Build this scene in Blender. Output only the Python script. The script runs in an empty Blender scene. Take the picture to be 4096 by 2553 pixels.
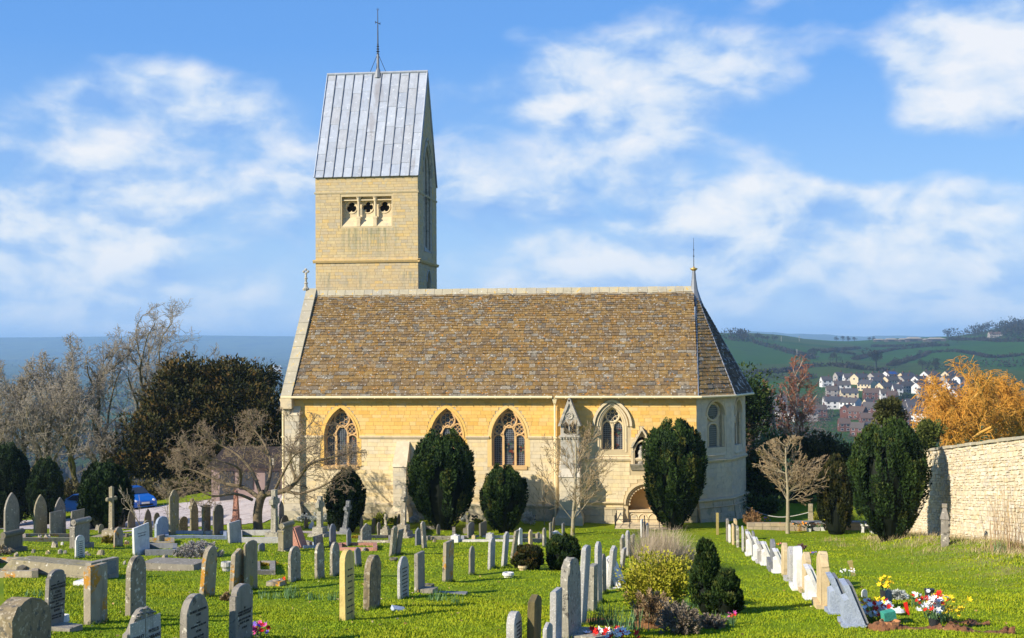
import bpy, bmesh, math, random
import numpy as np
from mathutils import Vector, Matrix
from mathutils.geometry import tessellate_polygon
R = math.radians
rnd = random.Random(7)
SC = bpy.context.scene
COL = SC.collection

# ---------------------------------------------------------------- camera
F, CU, CV = 5200.0, 2048.0, 1276.5          # focal length and centre in photograph pixels
EYE = Vector((0.0, 0.0, 9.1))
YAW, PITCH, ROLL = R(7.04), R(0.92), R(0.36)
_f0 = Vector((-math.sin(YAW), math.cos(YAW), 0))
_r0 = Vector((math.cos(YAW), math.sin(YAW), 0))
FWD = (_f0 * math.cos(PITCH) + Vector((0, 0, math.sin(PITCH)))).normalized()
_u0 = _r0.cross(FWD).normalized()
RGT = _r0 * math.cos(ROLL) - _u0 * math.sin(ROLL)
UPV = _u0 * math.cos(ROLL) + _r0 * math.sin(ROLL)
cam = bpy.data.objects.new("camera", bpy.data.cameras.new("camera"))
COL.objects.link(cam)
cam.data.sensor_width = 36.0
cam.data.lens = F / 4096 * 36.0
cam.data.clip_start, cam.data.clip_end = 0.5, 90000
cam.matrix_world = Matrix(((RGT.x, UPV.x, -FWD.x, EYE.x), (RGT.y, UPV.y, -FWD.y, EYE.y), (RGT.z, UPV.z, -FWD.z, EYE.z), (0, 0, 0, 1)))
SC.camera = cam

# ---------------------------------------------------------------- sun, sky, exposure
SUN_AZ, SUN_EL = R(50), R(28)               # azimuth measured from the south wall's normal towards the west
SUN_DIR = Vector((-math.sin(SUN_AZ) * math.cos(SUN_EL), -math.cos(SUN_AZ) * math.cos(SUN_EL), math.sin(SUN_EL)))
sun = bpy.data.objects.new("sun", bpy.data.lights.new("sun", 'SUN'))
COL.objects.link(sun)
sun.data.energy, sun.data.angle, sun.data.color = 5.0, R(0.5), (1.0, 0.9, 0.74)
sun.rotation_euler = SUN_DIR.to_track_quat('Z', 'Y').to_euler()
SC.view_settings.view_transform = 'Standard'
SC.view_settings.look = 'None'
SC.view_settings.exposure = 0.55
SC.view_settings.gamma = 1.0
SC.cycles.use_denoising = True
SC.cycles.max_bounces = 6
SC.cycles.transparent_max_bounces = 8
SC.cycles.volume_bounces = 1

class NT:
    """A small helper that writes a node tree."""
    def __init__(s, tree):
        s.t = tree
        s.t.nodes.clear()
    def n(s, kind, **kw):
        nd = s.t.nodes.new(kind)
        for k, v in kw.items():
            if k.startswith('i_'):
                key = k[2:].replace('_', ' ')
                sk = nd.inputs[int(key)] if key.isdigit() else nd.inputs[key]
                s.put(sk, v)
            else:
                setattr(nd, k, v)
        return nd
    def put(s, sk, v):
        if isinstance(v, bpy.types.NodeSocket):
            s.t.links.new(v, sk)
        elif v is not None:
            if isinstance(v, (tuple, list)) and len(v) == 3 and sk.type == 'RGBA':
                v = (*v, 1)
            sk.default_value = v
    def m(s, op, a, b=None, c=None, clamp=False):
        nd = s.n('ShaderNodeMath', operation=op, use_clamp=clamp)
        for i, v in enumerate((a, b, c)):
            if v is not None:
                s.put(nd.inputs[i], v)
        return nd.outputs[0]
    def vm(s, op, a, b=None):
        nd = s.n('ShaderNodeVectorMath', operation=op)
        s.put(nd.inputs[0], a)
        if b is not None:
            s.put(nd.inputs[1], b)
        return nd.outputs['Value'] if op in ('DOT_PRODUCT', 'LENGTH') else nd.outputs[0]
    def ramp(s, fac, stops, interp='LINEAR'):
        nd = s.n('ShaderNodeValToRGB')
        nd.color_ramp.interpolation = interp
        e = nd.color_ramp.elements
        while len(e) < len(stops):
            e.new(0.5)
        for i, (p, c) in enumerate(stops):
            e[i].position = p
            e[i].color = (*c, 1) if isinstance(c, tuple) else (c, c, c, 1)
        s.put(nd.inputs[0], fac)
        return nd.outputs[0]
    def mix(s, fac, a, b, mode='MIX'):
        nd = s.n('ShaderNodeMix', data_type='RGBA', blend_type=mode, clamp_factor=True)
        s.put(nd.inputs[0], fac); s.put(nd.inputs[6], a); s.put(nd.inputs[7], b)
        return nd.outputs[2]
    def noise(s, vec, scale, detail=4, rough=.55, dim='3D'):
        nd = s.n('ShaderNodeTexNoise', noise_dimensions=dim)
        s.put(nd.inputs['Vector'], vec)
        nd.inputs['Scale'].default_value = scale
        nd.inputs['Detail'].default_value = detail
        nd.inputs['Roughness'].default_value = rough
        return nd.outputs[0]
    def step(s, x, lo, hi):
        nd = s.n('ShaderNodeMapRange', interpolation_type='SMOOTHSTEP')
        s.put(nd.inputs[0], x)
        nd.inputs[1].default_value, nd.inputs[2].default_value = lo, hi
        return nd.outputs[0]

def dir_of(u, v):
    d = FWD + RGT * ((u - CU) / F) + UPV * (-(v - CV) / F)
    return d.normalized()

world = bpy.data.worlds.new("World")
SC.world = world
world.use_nodes = True
def make_sky():
    t = NT(world.node_tree)
    out = t.n('ShaderNodeOutputWorld')
    sky = t.n('ShaderNodeTexSky', sky_type='NISHITA', sun_disc=False, sun_elevation=SUN_EL,
              sun_rotation=math.atan2(SUN_DIR.x, SUN_DIR.y), altitude=150, air_density=1.0, dust_density=0.15, ozone_density=3.0)
    hs = t.n('ShaderNodeHueSaturation', i_Saturation=1.25, i_Value=1.7, i_Hue=.506, i_Color=sky.outputs[0])
    tc = t.n('ShaderNodeTexCoord')
    d = tc.outputs['Generated']
    sep = t.n('ShaderNodeSeparateXYZ', i_Vector=d)
    el = sep.outputs[2]
    st = t.vm('MULTIPLY', d, (1.0, 1.0, 1.7))
    warp = t.n('ShaderNodeTexNoise', i_Scale=8.0, i_Detail=4.0)
    t.put(warp.inputs['Vector'], st)
    wv = t.vm('MULTIPLY', t.vm('SUBTRACT', warp.outputs[1], (.5, .5, .5)), (.06, .06, .06))
    p = t.vm('ADD', st, wv)
    big = t.noise(p, 4.6, 2, .5)
    fine = t.noise(p, 12.5, 8, .50)
    # cloud cover: banks that thin out upwards, broken by lumpy noise
    dens = t.m('ADD', t.m('MULTIPLY', big, 0.50), t.m('MULTIPLY', fine, 0.55))
    rise = t.m('MULTIPLY', t.m('SUBTRACT', 0.175, el), 1.35)
    dens = t.m('ADD', dens, t.m('MINIMUM', t.m('MAXIMUM', rise, -0.16), 0.17))
    # single banks and gaps: (u, v, half width, half height, weight) given as directions
    def blob(u, v, su, sv, w):
        c = dir_of(u, v)
        rel = t.vm('SUBTRACT', d, tuple(c))
        r = t.vm('DOT_PRODUCT', rel, tuple(RGT))
        h = t.vm('DOT_PRODUCT', rel, tuple(UPV))
        a = t.m('POWER', t.m('DIVIDE', r, su / F), 2.0)
        b = t.m('POWER', t.m('DIVIDE', h, sv / F), 2.0)
        return t.m('MULTIPLY', t.m('POWER', 2.718, t.m('MULTIPLY', t.m('ADD', a, b), -1.0)), w)
    for args in ((430, 330, 330, 130, .22), (950, 420, 420, 130, .16), (350, 660, 800, 220, .10), (2650, 250, 520, 190, .26), (2250, 480, 600, 240, .14),
                 (3950, 220, 400, 220, .52), (3180, 755, 170, 38, .10), (3470, 755, 110, 34, .10), (3750, 830, 420, 80, .08), (2090, 140, 120, 40, .14),
                 (300, 60, 900, 130, -.12), (1500, 120, 800, 170, -.14), (3400, 380, 190, 300, -.30), (3800, 600, 360, 80, -.18), (3100, 60, 380, 60, -.10)):
        dens = t.m('ADD', dens, blob(*args))
    mask = t.step(dens, 0.50, 0.74)
    # tone inside the cloud: layered, with lit tops
    s2 = t.vm('ADD', t.vm('MULTIPLY', d, (1.0, 1.0, 4.5)), t.vm('MULTIPLY', wv, (.9, .9, 2.2)))
    lay2 = t.noise(s2, 7.0, 8, .55)
    p2 = t.vm('ADD', p, (-0.008, -0.005, 0.024))
    up = t.noise(p2, 12.5, 8, .50)
    tone = t.m('ADD', t.m('MULTIPLY', t.m('SUBTRACT', fine, up), 2.2), t.m('MULTIPLY', lay2, 1.05))
    tone = t.m('ADD', tone, t.m('MULTIPLY', t.step(dens, 0.60, 0.98), 0.34), clamp=True)
    ccol = t.ramp(tone, [(.22, (.285, .50, .92)), (.50, (.51, .685, .955)), (.72, (.78, .87, .98)), (1.0, (1.0, 1.0, 1.0))])
    ccol = t.vm('SCALE', ccol)
    ccol.node.inputs['Scale'].default_value = 10.2
    blue = t.ramp(el, [(0.0, (.44, .66, .985)), (.10, (.30, .54, .95)), (.22, (.155, .40, .91)), (.45, (.11, .30, .76)), (1.0, (.07, .21, .60))])
    blue = t.vm('SCALE', blue)
    blue.node.inputs['Scale'].default_value = 10.3
    skyc = t.mix(0.8, hs.outputs[0], blue)
    full = t.mix(t.m('MULTIPLY', mask, 0.86), skyc, ccol)
    full = t.mix(t.m('MULTIPLY', t.step(el, 0.09, 0.0), 0.55), full, (4.6, 6.8, 10.1))
    bg = t.n('ShaderNodeBackground', i_Color=full, i_Strength=0.066)
    t.t.links.new(bg.outputs[0], out.inputs[0])
make_sky()

# ---------------------------------------------------------------- materials
MATS = {}
def mat(name, cols, rough=.9, var=.25, vscale=2.5, bump=.3, bscale=25, spots=(), spec=.25, metal=0.0, extra=None, tintvar=True, world_coords=False):
    """Procedural surface: colour picked per piece, broken up by noise, with patches (colour, coverage, scale) and a fine bump."""
    if name in MATS:
        return MATS[name]
    m = bpy.data.materials.new(name)
    m.use_nodes = True
    t = NT(m.node_tree)
    out = t.n('ShaderNodeOutputMaterial')
    bs = t.n('ShaderNodeBsdfPrincipled')
    t.t.links.new(bs.outputs[0], out.inputs[0])
    tc = t.n('ShaderNodeTexCoord')
    if world_coords:
        co = t.n('ShaderNodeNewGeometry').outputs['Position']
    else:
        co = tc.outputs['Object']
    oi = t.n('ShaderNodeObjectInfo')
    co = t.vm('ADD', co, t.vm('MULTIPLY', oi.outputs['Random'], (31.0, 17.0, 11.0))) if not world_coords else co
    if len(cols) > 1:
        at = t.n('ShaderNodeAttribute', attribute_name='tint')
        fac = t.m('FRACT', t.m('ADD', at.outputs['Fac'], oi.outputs['Random'] if tintvar else 0.0))
        base = t.ramp(fac, [(i / (len(cols) - 1), c) for i, c in enumerate(cols)])
    else:
        base = t.ramp(0.0, [(0.0, cols[0]), (1.0, cols[0])])
    nz = t.noise(co, vscale, 5, .6)
    k = t.m('ADD', t.m('MULTIPLY', t.m('SUBTRACT', nz, .5), 2.6 * var), 1.0)
    g = t.n('ShaderNodeVectorMath', operation='SCALE', i_0=base)
    t.put(g.inputs['Scale'], k)
    colr = g.outputs[0]
    for (c, cover, sc) in spots:
        sn = t.noise(co, sc, 6, .65)
        colr = t.mix(t.step(sn, 0.72 - cover * .45, 0.76 - cover * .4), colr, c)
    if extra:
        colr = extra(t, colr, co)
    t.put(bs.inputs['Base Color'], colr)
    bs.inputs['Roughness'].default_value = rough
    bs.inputs['Specular IOR Level'].default_value = spec
    bs.inputs['Metallic'].default_value = metal
    if bump:
        bn = t.noise(co, bscale, 6, .65)
        b = t.n('ShaderNodeBump', i_Strength=bump, i_Distance=0.02, i_Height=bn)
        t.t.links.new(b.outputs[0], bs.inputs['Normal'])
    MATS[name] = m
    return m

# ---------------------------------------------------------------- mesh helpers
def link(o, parent=None):
    COL.objects.link(o)
    if parent is not None:
        o.parent = parent
    return o
def tag(o, label=None, cat=None, group=None, kind=None):
    for k, v in (('label', label), ('category', cat), ('group', group), ('kind', kind)):
        if v:
            o[k] = v
    return o
def empty(name, loc=(0, 0, 0), rz=0.0):
    o = bpy.data.objects.new(name, None)
    o.location = loc
    o.rotation_euler = (0, 0, rz)
    return link(o)
class MB:
    """Collects faces and links them as one mesh object."""
    def __init__(s):
        s.v, s.f, s.t = [], [], []
    def add(s, vs, fs, tint=0.0):
        b = len(s.v)
        s.v.extend([tuple(p) for p in vs])
        s.f.extend([tuple(i + b for i in f) for f in fs])
        s.t.extend([tint] * len(fs))
        return s
    def box(s, x0, x1, y0, y1, z0, z1, tint=0.0):
        return s.add([(x0, y0, z0), (x1, y0, z0), (x1, y1, z0), (x0, y1, z0), (x0, y0, z1), (x1, y0, z1), (x1, y1, z1), (x0, y1, z1)],
                     [(0, 3, 2, 1), (4, 5, 6, 7), (0, 1, 5, 4), (1, 2, 6, 5), (2, 3, 7, 6), (3, 0, 4, 7)], tint)
    def frustum(s, a, b, tint=0.0):
        """two stacked rings of points"""
        n = len(a)
        fs = [tuple(range(n - 1, -1, -1)), tuple(range(n, 2 * n))]
        fs += [(i, (i + 1) % n, (i + 1) % n + n, i + n) for i in range(n)]
        return s.add(list(a) + list(b), fs, tint)
    def prism(s, pts, fn, d0, d1, tint=0.0):
        """outline pts (a, b) given depth d0..d1 through fn(a, b, d); counter-clockwise seen from d0"""
        n = len(pts)
        vs = [fn(a, b, d0) for a, b in pts] + [fn(a, b, d1) for a, b in pts]
        fs = [tuple(range(n)), tuple(range(2 * n - 1, n - 1, -1))]
        fs += [(i, i + n, (i + 1) % n + n, (i + 1) % n) for i in range(n)]
        return s.add(vs, fs, tint)
    def tube(s, pts, rad, n=6, tint=0.0, closed=False, cap=True):
        pts = [Vector(p) for p in pts]
        k = len(pts)
        rad = rad if isinstance(rad, (list, tuple)) else [rad] * k
        vs, prev = [], None
        for i, p in enumerate(pts):
            if closed:
                d = pts[(i + 1) % k] - pts[i - 1]
            else:
                d = pts[min(i + 1, k - 1)] - pts[max(i - 1, 0)]
            d = d.normalized() if d.length > 1e-9 else Vector((0, 0, 1))
            if prev is None:
                a = d.orthogonal().normalized()
            else:
                a = prev - d * prev.dot(d)
                a = a.normalized() if a.length > 1e-6 else d.orthogonal().normalized()
            prev = a
            b = d.cross(a)
            for j in range(n):
                w = 2 * math.pi * j / n
                vs.append(p + (a * math.cos(w) + b * math.sin(w)) * rad[i])
        fs = []
        for i in range(k if closed else k - 1):
            for j in range(n):
                q, r2 = i * n, ((i + 1) % k) * n
                fs.append((q + j, q + (j + 1) % n, r2 + (j + 1) % n, r2 + j))
        if cap and not closed:
            fs.append(tuple(range(n - 1, -1, -1)))
            fs.append(tuple(range((k - 1) * n, k * n)))
        return s.add(vs, fs, tint)
    def lathe(s, prof, c, n=12, tint=0.0):
        """profile of (radius, z) turned about a vertical axis through c"""
        vs = []
        for r, z in prof:
            for j in range(n):
                w = 2 * math.pi * j / n
                vs.append((c[0] + r * math.cos(w), c[1] + r * math.sin(w), c[2] + z))
        fs = []
        for i in range(len(prof) - 1):
            for j in range(n):
                fs.append((i * n + j, i * n + (j + 1) % n, (i + 1) * n + (j + 1) % n, (i + 1) * n + j))
        fs.append(tuple(range(n - 1, -1, -1)))
        fs.append(tuple(range((len(prof) - 1) * n, len(prof) * n)))
        return s.add(vs, fs, tint)
    def mesh(s, name, m=None, smooth=False):
        me = bpy.data.meshes.new(name)
        me.from_pydata(s.v, [], s.f)
        if any(s.t):
            a = me.attributes.new('tint', 'FLOAT', 'FACE')
            a.data.foreach_set('value', s.t)
        if m:
            me.materials.append(m)
        if smooth:
            me.polygons.foreach_set('use_smooth', [True] * len(me.polygons))
        me.validate(verbose=False)
        return me
    def build(s, name, m=None, parent=None, smooth=False, kind=None, recalc=True):
        me = s.mesh(name, m, smooth)
        if recalc:
            bm = bmesh.new(); bm.from_mesh(me)
            bmesh.ops.recalc_face_normals(bm, faces=bm.faces)
            bm.to_mesh(me); bm.free()
        o = link(bpy.data.objects.new(name, me), parent)
        if kind:
            o['kind'] = kind
        return o
def np_mesh(name, verts, faces, m, parent=None, tint=None, smooth=False):
    """mesh object from numpy arrays: verts (n,3), faces (k,3) or (k,4); tint one value per face"""
    me = bpy.data.meshes.new(name)
    verts = np.ascontiguousarray(verts, dtype=np.float32)
    faces = np.ascontiguousarray(faces, dtype=np.int32)
    k, w = faces.shape
    me.vertices.add(len(verts)); me.vertices.foreach_set('co', verts.ravel())
    me.loops.add(k * w); me.loops.foreach_set('vertex_index', faces.ravel())
    me.polygons.add(k)
    me.polygons.foreach_set('loop_start', np.arange(0, k * w, w, dtype=np.int32))
    if tint is not None:
        a = me.attributes.new('tint', 'FLOAT', 'FACE')
        a.data.foreach_set('value', np.asarray(tint, dtype=np.float32))
    if smooth:
        me.polygons.foreach_set('use_smooth', np.ones(k, dtype=bool))
    me.update(calc_edges=True)
    if m:
        me.materials.append(m)
    return link(bpy.data.objects.new(name, me), parent)

# ---------------------------------------------------------------- terrain
def sstep(x, a, b):
    t = np.clip((np.asarray(x, float) - a) / (b - a), 0, 1)
    return t * t * (3 - 2 * t)
_RL = np.log(np.array([60, 100, 160, 260, 500, 900, 1500, 3000, 6000, 8500, 10500, 12000, 13500, 15000.]))
_HL = np.array([0, -6, -18, -35, -62, -85, -100, -112, -112, -96, -30, 62, 52, 10.])
_RR = np.log(np.array([60, 100, 160, 260, 400, 620, 800, 1150, 1600, 2500, 3000, 4500, 7000, 9500, 11000, 15000.]))
_HR = np.array([0, -5, -16, -30, -44, -53, -47, -23, -12, 17, 8, -60, -60, 30, 62, 10.])
def far_h(x, y):
    r = np.hypot(x, y); th = np.degrees(np.arctan2(x, np.maximum(y, 1e-3)))
    lr = np.log(np.maximum(r, 50))
    left, right = np.interp(lr, _RL, _HL), np.interp(lr, _RR, _HR)
    amp = sstep(r, 300, 3000)
    right = right + np.interp(th, [-5, 0, 3.3, 5.6, 9.9, 12, 15.1, 22], [4, 6, 3, -11, -11, -2, 20, 34]) * sstep(r, 1300, 2400) * (1 - sstep(r, 2700, 4500)) + amp * 3 * np.sin(th * 1.3 + lr * 5)
    right = right + 12 * sstep(th, 8, 2) * np.exp(-((r - 1900) / 420.0) ** 2)
    left = left + sstep(r, 6000, 11000) * (7 * np.sin(th * .5) + 4 * np.sin(th * 1.7 + 2) + 2 * np.sin(th * 4.1))
    right = right + sstep(r, 7000, 10500) * (-40 * sstep(th, 3.5, 9) + 5 * np.sin(th * 2.2) + 3 * np.sin(th * 6))
    k = sstep(th, -14, -2)
    return left * (1 - k) + right * k
def height(x, y):
    x, y = np.asarray(x, float), np.asarray(y, float)
    near = 0.115 * np.log1p(np.exp(np.clip((60.0 - y) * .9, -50, 50))) / .9
    near = near - 0.125 * np.minimum(np.maximum(0, -21.5 - x), 45) * sstep(y, 56, 76) * (1 - .6 * sstep(-x, 40, 70))
    near = near + 0.035 * np.sin(x * .9 + y * .5) + 0.03 * np.sin(x * .37 - y * .8 + 1) + 0.02 * np.sin(x * 1.9 + 2.1 * y)
    near = near + 0.55 * sstep(x, 6.6, 9.8) * sstep(y, 63, 54) * (1 - .8 * sstep(-y, -40, -26)) * (.85 + .15 * np.sin(y * .5 + x))       # bank under the garden wall
    far = far_h(x, y)
    k = sstep(y, 84, 120)
    return near * (1 - k) + far * k
def hz(x, y):
    return float(height(x, y))
def at(u, v, Y):
    d = dir_of(u, v)
    return EYE + d * (Y / d.y)
_YS = np.concatenate([np.arange(12, 110, .5), np.geomspace(110, 14500, 700)])
def gnd(u, v, ymin=12.0):
    """the point of the ground seen at pixel (u, v)"""
    d = dir_of(u, v); d = d / d.y
    ys = _YS[_YS >= ymin]
    for _ in range(3):
        below = EYE.z + d.z * ys < height(d.x * ys, ys)
        i = int(np.argmax(below)) if below.any() else len(ys) - 1
        i = max(i, 1)
        ys = np.linspace(ys[i - 1], ys[i], 24)
    return EYE + d * float(ys[-1] if not below.any() else ys[min(12, 23)])
def grid_mesh(name, xs, ys, m):
    X, Y = np.meshgrid(xs, ys)
    V = np.stack([X.ravel(), Y.ravel(), height(X, Y).ravel()], 1)
    nx, ny = len(xs), len(ys)
    i = (np.arange(ny - 1)[:, None] * nx + np.arange(nx - 1)[None, :]).ravel()
    return np_mesh(name, V, np.stack([i, i + 1, i + nx + 1, i + nx], 1), m, smooth=True)
# ---------------------------------------------------------------- ground sheet
def geo(a, b, n, s0):
    """n steps that grow from s0 to reach b from a"""
    out, s, lo, hi = [a], s0, 1.0, 2.0
    for _ in range(60):
        g = (lo + hi) / 2
        tot = s0 * (g ** n - 1) / (g - 1) if g > 1.0000001 else s0 * n
        if tot < abs(b - a): lo = g
        else: hi = g
    x, st = a, s0 * (1 if b > a else -1)
    for _ in range(n):
        x += st; st *= lo; out.append(x)
    return out[1:]
def ground_extra(t, colr, co):
    sx = t.n('ShaderNodeSeparateXYZ', i_Vector=co)
    # lawn: yellow-green with worn, mossy and darker patches
    n1 = t.noise(co, .35, 5, .6); n2 = t.noise(co, 2.2, 6, .7); n3 = t.noise(co, 14., 5, .7)
    lawn = t.ramp(n1, [(.3, (.125, .205, .005)), (.5, (.180, .245, .007)), (.7, (.235, .270, .009))])
    lawn = t.mix(t.m('MULTIPLY', t.step(n2, .50, .68), .55), lawn, (.105, .170, .007))
    lawn = t.mix(t.m('MULTIPLY', t.step(n2, .46, .30), .35), lawn, (.230, .190, .030))
    lawn = t.mix(t.m('MULTIPLY', t.step(n3, .52, .70), .4), lawn, (.085, .135, .006))
    bank = t.m('MULTIPLY', t.step(sx.outputs[0], 6.8, 9.2), t.step(t.noise(co, .9, 5, .7), .42, .56))
    bank = t.m('MULTIPLY', bank, t.step(sx.outputs[1], 62., 48.))
    lawn = t.mix(t.m('MULTIPLY', bank, .75), lawn, (.30, .24, .11))
    # fields beyond: hedged squares of pasture, plough and stubble, darkened to stand for cloud shadow
    fv = t.vm('MULTIPLY', co, (.0042, .0026, 0.0))
    v = t.n('ShaderNodeTexVoronoi', feature='F1', i_Vector=fv, i_Scale=1.0)
    fld = t.ramp(t.n('ShaderNodeSeparateXYZ', i_Vector=v.outputs['Color']).outputs[0],
                 [(0, (.014, .056, .004)), (.35, (.030, .085, .005)), (.6, (.018, .046, .006)), (.8, (.055, .085, .008)), (1, (.036, .052, .010))])
    fld = t.mix(t.m('MULTIPLY', t.step(t.noise(co, .012, 6, .7), .5, .62), .6), fld, (.018, .036, .014))
    far = t.step(sx.outputs[1], 95., 140.)
    plain = t.ramp(t.noise(t.vm('MULTIPLY', co, (.0052, .0022, 0.)), 1.0, 6, .72), [(.32, (.008, .018, .010)), (.46, (.020, .036, .014)), (.54, (.075, .11, .030)), (.60, (.030, .05, .02)), (.66, (.13, .14, .05)), (.74, (.03, .045, .02))])
    fld = t.mix(t.step(sx.outputs[1], 2600., 4200.), fld, plain)
    return t.mix(far, lawn, fld)
MATS_GROUND = mat('ground_turf_and_fields', [(.1, .15, .02)], var=.0, bump=.5, bscale=22, extra=ground_extra, world_coords=True, spec=.1)
def fr(a, b, s):
    return list(np.arange(a, b, s))
gx = sorted(geo(-46, -14500, 80, .6)) + fr(-46, 14, .5) + [14.] + geo(14, 14500, 105, .5)
gy = sorted(geo(10, -6000, 34, 1.5)) + fr(10, 70, .5) + [70.] + geo(70, 14800, 170, .6)
tag(grid_mesh('ground', np.array(gx), np.array(gy), MATS_GROUND), kind='structure')

# gravelled yard west of the church, following the ground a little above it
def sheet(name, inside, x0, x1, y0, y1, s, lift, m):
    xs, ys = np.arange(x0, x1 + s, s), np.arange(y0, y1 + s, s)
    X, Y = np.meshgrid(xs, ys)
    V = np.stack([X.ravel(), Y.ravel(), height(X, Y).ravel() + lift], 1)
    nx, ny = len(xs), len(ys)
    i = (np.arange(ny - 1)[:, None] * nx + np.arange(nx - 1)[None, :]).ravel()
    q = np.stack([i, i + 1, i + nx + 1, i + nx], 1)
    c = V[q].mean(1)
    return np_mesh(name, V, q[inside(c[:, 0], c[:, 1])], m, smooth=True)
M_GRAVEL = mat('gravel', [(.50, .44, .42)], var=.35, vscale=9, bump=.9, bscale=60, spots=((( .38, .32, .30), .5, 1.2), ((.62, .58, .56), .4, 14)), world_coords=True)
tag(sheet('gravel_yard', lambda x, y: (y > 61.5 + .55 * np.maximum(0, x + 24.5) + .4 * np.sin(x)) & (y < 80 + .6 * np.sin(x * .7)) & (x < -20.3), -48, -20, 60, 86, .4, .03, M_GRAVEL), kind='structure')
tag(sheet('gravel_path', lambda x, y: (np.abs(y - 59.3 - .25 * np.sin(x * .5) - .05 * (x + 24)) < .55) & (x < -15.2), -26, -15, 57, 62, .2, .02, M_GRAVEL), kind='structure')

# ---------------------------------------------------------------- church materials
def ochre_extra(t, colr, co):
    streak = t.noise(t.vm('MULTIPLY', co, (2.2, 2.2, .22)), 1.0, 6, .7)
    return t.mix(t.m('MULTIPLY', t.step(streak, .54, .72), .32), colr, (.46, .33, .17))
def stone_extra(t, colr, co):
    z = t.n('ShaderNodeSeparateXYZ', i_Vector=co).outputs[2]
    streak = t.noise(t.vm('MULTIPLY', co, (2.2, 2.2, .22)), 1.0, 6, .7)
    colr = t.mix(t.m('MULTIPLY', t.step(streak, .50, .70), .42), colr, (.40, .33, .22))
    grey = t.m('MULTIPLY', t.step(t.noise(co, .45, 5, .65), .48, .66), .30)
    return t.mix(grey, colr, (.46, .42, .34))
OCHRE = [(.74, .450, .115), (.78, .50, .150), (.70, .405, .095), (.74, .52, .21), (.80, .48, .125), (.68, .45, .16)]
M_ASH = mat('limestone_ashlar', OCHRE, var=.16, vscale=5, bump=.25, bscale=30, extra=ochre_extra, world_coords=True)
TOWER = [(.54, .41, .21), (.48, .39, .25), (.58, .43, .20), (.46, .39, .27), (.57, .45, .24), (.44, .37, .25), (.60, .42, .17)]
def tower_extra(t, colr, co):
    q = t.n('ShaderNodeSeparateXYZ', i_Vector=co)
    run = t.noise(t.vm('MULTIPLY', co, (4.5, 4.5, .35)), 1.0, 6, .7)
    zone = t.m('MULTIPLY', t.m('MULTIPLY', t.step(q.outputs[2], 13.2, 15.3), t.m('LESS_THAN', q.outputs[2], 15.55)), t.m('MULTIPLY', t.step(q.outputs[0], -18.9, -18.2), t.step(q.outputs[0], -15.2, -15.8)))
    colr = t.mix(t.m('MULTIPLY', zone, t.step(run, .40, .60)), colr, (.29, .27, .16))
    low = t.m('MULTIPLY', t.step(q.outputs[2], 11.2, 12.9), t.m('LESS_THAN', q.outputs[2], 13.0))
    return t.mix(t.m('MULTIPLY', low, t.step(run, .50, .66)), colr, (.33, .30, .20))
M_TASH = mat('weathered_tower_ashlar', TOWER, var=.18, vscale=5, bump=.35, bscale=25, spots=(((.44, .40, .29), .22, 1.6),), extra=tower_extra, world_coords=True)
M_CREAMASH = mat('cream_ashlar', [(.74, .59, .33), (.71, .58, .36), (.76, .58, .29), (.70, .59, .39), (.77, .62, .36)], var=.18, vscale=4, bump=.25, bscale=30, extra=stone_extra, world_coords=True)
M_GASH = mat('grey_lower_ashlar', [(.56, .49, .36), (.60, .52, .37), (.52, .47, .37), (.62, .51, .33)], var=.2, vscale=4, bump=.3, bscale=25, spots=(((.66, .57, .40), .4, 1.2),), world_coords=True)
M_PLINTH = mat('stained_plinth_stone', [(.44, .38, .26), (.50, .42, .28), (.40, .36, .27), (.54, .43, .24)], var=.3, vscale=3, bump=.5, bscale=20, spots=(((.30, .29, .20), .4, 1.1), ((.62, .52, .34), .35, 2.)), world_coords=True)
M_CORE = mat('mortar', [(.52, .42, .25)], var=.2, world_coords=True)
M_DRESS = mat('dressed_limestone', [(.66, .52, .30), (.60, .49, .31), (.68, .56, .36)], var=.2, vscale=4, bump=.2, spots=(((.42, .38, .28), .3, 1.4),), world_coords=True)
M_TRAC = mat('orange_limestone_tracery', [(.60, .37, .14), (.64, .42, .19), (.56, .36, .17)], var=.2, vscale=6, bump=.15, world_coords=True)
M_GREYST = mat('grey_carved_stone', [(.42, .39, .33), (.46, .42, .34)], var=.25, vscale=5, bump=.4, bscale=18, spots=(((.28, .27, .22), .4, 3.), ((.60, .54, .40), .3, 5.)), world_coords=True)
M_RIDGE = mat('ridge_stone', [(.40, .36, .26), (.45, .40, .28), (.37, .34, .27)], var=.25, bump=.4, spots=(((.56, .38, .10), .3, 2.5), ((.58, .56, .50), .25, 6.)), world_coords=True)
M_SLATE = mat('stone_slate', [(.180, .115, .048), (.225, .145, .055), (.140, .098, .058), (.265, .170, .062), (.195, .118, .040), (.290, .190, .070), (.150, .118, .082), (.240, .135, .034), (.250, .220, .165), (.120, .100, .075)],
              var=.45, vscale=6, bump=.9, bscale=22, spots=(((.48, .45, .38), .30, 9.0), ((.46, .20, .03), .22, 3.2), ((.075, .065, .05), .30, 5.)), world_coords=True)
M_SHADESLATE = mat('shaded_stone_slate', [(.085, .065, .045), (.11, .085, .055), (.07, .06, .05), (.13, .095, .055)], var=.4, vscale=6, bump=.9, bscale=22,
               spots=(((.46, .44, .40), .36, 4.), ((.05, .045, .04), .3, 3.)), world_coords=True)  # darker copy of the slate: shade of the turned-away apse facets in the colour
def lead_extra(t, colr, co):
    sk = t.noise(t.vm('MULTIPLY', co, (9., 3., .5)), 1.0, 6, .7)
    colr = t.mix(t.m('MULTIPLY', t.step(sk, .54, .70), .55), colr, (.25, .235, .255))
    wash = t.noise(t.vm('MULTIPLY', co, (1.1, .6, .12)), 1.0, 4, .6)
    return t.mix(t.m('MULTIPLY', t.step(wash, .56, .68), .6), colr, (.24, .225, .23))
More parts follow.
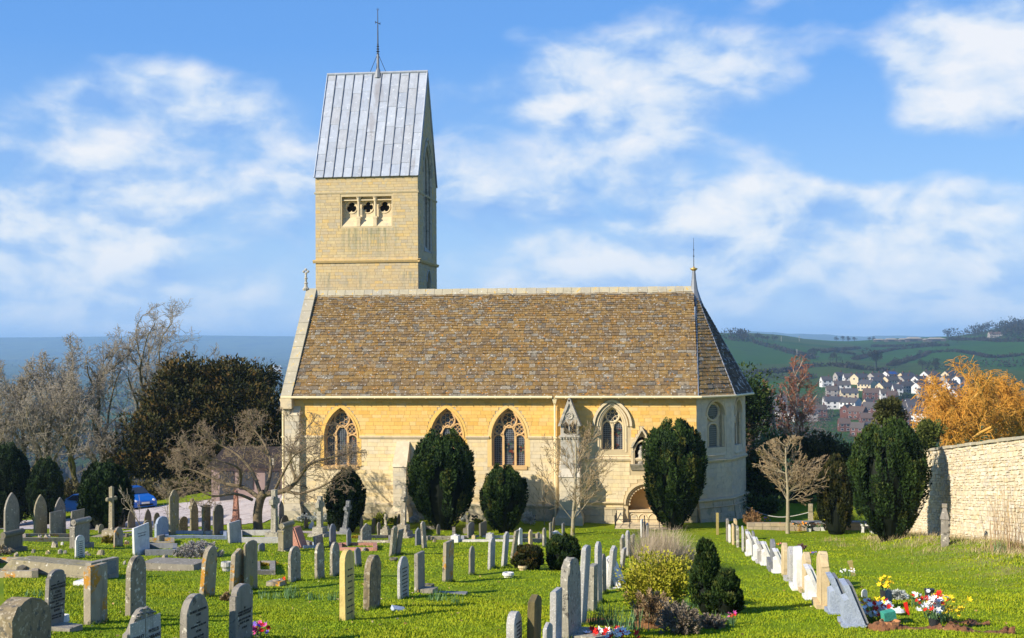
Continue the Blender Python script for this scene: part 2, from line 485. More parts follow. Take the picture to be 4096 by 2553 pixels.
M_LEAD = mat('sheet_lead', [(.36, .40, .47), (.41, .45, .52), (.33, .37, .44), (.38, .40, .44), (.36, .41, .50)], rough=.42, var=.2, vscale=3, bump=.15, bscale=8, spec=.5,
             spots=(((.52, .55, .60), .28, 5.),), extra=lead_extra, world_coords=True)
M_LEADROLL = mat('lead_roll', [(.17, .19, .225)], rough=.5, var=.15, spec=.5)
M_CREAM = mat('cream_painted_iron', [(.78, .66, .40)], rough=.5, var=.08, bump=.05)
M_IRON = mat('black_iron', [(.025, .027, .032)], rough=.5, var=.2, bump=.1)
M_GILT = mat('gilded_metal', [(.75, .50, .16)], rough=.35, var=.1, metal=.6)
M_DARK = mat('shade_black', [(.012, .011, .010)], bump=0, var=0)  # near-black sheets: the dark of openings and recesses put into the colour
def glass_extra(t, colr, co):
    s = t.n('ShaderNodeSeparateXYZ', i_Vector=co)
    def bars(ax, per, w):
        return t.m('LESS_THAN', t.m('FRACT', t.m('DIVIDE', ax, per)), w)
    sxy = t.m('ADD', s.outputs[0], t.m('MULTIPLY', s.outputs[1], .8))
    grid = t.m('MAXIMUM', bars(sxy, .105, .26), bars(s.outputs[2], .105, .26))
    v = t.n('ShaderNodeTexVoronoi', feature='F1', i_Vector=co, i_Scale=11.0)
    pic = t.ramp(t.n('ShaderNodeSeparateXYZ', i_Vector=v.outputs['Color']).outputs[0],
                 [(0, (.015, .02, .03)), (.4, (.03, .035, .05)), (.6, (.14, .035, .02)), (.75, (.05, .09, .06)), (.9, (.20, .15, .10)), (1, (.10, .12, .16))], 'CONSTANT')
    fig = t.step(t.noise(co, 1.3, 2, .5), .52, .60)
    quar = t.mix(grid, (.030, .034, .045), (.15, .165, .19))
    return t.mix(fig, quar, pic)
M_GLASS = mat('leaded_glass', [(.05, .05, .06)], rough=.22, var=0, bump=.25, bscale=9, spec=.6, extra=glass_extra, world_coords=True)

church = tag(empty('church', (-9, 69.4, 0)), 'honey limestone church with stone slate roof and tall saddleback tower', 'church')
def cpart(mb, name, m, parent=None, **kw):
    o = mb.build(name, m, None, **kw)
    o.parent = parent or church
    o.matrix_parent_inverse = Matrix.Translation((9, -69.4, 0)) if o.parent is church else Matrix()
    return o
def sub(mb, name, m, parent, **kw):
    """a sub-part, in world coordinates like its parent part"""
    o = mb.build(name, m, None, **kw)
    o.parent = parent
    return o

WY = 65.0                                            # plane of the south wall
def sw(u, v, Y=WY):
    p = at(u, v, Y)
    return p.x, p.z
XW, XE = sw(1143, 1800)[0], sw(2787, 1800)[0]        # west and east ends
ZE = sw(2000, 1590)[1]                               # eaves
RIDGE_Y = 69.4
ZR = at(2000, 1163, RIDGE_Y).z                       # ridge
def arch(w, zs, za, n=9, x0=0.0):
    """pointed arch from left spring over the apex to the right spring"""
    h = za - zs
    r = (w * w / 4 + h * h) / w
    a1 = math.asin(min(1, h / r)) if r - w / 2 >= 0 else math.pi - math.asin(h / r)
    L = [(x0 - w / 2 + r - r * math.cos(a1 * i / n), zs + r * math.sin(a1 * i / n)) for i in range(n + 1)]
    return L + [(2 * x0 - a, b) for a, b in reversed(L[:-1])]
def opening(x0, w, zb, zs, za, n=9):
    return [(x0 - w / 2, zb)] + arch(w, zs, za, n, x0) + [(x0 + w / 2, zb)]

class Wall:
    """A wall face in a plane: origin o, horizontal unit a, outward normal nrm; local coordinates (s, z)."""
    def __init__(s, o, a, nrm):
        s.o, s.a, s.nrm = Vector(o), Vector(a), Vector(nrm)
    def p(s, x, z, d=0.0):
        """d is depth into the wall"""
        q = s.o + s.a * x - s.nrm * d
        return (q.x, q.y, z)
    def panel(s, mb, outer, holes, d=0.0, reveal=.5, tint=0.0):
        loops = [outer] + holes
        vs = [[Vector((x, z, 0)) for x, z in lp] for lp in loops]
        flat = [s.p(x, z, d) for lp in loops for x, z in lp]
        mb.add(flat, [tuple(t) for t in tessellate_polygon(vs)], tint)
        for lp in holes:
            n = len(lp)
            mb.add([s.p(x, z, d) for x, z in lp] + [s.p(x, z, d + reveal) for x, z in lp],
                   [(i, (i + 1) % n, (i + 1) % n + n, i + n) for i in range(n)], tint)
        return mb

def span(poly, z):
    """horizontal extent of a closed outline at height z, or None"""
    xs = []
    n = len(poly)
    for i in range(n):
        (xa, za), (xb, zb) = poly[i], poly[(i + 1) % n]
        if (za - z) * (zb - z) < 0:
            xs.append(xa + (xb - xa) * (z - za) / (zb - za))
    return (min(xs), max(xs)) if len(xs) >= 2 else None
def blocks(rg, x0, x1, z0, z1, course, lengths, holes):
    """courses of ashlar as (x0, x1, z0, z1), cut back around the holes"""
    out, z, k = [], z0, 0
    while z < z1 - .02:
        h = min(course * rg.uniform(.85, 1.15), z1 - z)
        if z1 - z - h < .07: h = z1 - z
        cuts = [sp for sp in (span(hp, z + h * q) for hp in holes for q in (.06, .5, .94)) if sp]
        x = x0 - rg.uniform(0, lengths[0])
        while x < x1:
            w = rg.uniform(*lengths)
            segs = [(max(x, x0), min(x + w, x1))]
            for (a, b) in cuts:
                segs = [q for (p, r2) in segs for q in ((p, min(r2, a)), (max(p, b), r2)) if q[1] - q[0] > .03]
            out += [(a, b, z, z + h) for a, b in segs]
            x += w
        z += h
    return out
def lay(wall, bl, proud, mb, rg, joint=.004, batter=None):
    for (a, b, c, d) in bl:
        e = proud * rg.uniform(.75, 1.2)
        j = joint
        q = [(a + j, c + j), (b - j, c + j), (b - j, d - j), (a + j, d - j)]
        k = batter or (lambda z: 0.0)
        vs = [wall.p(x, z, -e + k(z)) for x, z in q] + [wall.p(x, z, .006 + k(z)) for x, z in q]
        mb.add(vs, [(0, 1, 2, 3), (0, 4, 5, 1), (1, 5, 6, 2), (2, 6, 7, 3), (3, 7, 4, 0)], rg.random() * .999 + .0005)

# ------- south wall: openings
S = Wall((0, WY, 0), (1, 0, 0), (0, -1, 0))
def wbox(u0, u1, vtop, vspring, vsill):
    xa, xb = sw(u0, vsill)[0], sw(u1, vsill)[0]
    x0, w = (xa + xb) / 2, xb - xa
    um = (u0 + u1) / 2
    return x0, w, sw(um, vsill)[1], sw(um, vspring)[1], sw(um, vtop)[1]
WIN3 = [wbox(1297, 1430, 1632, 1752, 1866), wbox(1722, 1854, 1634, 1752, 1868), wbox(1967, 2104, 1633, 1752, 1868)]
WIN2 = wbox(2405, 2495, 1628, 1705, 1800)
holes = [opening(*w) for w in WIN3] + [opening(*WIN2)]
xn0, xn1 = sw(2538, 1830)[0], sw(2600, 1830)[0]
niche = opening((xn0 + xn1) / 2, xn1 - xn0, sw(2570, 1834)[1], sw(2570, 1785)[1], sw(2570, 1748)[1], 6)
xt0, xt1 = sw(2512, 2040)[0], sw(2668, 2040)[0]
tomb = opening((xt0 + xt1) / 2, xt1 - xt0, sw(2570, 2090)[1], sw(2570, 2018)[1], sw(2570, 1945)[1], 10)
allholes = holes + [niche, tomb]
wall_mb = S.panel(MB(), [(XW, -1.2), (XE, -1.2), (XE, ZE), (XW, ZE)], allholes, 0, .75)
wall_mb.box(XW, XE, 73.7, 74.0, -2, ZE)                                                  # north wall behind
wall_mb.box(XW - .0, XW + .6, WY + .8, 73.7, -2, ZE)
SOUTH = cpart(wall_mb, 'south_wall', M_CORE)
ZSTR = sw(1900, 1748)[1]                                                               # string course of the nave
ZSTR2 = sw(2450, 1834)[1]
ZPL = sw(1500, 2020)[1]                                                                # top of the plinth
XCH = sw(2285, 1900)[0]                                                                # buttress between nave and chancel
rg = random.Random(3)
grown = [opening(w[0], w[1] + .42, w[2] - .02, w[3], w[4] + .24) for w in WIN3] + [opening(WIN2[0], WIN2[1] + .75, WIN2[2] - .2, WIN2[3], WIN2[4] + .42)]
xnc = (xn0 + xn1) / 2
grown += [[(xnc - .62, sw(0, 1872)[1]), (xnc - .62, sw(0, 1775)[1]), (xnc, sw(0, 1700)[1]), (xnc + .62, sw(0, 1775)[1]), (xnc + .62, sw(0, 1872)[1])],
          opening((xt0 + xt1) / 2, xt1 - xt0 + .46, -1, sw(2570, 2018)[1], sw(2570, 1925)[1], 8)]
bl_up = blocks(rg, XW, XE, ZSTR, ZE - .02, .185, (.28, .62), grown)
bl_mid = blocks(rg, XW, XE, ZPL, ZSTR, .2, (.3, .75), grown)
bl_low = blocks(rg, XW, XE, -.5, ZPL, .27, (.35, .9), grown)
def split_lay(wall, bl, n, m, parent, proud, rg, name='ashlar_block'):
    """the n largest blocks as objects of their own, the rest joined"""
    bl = sorted(bl, key=lambda q: -(q[1] - q[0]) * (q[3] - q[2]))
    for q in bl[:n]:
        mb = MB(); lay(wall, [q], proud, mb, rg); mb.t = [0] * len(mb.t)
        sub(mb, name, m, parent, recalc=False)
    mb = MB(); lay(wall, bl[n:], proud, mb, rg)
    sub(mb, 'ashlar_blocks', m, parent, kind='stuff', recalc=False)
split_lay(S, bl_up, 90, M_ASH, SOUTH, .022, rg)
split_lay(S, bl_mid, 60, M_CREAMASH, SOUTH, .022, rg)
split_lay(S, bl_low, 30, M_PLINTH, SOUTH, .10, rg, 'plinth_block')
def course(mb, x0, x1, z, h, out, wall=S, d=0.0):
    prof = [(0, z - h), (out * .6, z - h), (out, z - h * .45), (out, z - h * .2), (0, z)]
    vs = [wall.p(x, zz, d - o) for x in (x0, x1) for o, zz in prof]
    n = len(prof)
    mb.add(vs, [tuple(range(n)), tuple(range(2 * n - 1, n - 1, -1))] + [(i, i + n, (i + 1) % n + n, (i + 1) % n) for i in range(n)])
mb = MB()
edges = [XW]
for w in WIN3: edges += [w[0] - w[1] / 2 - .12, w[0] + w[1] / 2 + .12]
edges.append(XCH)
for a, b in zip(edges[0::2], edges[1::2]):
    mb = MB(); course(mb, a, b, ZSTR + .06, .16, .10); cpart(mb, 'string_course', M_DRESS)
mb = MB(); course(mb, XCH, XE + .02, ZSTR2 + .05, .17, .12); cpart(mb, 'string_course', M_DRESS)
mb = MB(); course(mb, XCH, xt0 - .22, sw(2450, 2006)[1], .13, .16); course(mb, xt1 + .25, XE, sw(2450, 2006)[1], .13, .16); cpart(mb, 'plinth_moulding', M_DRESS)
mb = MB(); course(mb, XW - .05, XCH, ZPL + .12, .24, .125); cpart(mb, 'plinth_weathering', M_PLINTH)
mb = MB(); mb.box(XW, XE + .02, WY - .03, WY + .1, ZE - .16, ZE + .02); cpart(mb, 'wall_plate_course', M_ASH)

# ------- traceried windows
def band(wall, inner, outer, d0, d1, mb):
    """a moulding between two open outlines of equal length"""
    n = len(inner)
    vs = [wall.p(x, z, d0) for x, z in inner] + [wall.p(x, z, d0) for x, z in outer] + [wall.p(x, z, d1) for x, z in inner] + [wall.p(x, z, d1) for x, z in outer]
    fs = []
    for i in range(n - 1):
        fs += [(i, i + 1, n + i + 1, n + i), (2 * n + i, 3 * n + i, 3 * n + i + 1, 2 * n + i + 1), (i, 2 * n + i, 2 * n + i + 1, i + 1), (n + i, n + i + 1, 3 * n + i + 1, 3 * n + i)]
    fs += [(0, n, 3 * n, 2 * n), (n - 1, 3 * n - 1, 4 * n - 1, 2 * n - 1)]
    mb.add(vs, fs)
def ring(wall, x, z, r, t, d, mb, n=20, dd=None):
    pts = [wall.p(x + r * math.cos(2 * math.pi * i / n), z + r * math.sin(2 * math.pi * i / n), d) for i in range(n)]
    mb.tube(pts, t, 6, closed=True)
def foils(wall, x, z, r, k, t, d, mb, rot=0.0, rr=None):
    rr = rr or r * .40
    for i in range(k):
        a = rot + 2 * math.pi * i / k
        ring(wall, x + (r - rr) * math.cos(a), z + (r - rr) * math.sin(a), rr * .88, t * .8, d, mb, 12)
def tracery3(i, win):
    x0, w, zb, zs, za = win
    d = .30
    fr_ = MB()
    out = opening(*win)[0:]
    inn = opening(x0, w - .16, zb + .0, zs, za - .10)
    band(S, inn, out, d - .12, d + .14, fr_)
    fr_.box(x0 - w / 2 - .06, x0 + w / 2 + .06, WY - .05, WY + d + .2, zb - .13, zb + .05)            # sill
    W = cpart(fr_, 'window', M_TRAC)
    lw = w / 3.0
    zl = zs - .12                                                       # springing of the side lights
    m1 = MB()
    for sx in (-1, 1):
        xm = x0 + sx * lw * .53
        m1 = MB(); m1.frustum([S.p(xm - .055, zb, d - .05), S.p(xm + .055, zb, d - .05), S.p(xm + .045, zb, d + .08), S.p(xm - .045, zb, d + .08)],
                   [S.p(xm - .055, zs + .1, d - .05), S.p(xm + .055, zs + .1, d - .05), S.p(xm + .045, zs + .1, d + .08), S.p(xm - .045, zs + .1, d + .08)])
        sub(m1, 'mullion', M_TRAC, W)
    tr = MB()
    cw = lw * 1.06
    tr.tube([S.p(x, z, d) for x, z in arch(cw, zs + .12, zs + .62, 7, x0)], .045, 6)
    for sx in (-1, 1):
        xc = x0 + sx * (lw * .53 + (w / 2 - .08 - lw * .53) / 2)
        sw_ = w / 2 - .08 - lw * .53
        tr.tube([S.p(x, z, d) for x, z in arch(sw_ + .06, zl - .02, zl + .26, 6, xc)], .04, 6)
        xr, zr, r = x0 + sx * w * .30, zs + .42, w * .155
        ring(S, xr, zr, r, .04, d, tr); foils(S, xr, zr, r * .9, 4, .017, d, tr, math.pi / 4)
    rr = w * .225
    zc = za - rr - .22
    ring(S, x0, zc, rr, .045, d, tr, 24); foils(S, x0, zc, rr * .93, 6, .016, d, tr, math.pi / 6, rr * .32)
    sub(tr, 'tracery', M_TRAC, W)
    g = MB(); pts = opening(x0, w - .1, zb, zs, za - .05)
    g.add([S.p(x, z, d + .05) for x, z in pts], [tuple(range(len(pts)))])
    sub(g, 'pane', M_GLASS, W)
    h = MB()
    band(S, arch(w + .02, zs, za + .02, 9, x0), arch(w + .13, zs, za + .09, 9, x0), -.055, .04, h)
    cpart(h, 'hood_moulding', M_ASH)
    j = MB(); band(S, [(x0 - w / 2, zb)] + arch(w, zs, za, 9, x0) + [(x0 + w / 2, zb)],
                   [(x0 - w / 2 - .21, zb)] + arch(w + .42, zs, za + .24, 9, x0) + [(x0 + w / 2 + .21, zb)], -.026, .02, j)
    cpart(j, 'window_surround', M_ASH)
for i, w in enumerate(WIN3): tracery3(i, w)
def tracery2(win):
    x0, w, zb, zs, za = win
    d = .34
    fr_ = MB()
    band(S, opening(x0, w - .12, zb, zs, za - .08), opening(*win), d - .14, d + .14, fr_)
    fr_.add([S.p(x0 - w / 2 - .3, zb - .32, -.06), S.p(x0 + w / 2 + .3, zb - .32, -.06), S.p(x0 + w / 2 + .02, zb, .3), S.p(x0 - w / 2 - .02, zb, .3), S.p(x0 - w / 2 - .3, zb - .32, .4), S.p(x0 + w / 2 + .3, zb - .32, .4)],
            [(0, 1, 2, 3), (0, 3, 4), (1, 5, 2), (4, 5, 1, 0), (3, 2, 5, 4)])
    W = cpart(fr_, 'window', M_DRESS)
    m1 = MB(); m1.box(x0 - .05, x0 + .05, WY + d - .07, WY + d + .07, zb, zs + .12); sub(m1, 'mullion', M_DRESS, W)
    tr = MB()
    for sx in (-1, 1):
        tr.tube([S.p(x, z, d) for x, z in arch(w / 2 - .06, zs - .1, zs + .24, 7, x0 + sx * (w / 4 - .0))], .045, 6)
    rr = w * .30; zc = za - rr - .1
    ring(S, x0, zc, rr, .05, d - .03, tr, 24); foils(S, x0, zc, rr * .95, 5, .02, d - .03, tr, math.pi / 2, rr * .33)
    sub(tr, 'tracery', M_DRESS, W)
    g = MB(); pts = opening(x0, w - .08, zb, zs, za - .04); g.add([S.p(x, z, d + .05) for x, z in pts], [tuple(range(len(pts)))]); sub(g, 'pane', M_GLASS, W)
    for k, (gr, pr, th) in enumerate(((.12, .0, .05), (.30, .05, .07), (.62, .13, .10))):
        j = MB(); band(S, arch(w + gr, zs, za + gr * .45, 9, x0), arch(w + gr + th * 2.4, zs, za + gr * .45 + th * 1.3, 9, x0), -.03 - pr, .05, j)
        cpart(j, 'hood_moulding', M_DRESS)
    for sx in (-1, 1):
        j = MB(); j.tube([S.p(x0 + sx * (w / 2 + .13), zb - .1, .02), S.p(x0 + sx * (w / 2 + .13), zs, .02)], .055, 8); cpart(j, 'shaft', M_DRESS)
tracery2(WIN2)

# niche with a gable and a small seated figure, on a carved bracket
j = MB()
zn0, zn1, zna = sw(0, 1842)[1], sw(0, 1778)[1], sw(0, 1708)[1]
for sx in (-1, 1):
    j.box(xnc + sx * .50 - .06, xnc + sx * .50 + .06, WY - .16, WY + .05, zn0, zn1)
    j.frustum([(xnc + sx * .60, WY - .2, zn1 - .02), (xnc + sx * .60, WY + .05, zn1 - .02), (xnc + sx * .48, WY + .05, zn1 - .02), (xnc + sx * .48, WY - .2, zn1 - .02)],
              [(xnc + sx * .0, WY - .2, zna + .06), (xnc, WY + .05, zna + .06), (xnc, WY + .05, zna - .1), (xnc, WY - .2, zna - .1)])
    j.tube([(xnc + sx * .40, WY - .1, zn0), (xnc + sx * .40, WY - .1, zn1 - .15)], .045, 8)
NICHE = cpart(j, 'niche', M_DRESS)
j = MB(); j.tube([S.p(x, z, -.06) for x, z in arch(.72, zn1 - .16, zn1 + .3, 8, xnc)], .05, 6); sub(j, 'niche_arch', M_DRESS, NICHE)
j = MB(); j.frustum([(xnc - .55, WY - .06, zn0 - .32), (xnc + .55, WY - .06, zn0 - .32), (xnc + .55, WY + .04, zn0 - .32), (xnc - .55, WY + .04, zn0 - .32)],
                    [(xnc - .6, WY - .3, zn0), (xnc + .6, WY - .3, zn0), (xnc + .6, WY + .04, zn0), (xnc - .6, WY + .04, zn0)]); sub(j, 'bracket', M_GREYST, NICHE)
j = MB(); pts = niche; j.add([S.p(x, z, .5) for x, z in pts], [tuple(range(len(pts)))]); sub(j, 'niche_back', M_DARK, NICHE)  # black back puts the niche's shade into the colour
j = MB()
j.lathe([(.17, 0), (.19, .12), (.16, .3), (.13, .42), (.17, .52), (.12, .66), (.05, .72)], (xnc - .08, WY + .12, zn0), 10)
j.lathe([(.03, .70), (.085, .76), (.09, .84), (.06, .92), (.01, .95)], (xnc - .07, WY + .10, zn0), 10)
j.lathe([(.08, .42), (.10, .5), (.06, .66), (.02, .72)], (xnc + .14, WY + .08, zn0), 8)
sub(j, 'statue', M_GREYST, NICHE, smooth=True)

# tomb recess: moulded arch, cusped edge, chest with blind arches
xtc = (xt0 + xt1) / 2; wt = xt1 - xt0
zts, zta = sw(2570, 2018)[1], sw(2570, 1945)[1]
j = MB()
for gr, pr, th in ((.02, .0, .06), (.22, .10, .09)):
    band(S, arch(wt + gr, zts, zta + gr * .5, 10, xtc), arch(wt + gr + th * 2, zts, zta + gr * .5 + th, 10, xtc), -.03 - pr, .04, j)
RECESS = cpart(j, 'tomb_recess', M_DRESS)
for k in range(19):
    a = arch(wt - .12, zts, zta - .06, 9, xtc)[k] if k < 19 else None
    q = MB(); q.tube([S.p(a[0], a[1], .0), S.p(a[0], a[1], .16)], .06, 6); sub(q, 'cusp', M_DRESS, RECESS)
j = MB(); pts = tomb; j.add([S.p(x, z, .72) for x, z in pts], [tuple(range(len(pts)))]); sub(j, 'recess_back', M_TRAC, RECESS)
j = MB(); zc0, zc1 = -.15, sw(2570, 2050)[1]
j.box(xt0, xt1, WY + .12, WY + .7, zc0, zc1); j.box(xt0 - .02, xt1 + .02, WY + .05, WY + .72, zc1, zc1 + .09)
sub(j, 'tomb_chest', M_DRESS, RECESS)
for k in range(4):
    xa = xt0 + wt * (k + .5) / 4
    q = MB(); q.tube([(a, WY + .11, b) for a, b in [(xa - wt / 9, zc0 + .1)] + arch(wt / 4.5, zc1 - .34, zc1 - .08, 5, xa) + [(xa + wt / 9, zc0 + .1)]], .03, 5); sub(q, 'blind_arch', M_DRESS, RECESS)

# ------- buttresses
def buttress(x0, x1, zt0, zt1, dep, zp, name='buttress'):
    b = MB()
    b.frustum([(x0, WY + .05, zp), (x0, WY - dep, zp), (x1, WY - dep, zp), (x1, WY + .05, zp)][::-1], [(x0, WY + .05, zt0), (x0, WY - dep, zt0), (x1, WY - dep, zt0), (x1, WY + .05, zt0)][::-1])
    b.frustum([(x0 - .03, WY + .05, zt0), (x0 - .03, WY - dep - .06, zt0), (x1 + .03, WY - dep - .06, zt0), (x1 + .03, WY + .05, zt0)][::-1],
              [(x0 - .0, WY + .05, zt1), (x0 - .0, WY - .03, zt1), (x1, WY - .03, zt1), (x1, WY + .05, zt1)][::-1])
    B = cpart(b, name, M_GASH)
    b = MB()
    b.frustum([(x0 - .22, WY + .05, -.8), (x0 - .22, WY - dep - .34, -.8), (x1 + .2, WY - dep - .34, -.8), (x1 + .2, WY + .05, -.8)][::-1],
              [(x0 - .18, WY + .05, zp - .28), (x0 - .18, WY - dep - .28, zp - .28), (x1 + .16, WY - dep - .28, zp - .28), (x1 + .16, WY + .05, zp - .28)][::-1])
    b.frustum([(x0 - .18, WY + .05, zp - .28), (x0 - .18, WY - dep - .28, zp - .28), (x1 + .16, WY - dep - .28, zp - .28), (x1 + .16, WY + .05, zp - .28)][::-1],
              [(x0, WY + .05, zp + .08), (x0, WY - dep, zp + .08), (x1, WY - dep, zp + .08), (x1, WY + .05, zp + .08)][::-1])
    sub(b, 'buttress_plinth', M_PLINTH, B)
    # course joints as laid blocks on the front
    Fw = Wall((0, WY - dep, 0), (1, 0, 0), (0, -1, 0))
    m2 = MB(); lay(Fw, blocks(rg, x0, x1, zp + .08, zt0, .21, (.35, .7), []), .014, m2, rg); sub(m2, 'ashlar_blocks', M_GASH, B, kind='stuff', recalc=False)
    return B
bx0, bx1 = sw(1588, 1900)[0], sw(1640, 1900)[0]
buttress(bx0, bx1, sw(0, 1852)[1], sw(0, 1760)[1], .95, ZPL)
# gabled buttress between nave and chancel
gx0, gx1 = sw(2244, 1900)[0], sw(2324, 1900)[0]
gxc = (gx0 + gx1) / 2
GB = buttress(gx0, gx1, sw(0, 1885)[1], sw(0, 1790)[1], 1.05, ZPL - .1)
b = MB()
zg0, zg1, zga = sw(0, 1880)[1], sw(0, 1690)[1], sw(0, 1600)[1]
b.box(gx0 + .06, gx1 - .06, WY - .78, WY + .05, zg0 - .3, zg1)
b.prism([(gx0 - .0, zg1), (gx1 + .0, zg1), (gxc, zga)], lambda a, c, d: (a, d, c), WY - .82, WY + .05)
sub(b, 'buttress_gable', M_GREYST, GB)
b = MB()
for sx, xe in ((-1, gx0 - .07), (1, gx1 + .07)):
    b.frustum([(xe, WY - .9, zg1 - .08), (xe, WY + .04, zg1 - .08), (xe - sx * .13, WY + .04, zg1 - .08), (xe - sx * .13, WY - .9, zg1 - .08)],
              [(gxc + sx * .03, WY - .9, zga + .12), (gxc + sx * .03, WY + .04, zga + .12), (gxc - sx * .05, WY + .04, zga + .0), (gxc - sx * .05, WY - .9, zga + .0)])
sub(b, 'gable_coping', M_GREYST, GB)
FB = Wall((0, WY - .83, 0), (1, 0, 0), (0, -1, 0))
b = MB(); zq = sw(0, 1658)[1]
ring(FB, gxc, zq, .17, .035, 0, b, 16); foils(FB, gxc, zq, .16, 3, .025, 0, b, math.pi / 2)
b.tube([FB.p(gxc, sw(0, 1715)[1], .02), FB.p(gxc, sw(0, 1688)[1], .02)], .04, 6)
sub(b, 'gable_tracery', M_GREYST, GB)
for sx in (-1, 1):
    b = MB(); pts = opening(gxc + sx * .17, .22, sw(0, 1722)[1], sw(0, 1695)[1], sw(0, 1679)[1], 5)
    b.prism(pts, lambda a, c, d: (a, d, c), WY - .832, WY - .80); sub(b, 'blind_light', M_DARK, GB)  # black plates stand for shade in the blind recesses
b = MB(); b.box(gx0 + .0, gx1 - .0, WY - .88, WY + .02, sw(0, 1738)[1], sw(0, 1732)[1])
for k in range(7):
    xx = gx0 + .08 + k * (gx1 - gx0 - .16) / 6
    b.box(xx - .03, xx + .03, WY - .86, WY, sw(0, 1745)[1], sw(0, 1738)[1])
sub(b, 'corbel_table', M_GREYST, GB)
# west corner buttress and small raking buttress by the tomb
buttress(XW + .02, XW + .80, sw(0, 1660)[1], sw(0, 1625)[1], .26, ZPL)
rx0, rx1 = sw(2458, 2060)[0], sw(2492, 2060)[0]
b = MB(); b.frustum([(rx0, WY, -.6), (rx0, WY - .62, -.6), (rx1, WY - .62, -.6), (rx1, WY, -.6)][::-1], [(rx0 + .12, WY, sw(0, 2012)[1]), (rx0 + .12, WY - .05, sw(0, 2012)[1]), (rx1, WY - .05, sw(0, 2012)[1]), (rx1, WY, sw(0, 2012)[1])][::-1])
cpart(b, 'raking_buttress', M_DRESS)
# quatrefoil vents near the ground, black discs standing for the unlit holes
for u, v in ((1213, 2058), (1660, 2062), (1898, 2070), (2132, 2070)):
    x, z = sw(u, v)
    for dx, dz in ((-.085, .075), (.085, .075), (-.085, -.085), (.085, -.085), (0, 0)):
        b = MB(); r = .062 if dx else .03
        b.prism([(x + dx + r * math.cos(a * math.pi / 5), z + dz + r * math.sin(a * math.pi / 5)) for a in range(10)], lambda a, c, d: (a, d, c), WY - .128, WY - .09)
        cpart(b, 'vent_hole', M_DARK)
# rainwater goods
def gutter(pts):
    g = MB(); g.tube(pts, .062, 8); return cpart(g, 'gutter', M_CREAM)
EAVE_OUT = .44
ZG = ZE + .03
gutter([(XW - .1, WY - EAVE_OUT - .03, ZG), (sw(2222, 1590)[0] - .12, WY - EAVE_OUT - .03, ZG)])
gutter([(sw(2222, 1590)[0] + .02, WY - EAVE_OUT - .03, ZG), (XE + .25, WY - EAVE_OUT - .03, ZG)])
for k in range(24):
    x = XW + .4 + k * .88
    g = MB(); g.box(x - .015, x + .015, WY - EAVE_OUT - .1, WY, ZG - .07, ZG - .045); cpart(g, 'gutter_bracket', M_CREAM)
for u, dep in ((2222, .16), (1137, .2)):
    x = sw(u, 1800)[0]
    g = MB(); g.tube([(x, WY - EAVE_OUT, ZG - .02), (x, WY - dep, ZG - .42), (x, WY - dep, -.15)], .055, 8)
    g.frustum([(x - .06, WY - .36, ZG - .32), (x + .06, WY - .36, ZG - .32), (x + .06, WY - .1, ZG - .32), (x - .06, WY - .1, ZG - .32)], [(x - .12, WY - .44, ZG - .08), (x + .12, WY - .44, ZG - .08), (x + .12, WY - .1, ZG - .08), (x - .12, WY - .1, ZG - .08)])
    for z in (1.0, 2.6, 4.2): g.box(x - .085, x + .085, WY - dep - .075, WY, z - .03, z + .03)
    cpart(g, 'downpipe', M_CREAM)

# ------- main roof: stone slates in diminishing courses
AP = [Vector((XE, WY)), Vector((2.88, 66.62)), Vector((3.72, 68.95)), Vector((3.72, 69.85)), Vector((2.88, 72.2)), Vector((XE, 73.8))]     # apse outline
APEX = Vector((1.12, RIDGE_Y, ZR))
class Slope:
    """roof plane from an eaves line a-b up to a ridge line c-d"""
    def __init__(s, a, b, c, d):
        s.a, s.b, s.c, s.d = map(Vector, (a, b, c, d))
        s.n = ((s.b - s.a).cross(s.d - s.a)).normalized()
        if s.n.z < 0: s.n = -s.n
    def q(s, k, t, h=0.0):
        return s.a.lerp(s.b, k).lerp(s.c.lerp(s.d, k), t) + s.n * h
def slates(sl, rg, h0, h1, w0, w1):
    """list of (k0, k1, t0, t1) pieces over a slope, courses shrinking upwards"""
    L = (sl.a.lerp(sl.b, .5) - sl.c.lerp(sl.d, .5)).length
    t, out, row = 0.0, [], 0
    while t < .985:
        h = (h0 + (h1 - h0) * t) * rg.uniform(.92, 1.08) / L
        wl = (sl.a.lerp(sl.c, t) - sl.b.lerp(sl.d, t)).length
        if wl < .12: break
        w = (w0 + (w1 - w0) * t)
        x = -rg.uniform(0, .6) * w
        while x < wl:
            ww = w * rg.uniform(.62, 1.4)
            a, b = max(0, x) / wl, min(wl, x + ww) / wl
            if (b - a) * wl > .03: out.append((a, b, t, min(t + h, 1.0), h))
            x += ww
        t += h; row += 1
    return out
def slate_geo(sl, s, rg, mb, gap=.006):
    a, b, t0, t1, h = s
    wl = max(.1, (sl.a.lerp(sl.c, t0) - sl.b.lerp(sl.d, t0)).length)
    g = gap / wl
    lo = .052 * rg.uniform(.7, 1.35); sag = rg.uniform(-.16, .16) * h
    te = t0 + sag * .35; sk = rg.uniform(-.05, .05) * h
    th = .030 * rg.uniform(.75, 1.3)
    t2 = min(1.0, t1 + h * .35)
    top = [sl.q(a + g, te + sk, lo), sl.q(b - g, te - sk, lo), sl.q(b - g, t2, .012), sl.q(a + g, t2, .012)]
    bot = [sl.q(a + g, te + sk, lo - th), sl.q(b - g, te - sk, lo - th), sl.q(b - g, t2, -.01), sl.q(a + g, t2, -.01)]
    mb.add(top + bot, [(0, 1, 2, 3), (0, 4, 5, 1), (1, 5, 6, 2), (3, 7, 4, 0)], rg.random() * .999 + .0005)
ZD = ZE - .02
slope = (ZR - ZE) / (RIDGE_Y - WY)
zlow = ZE - .02
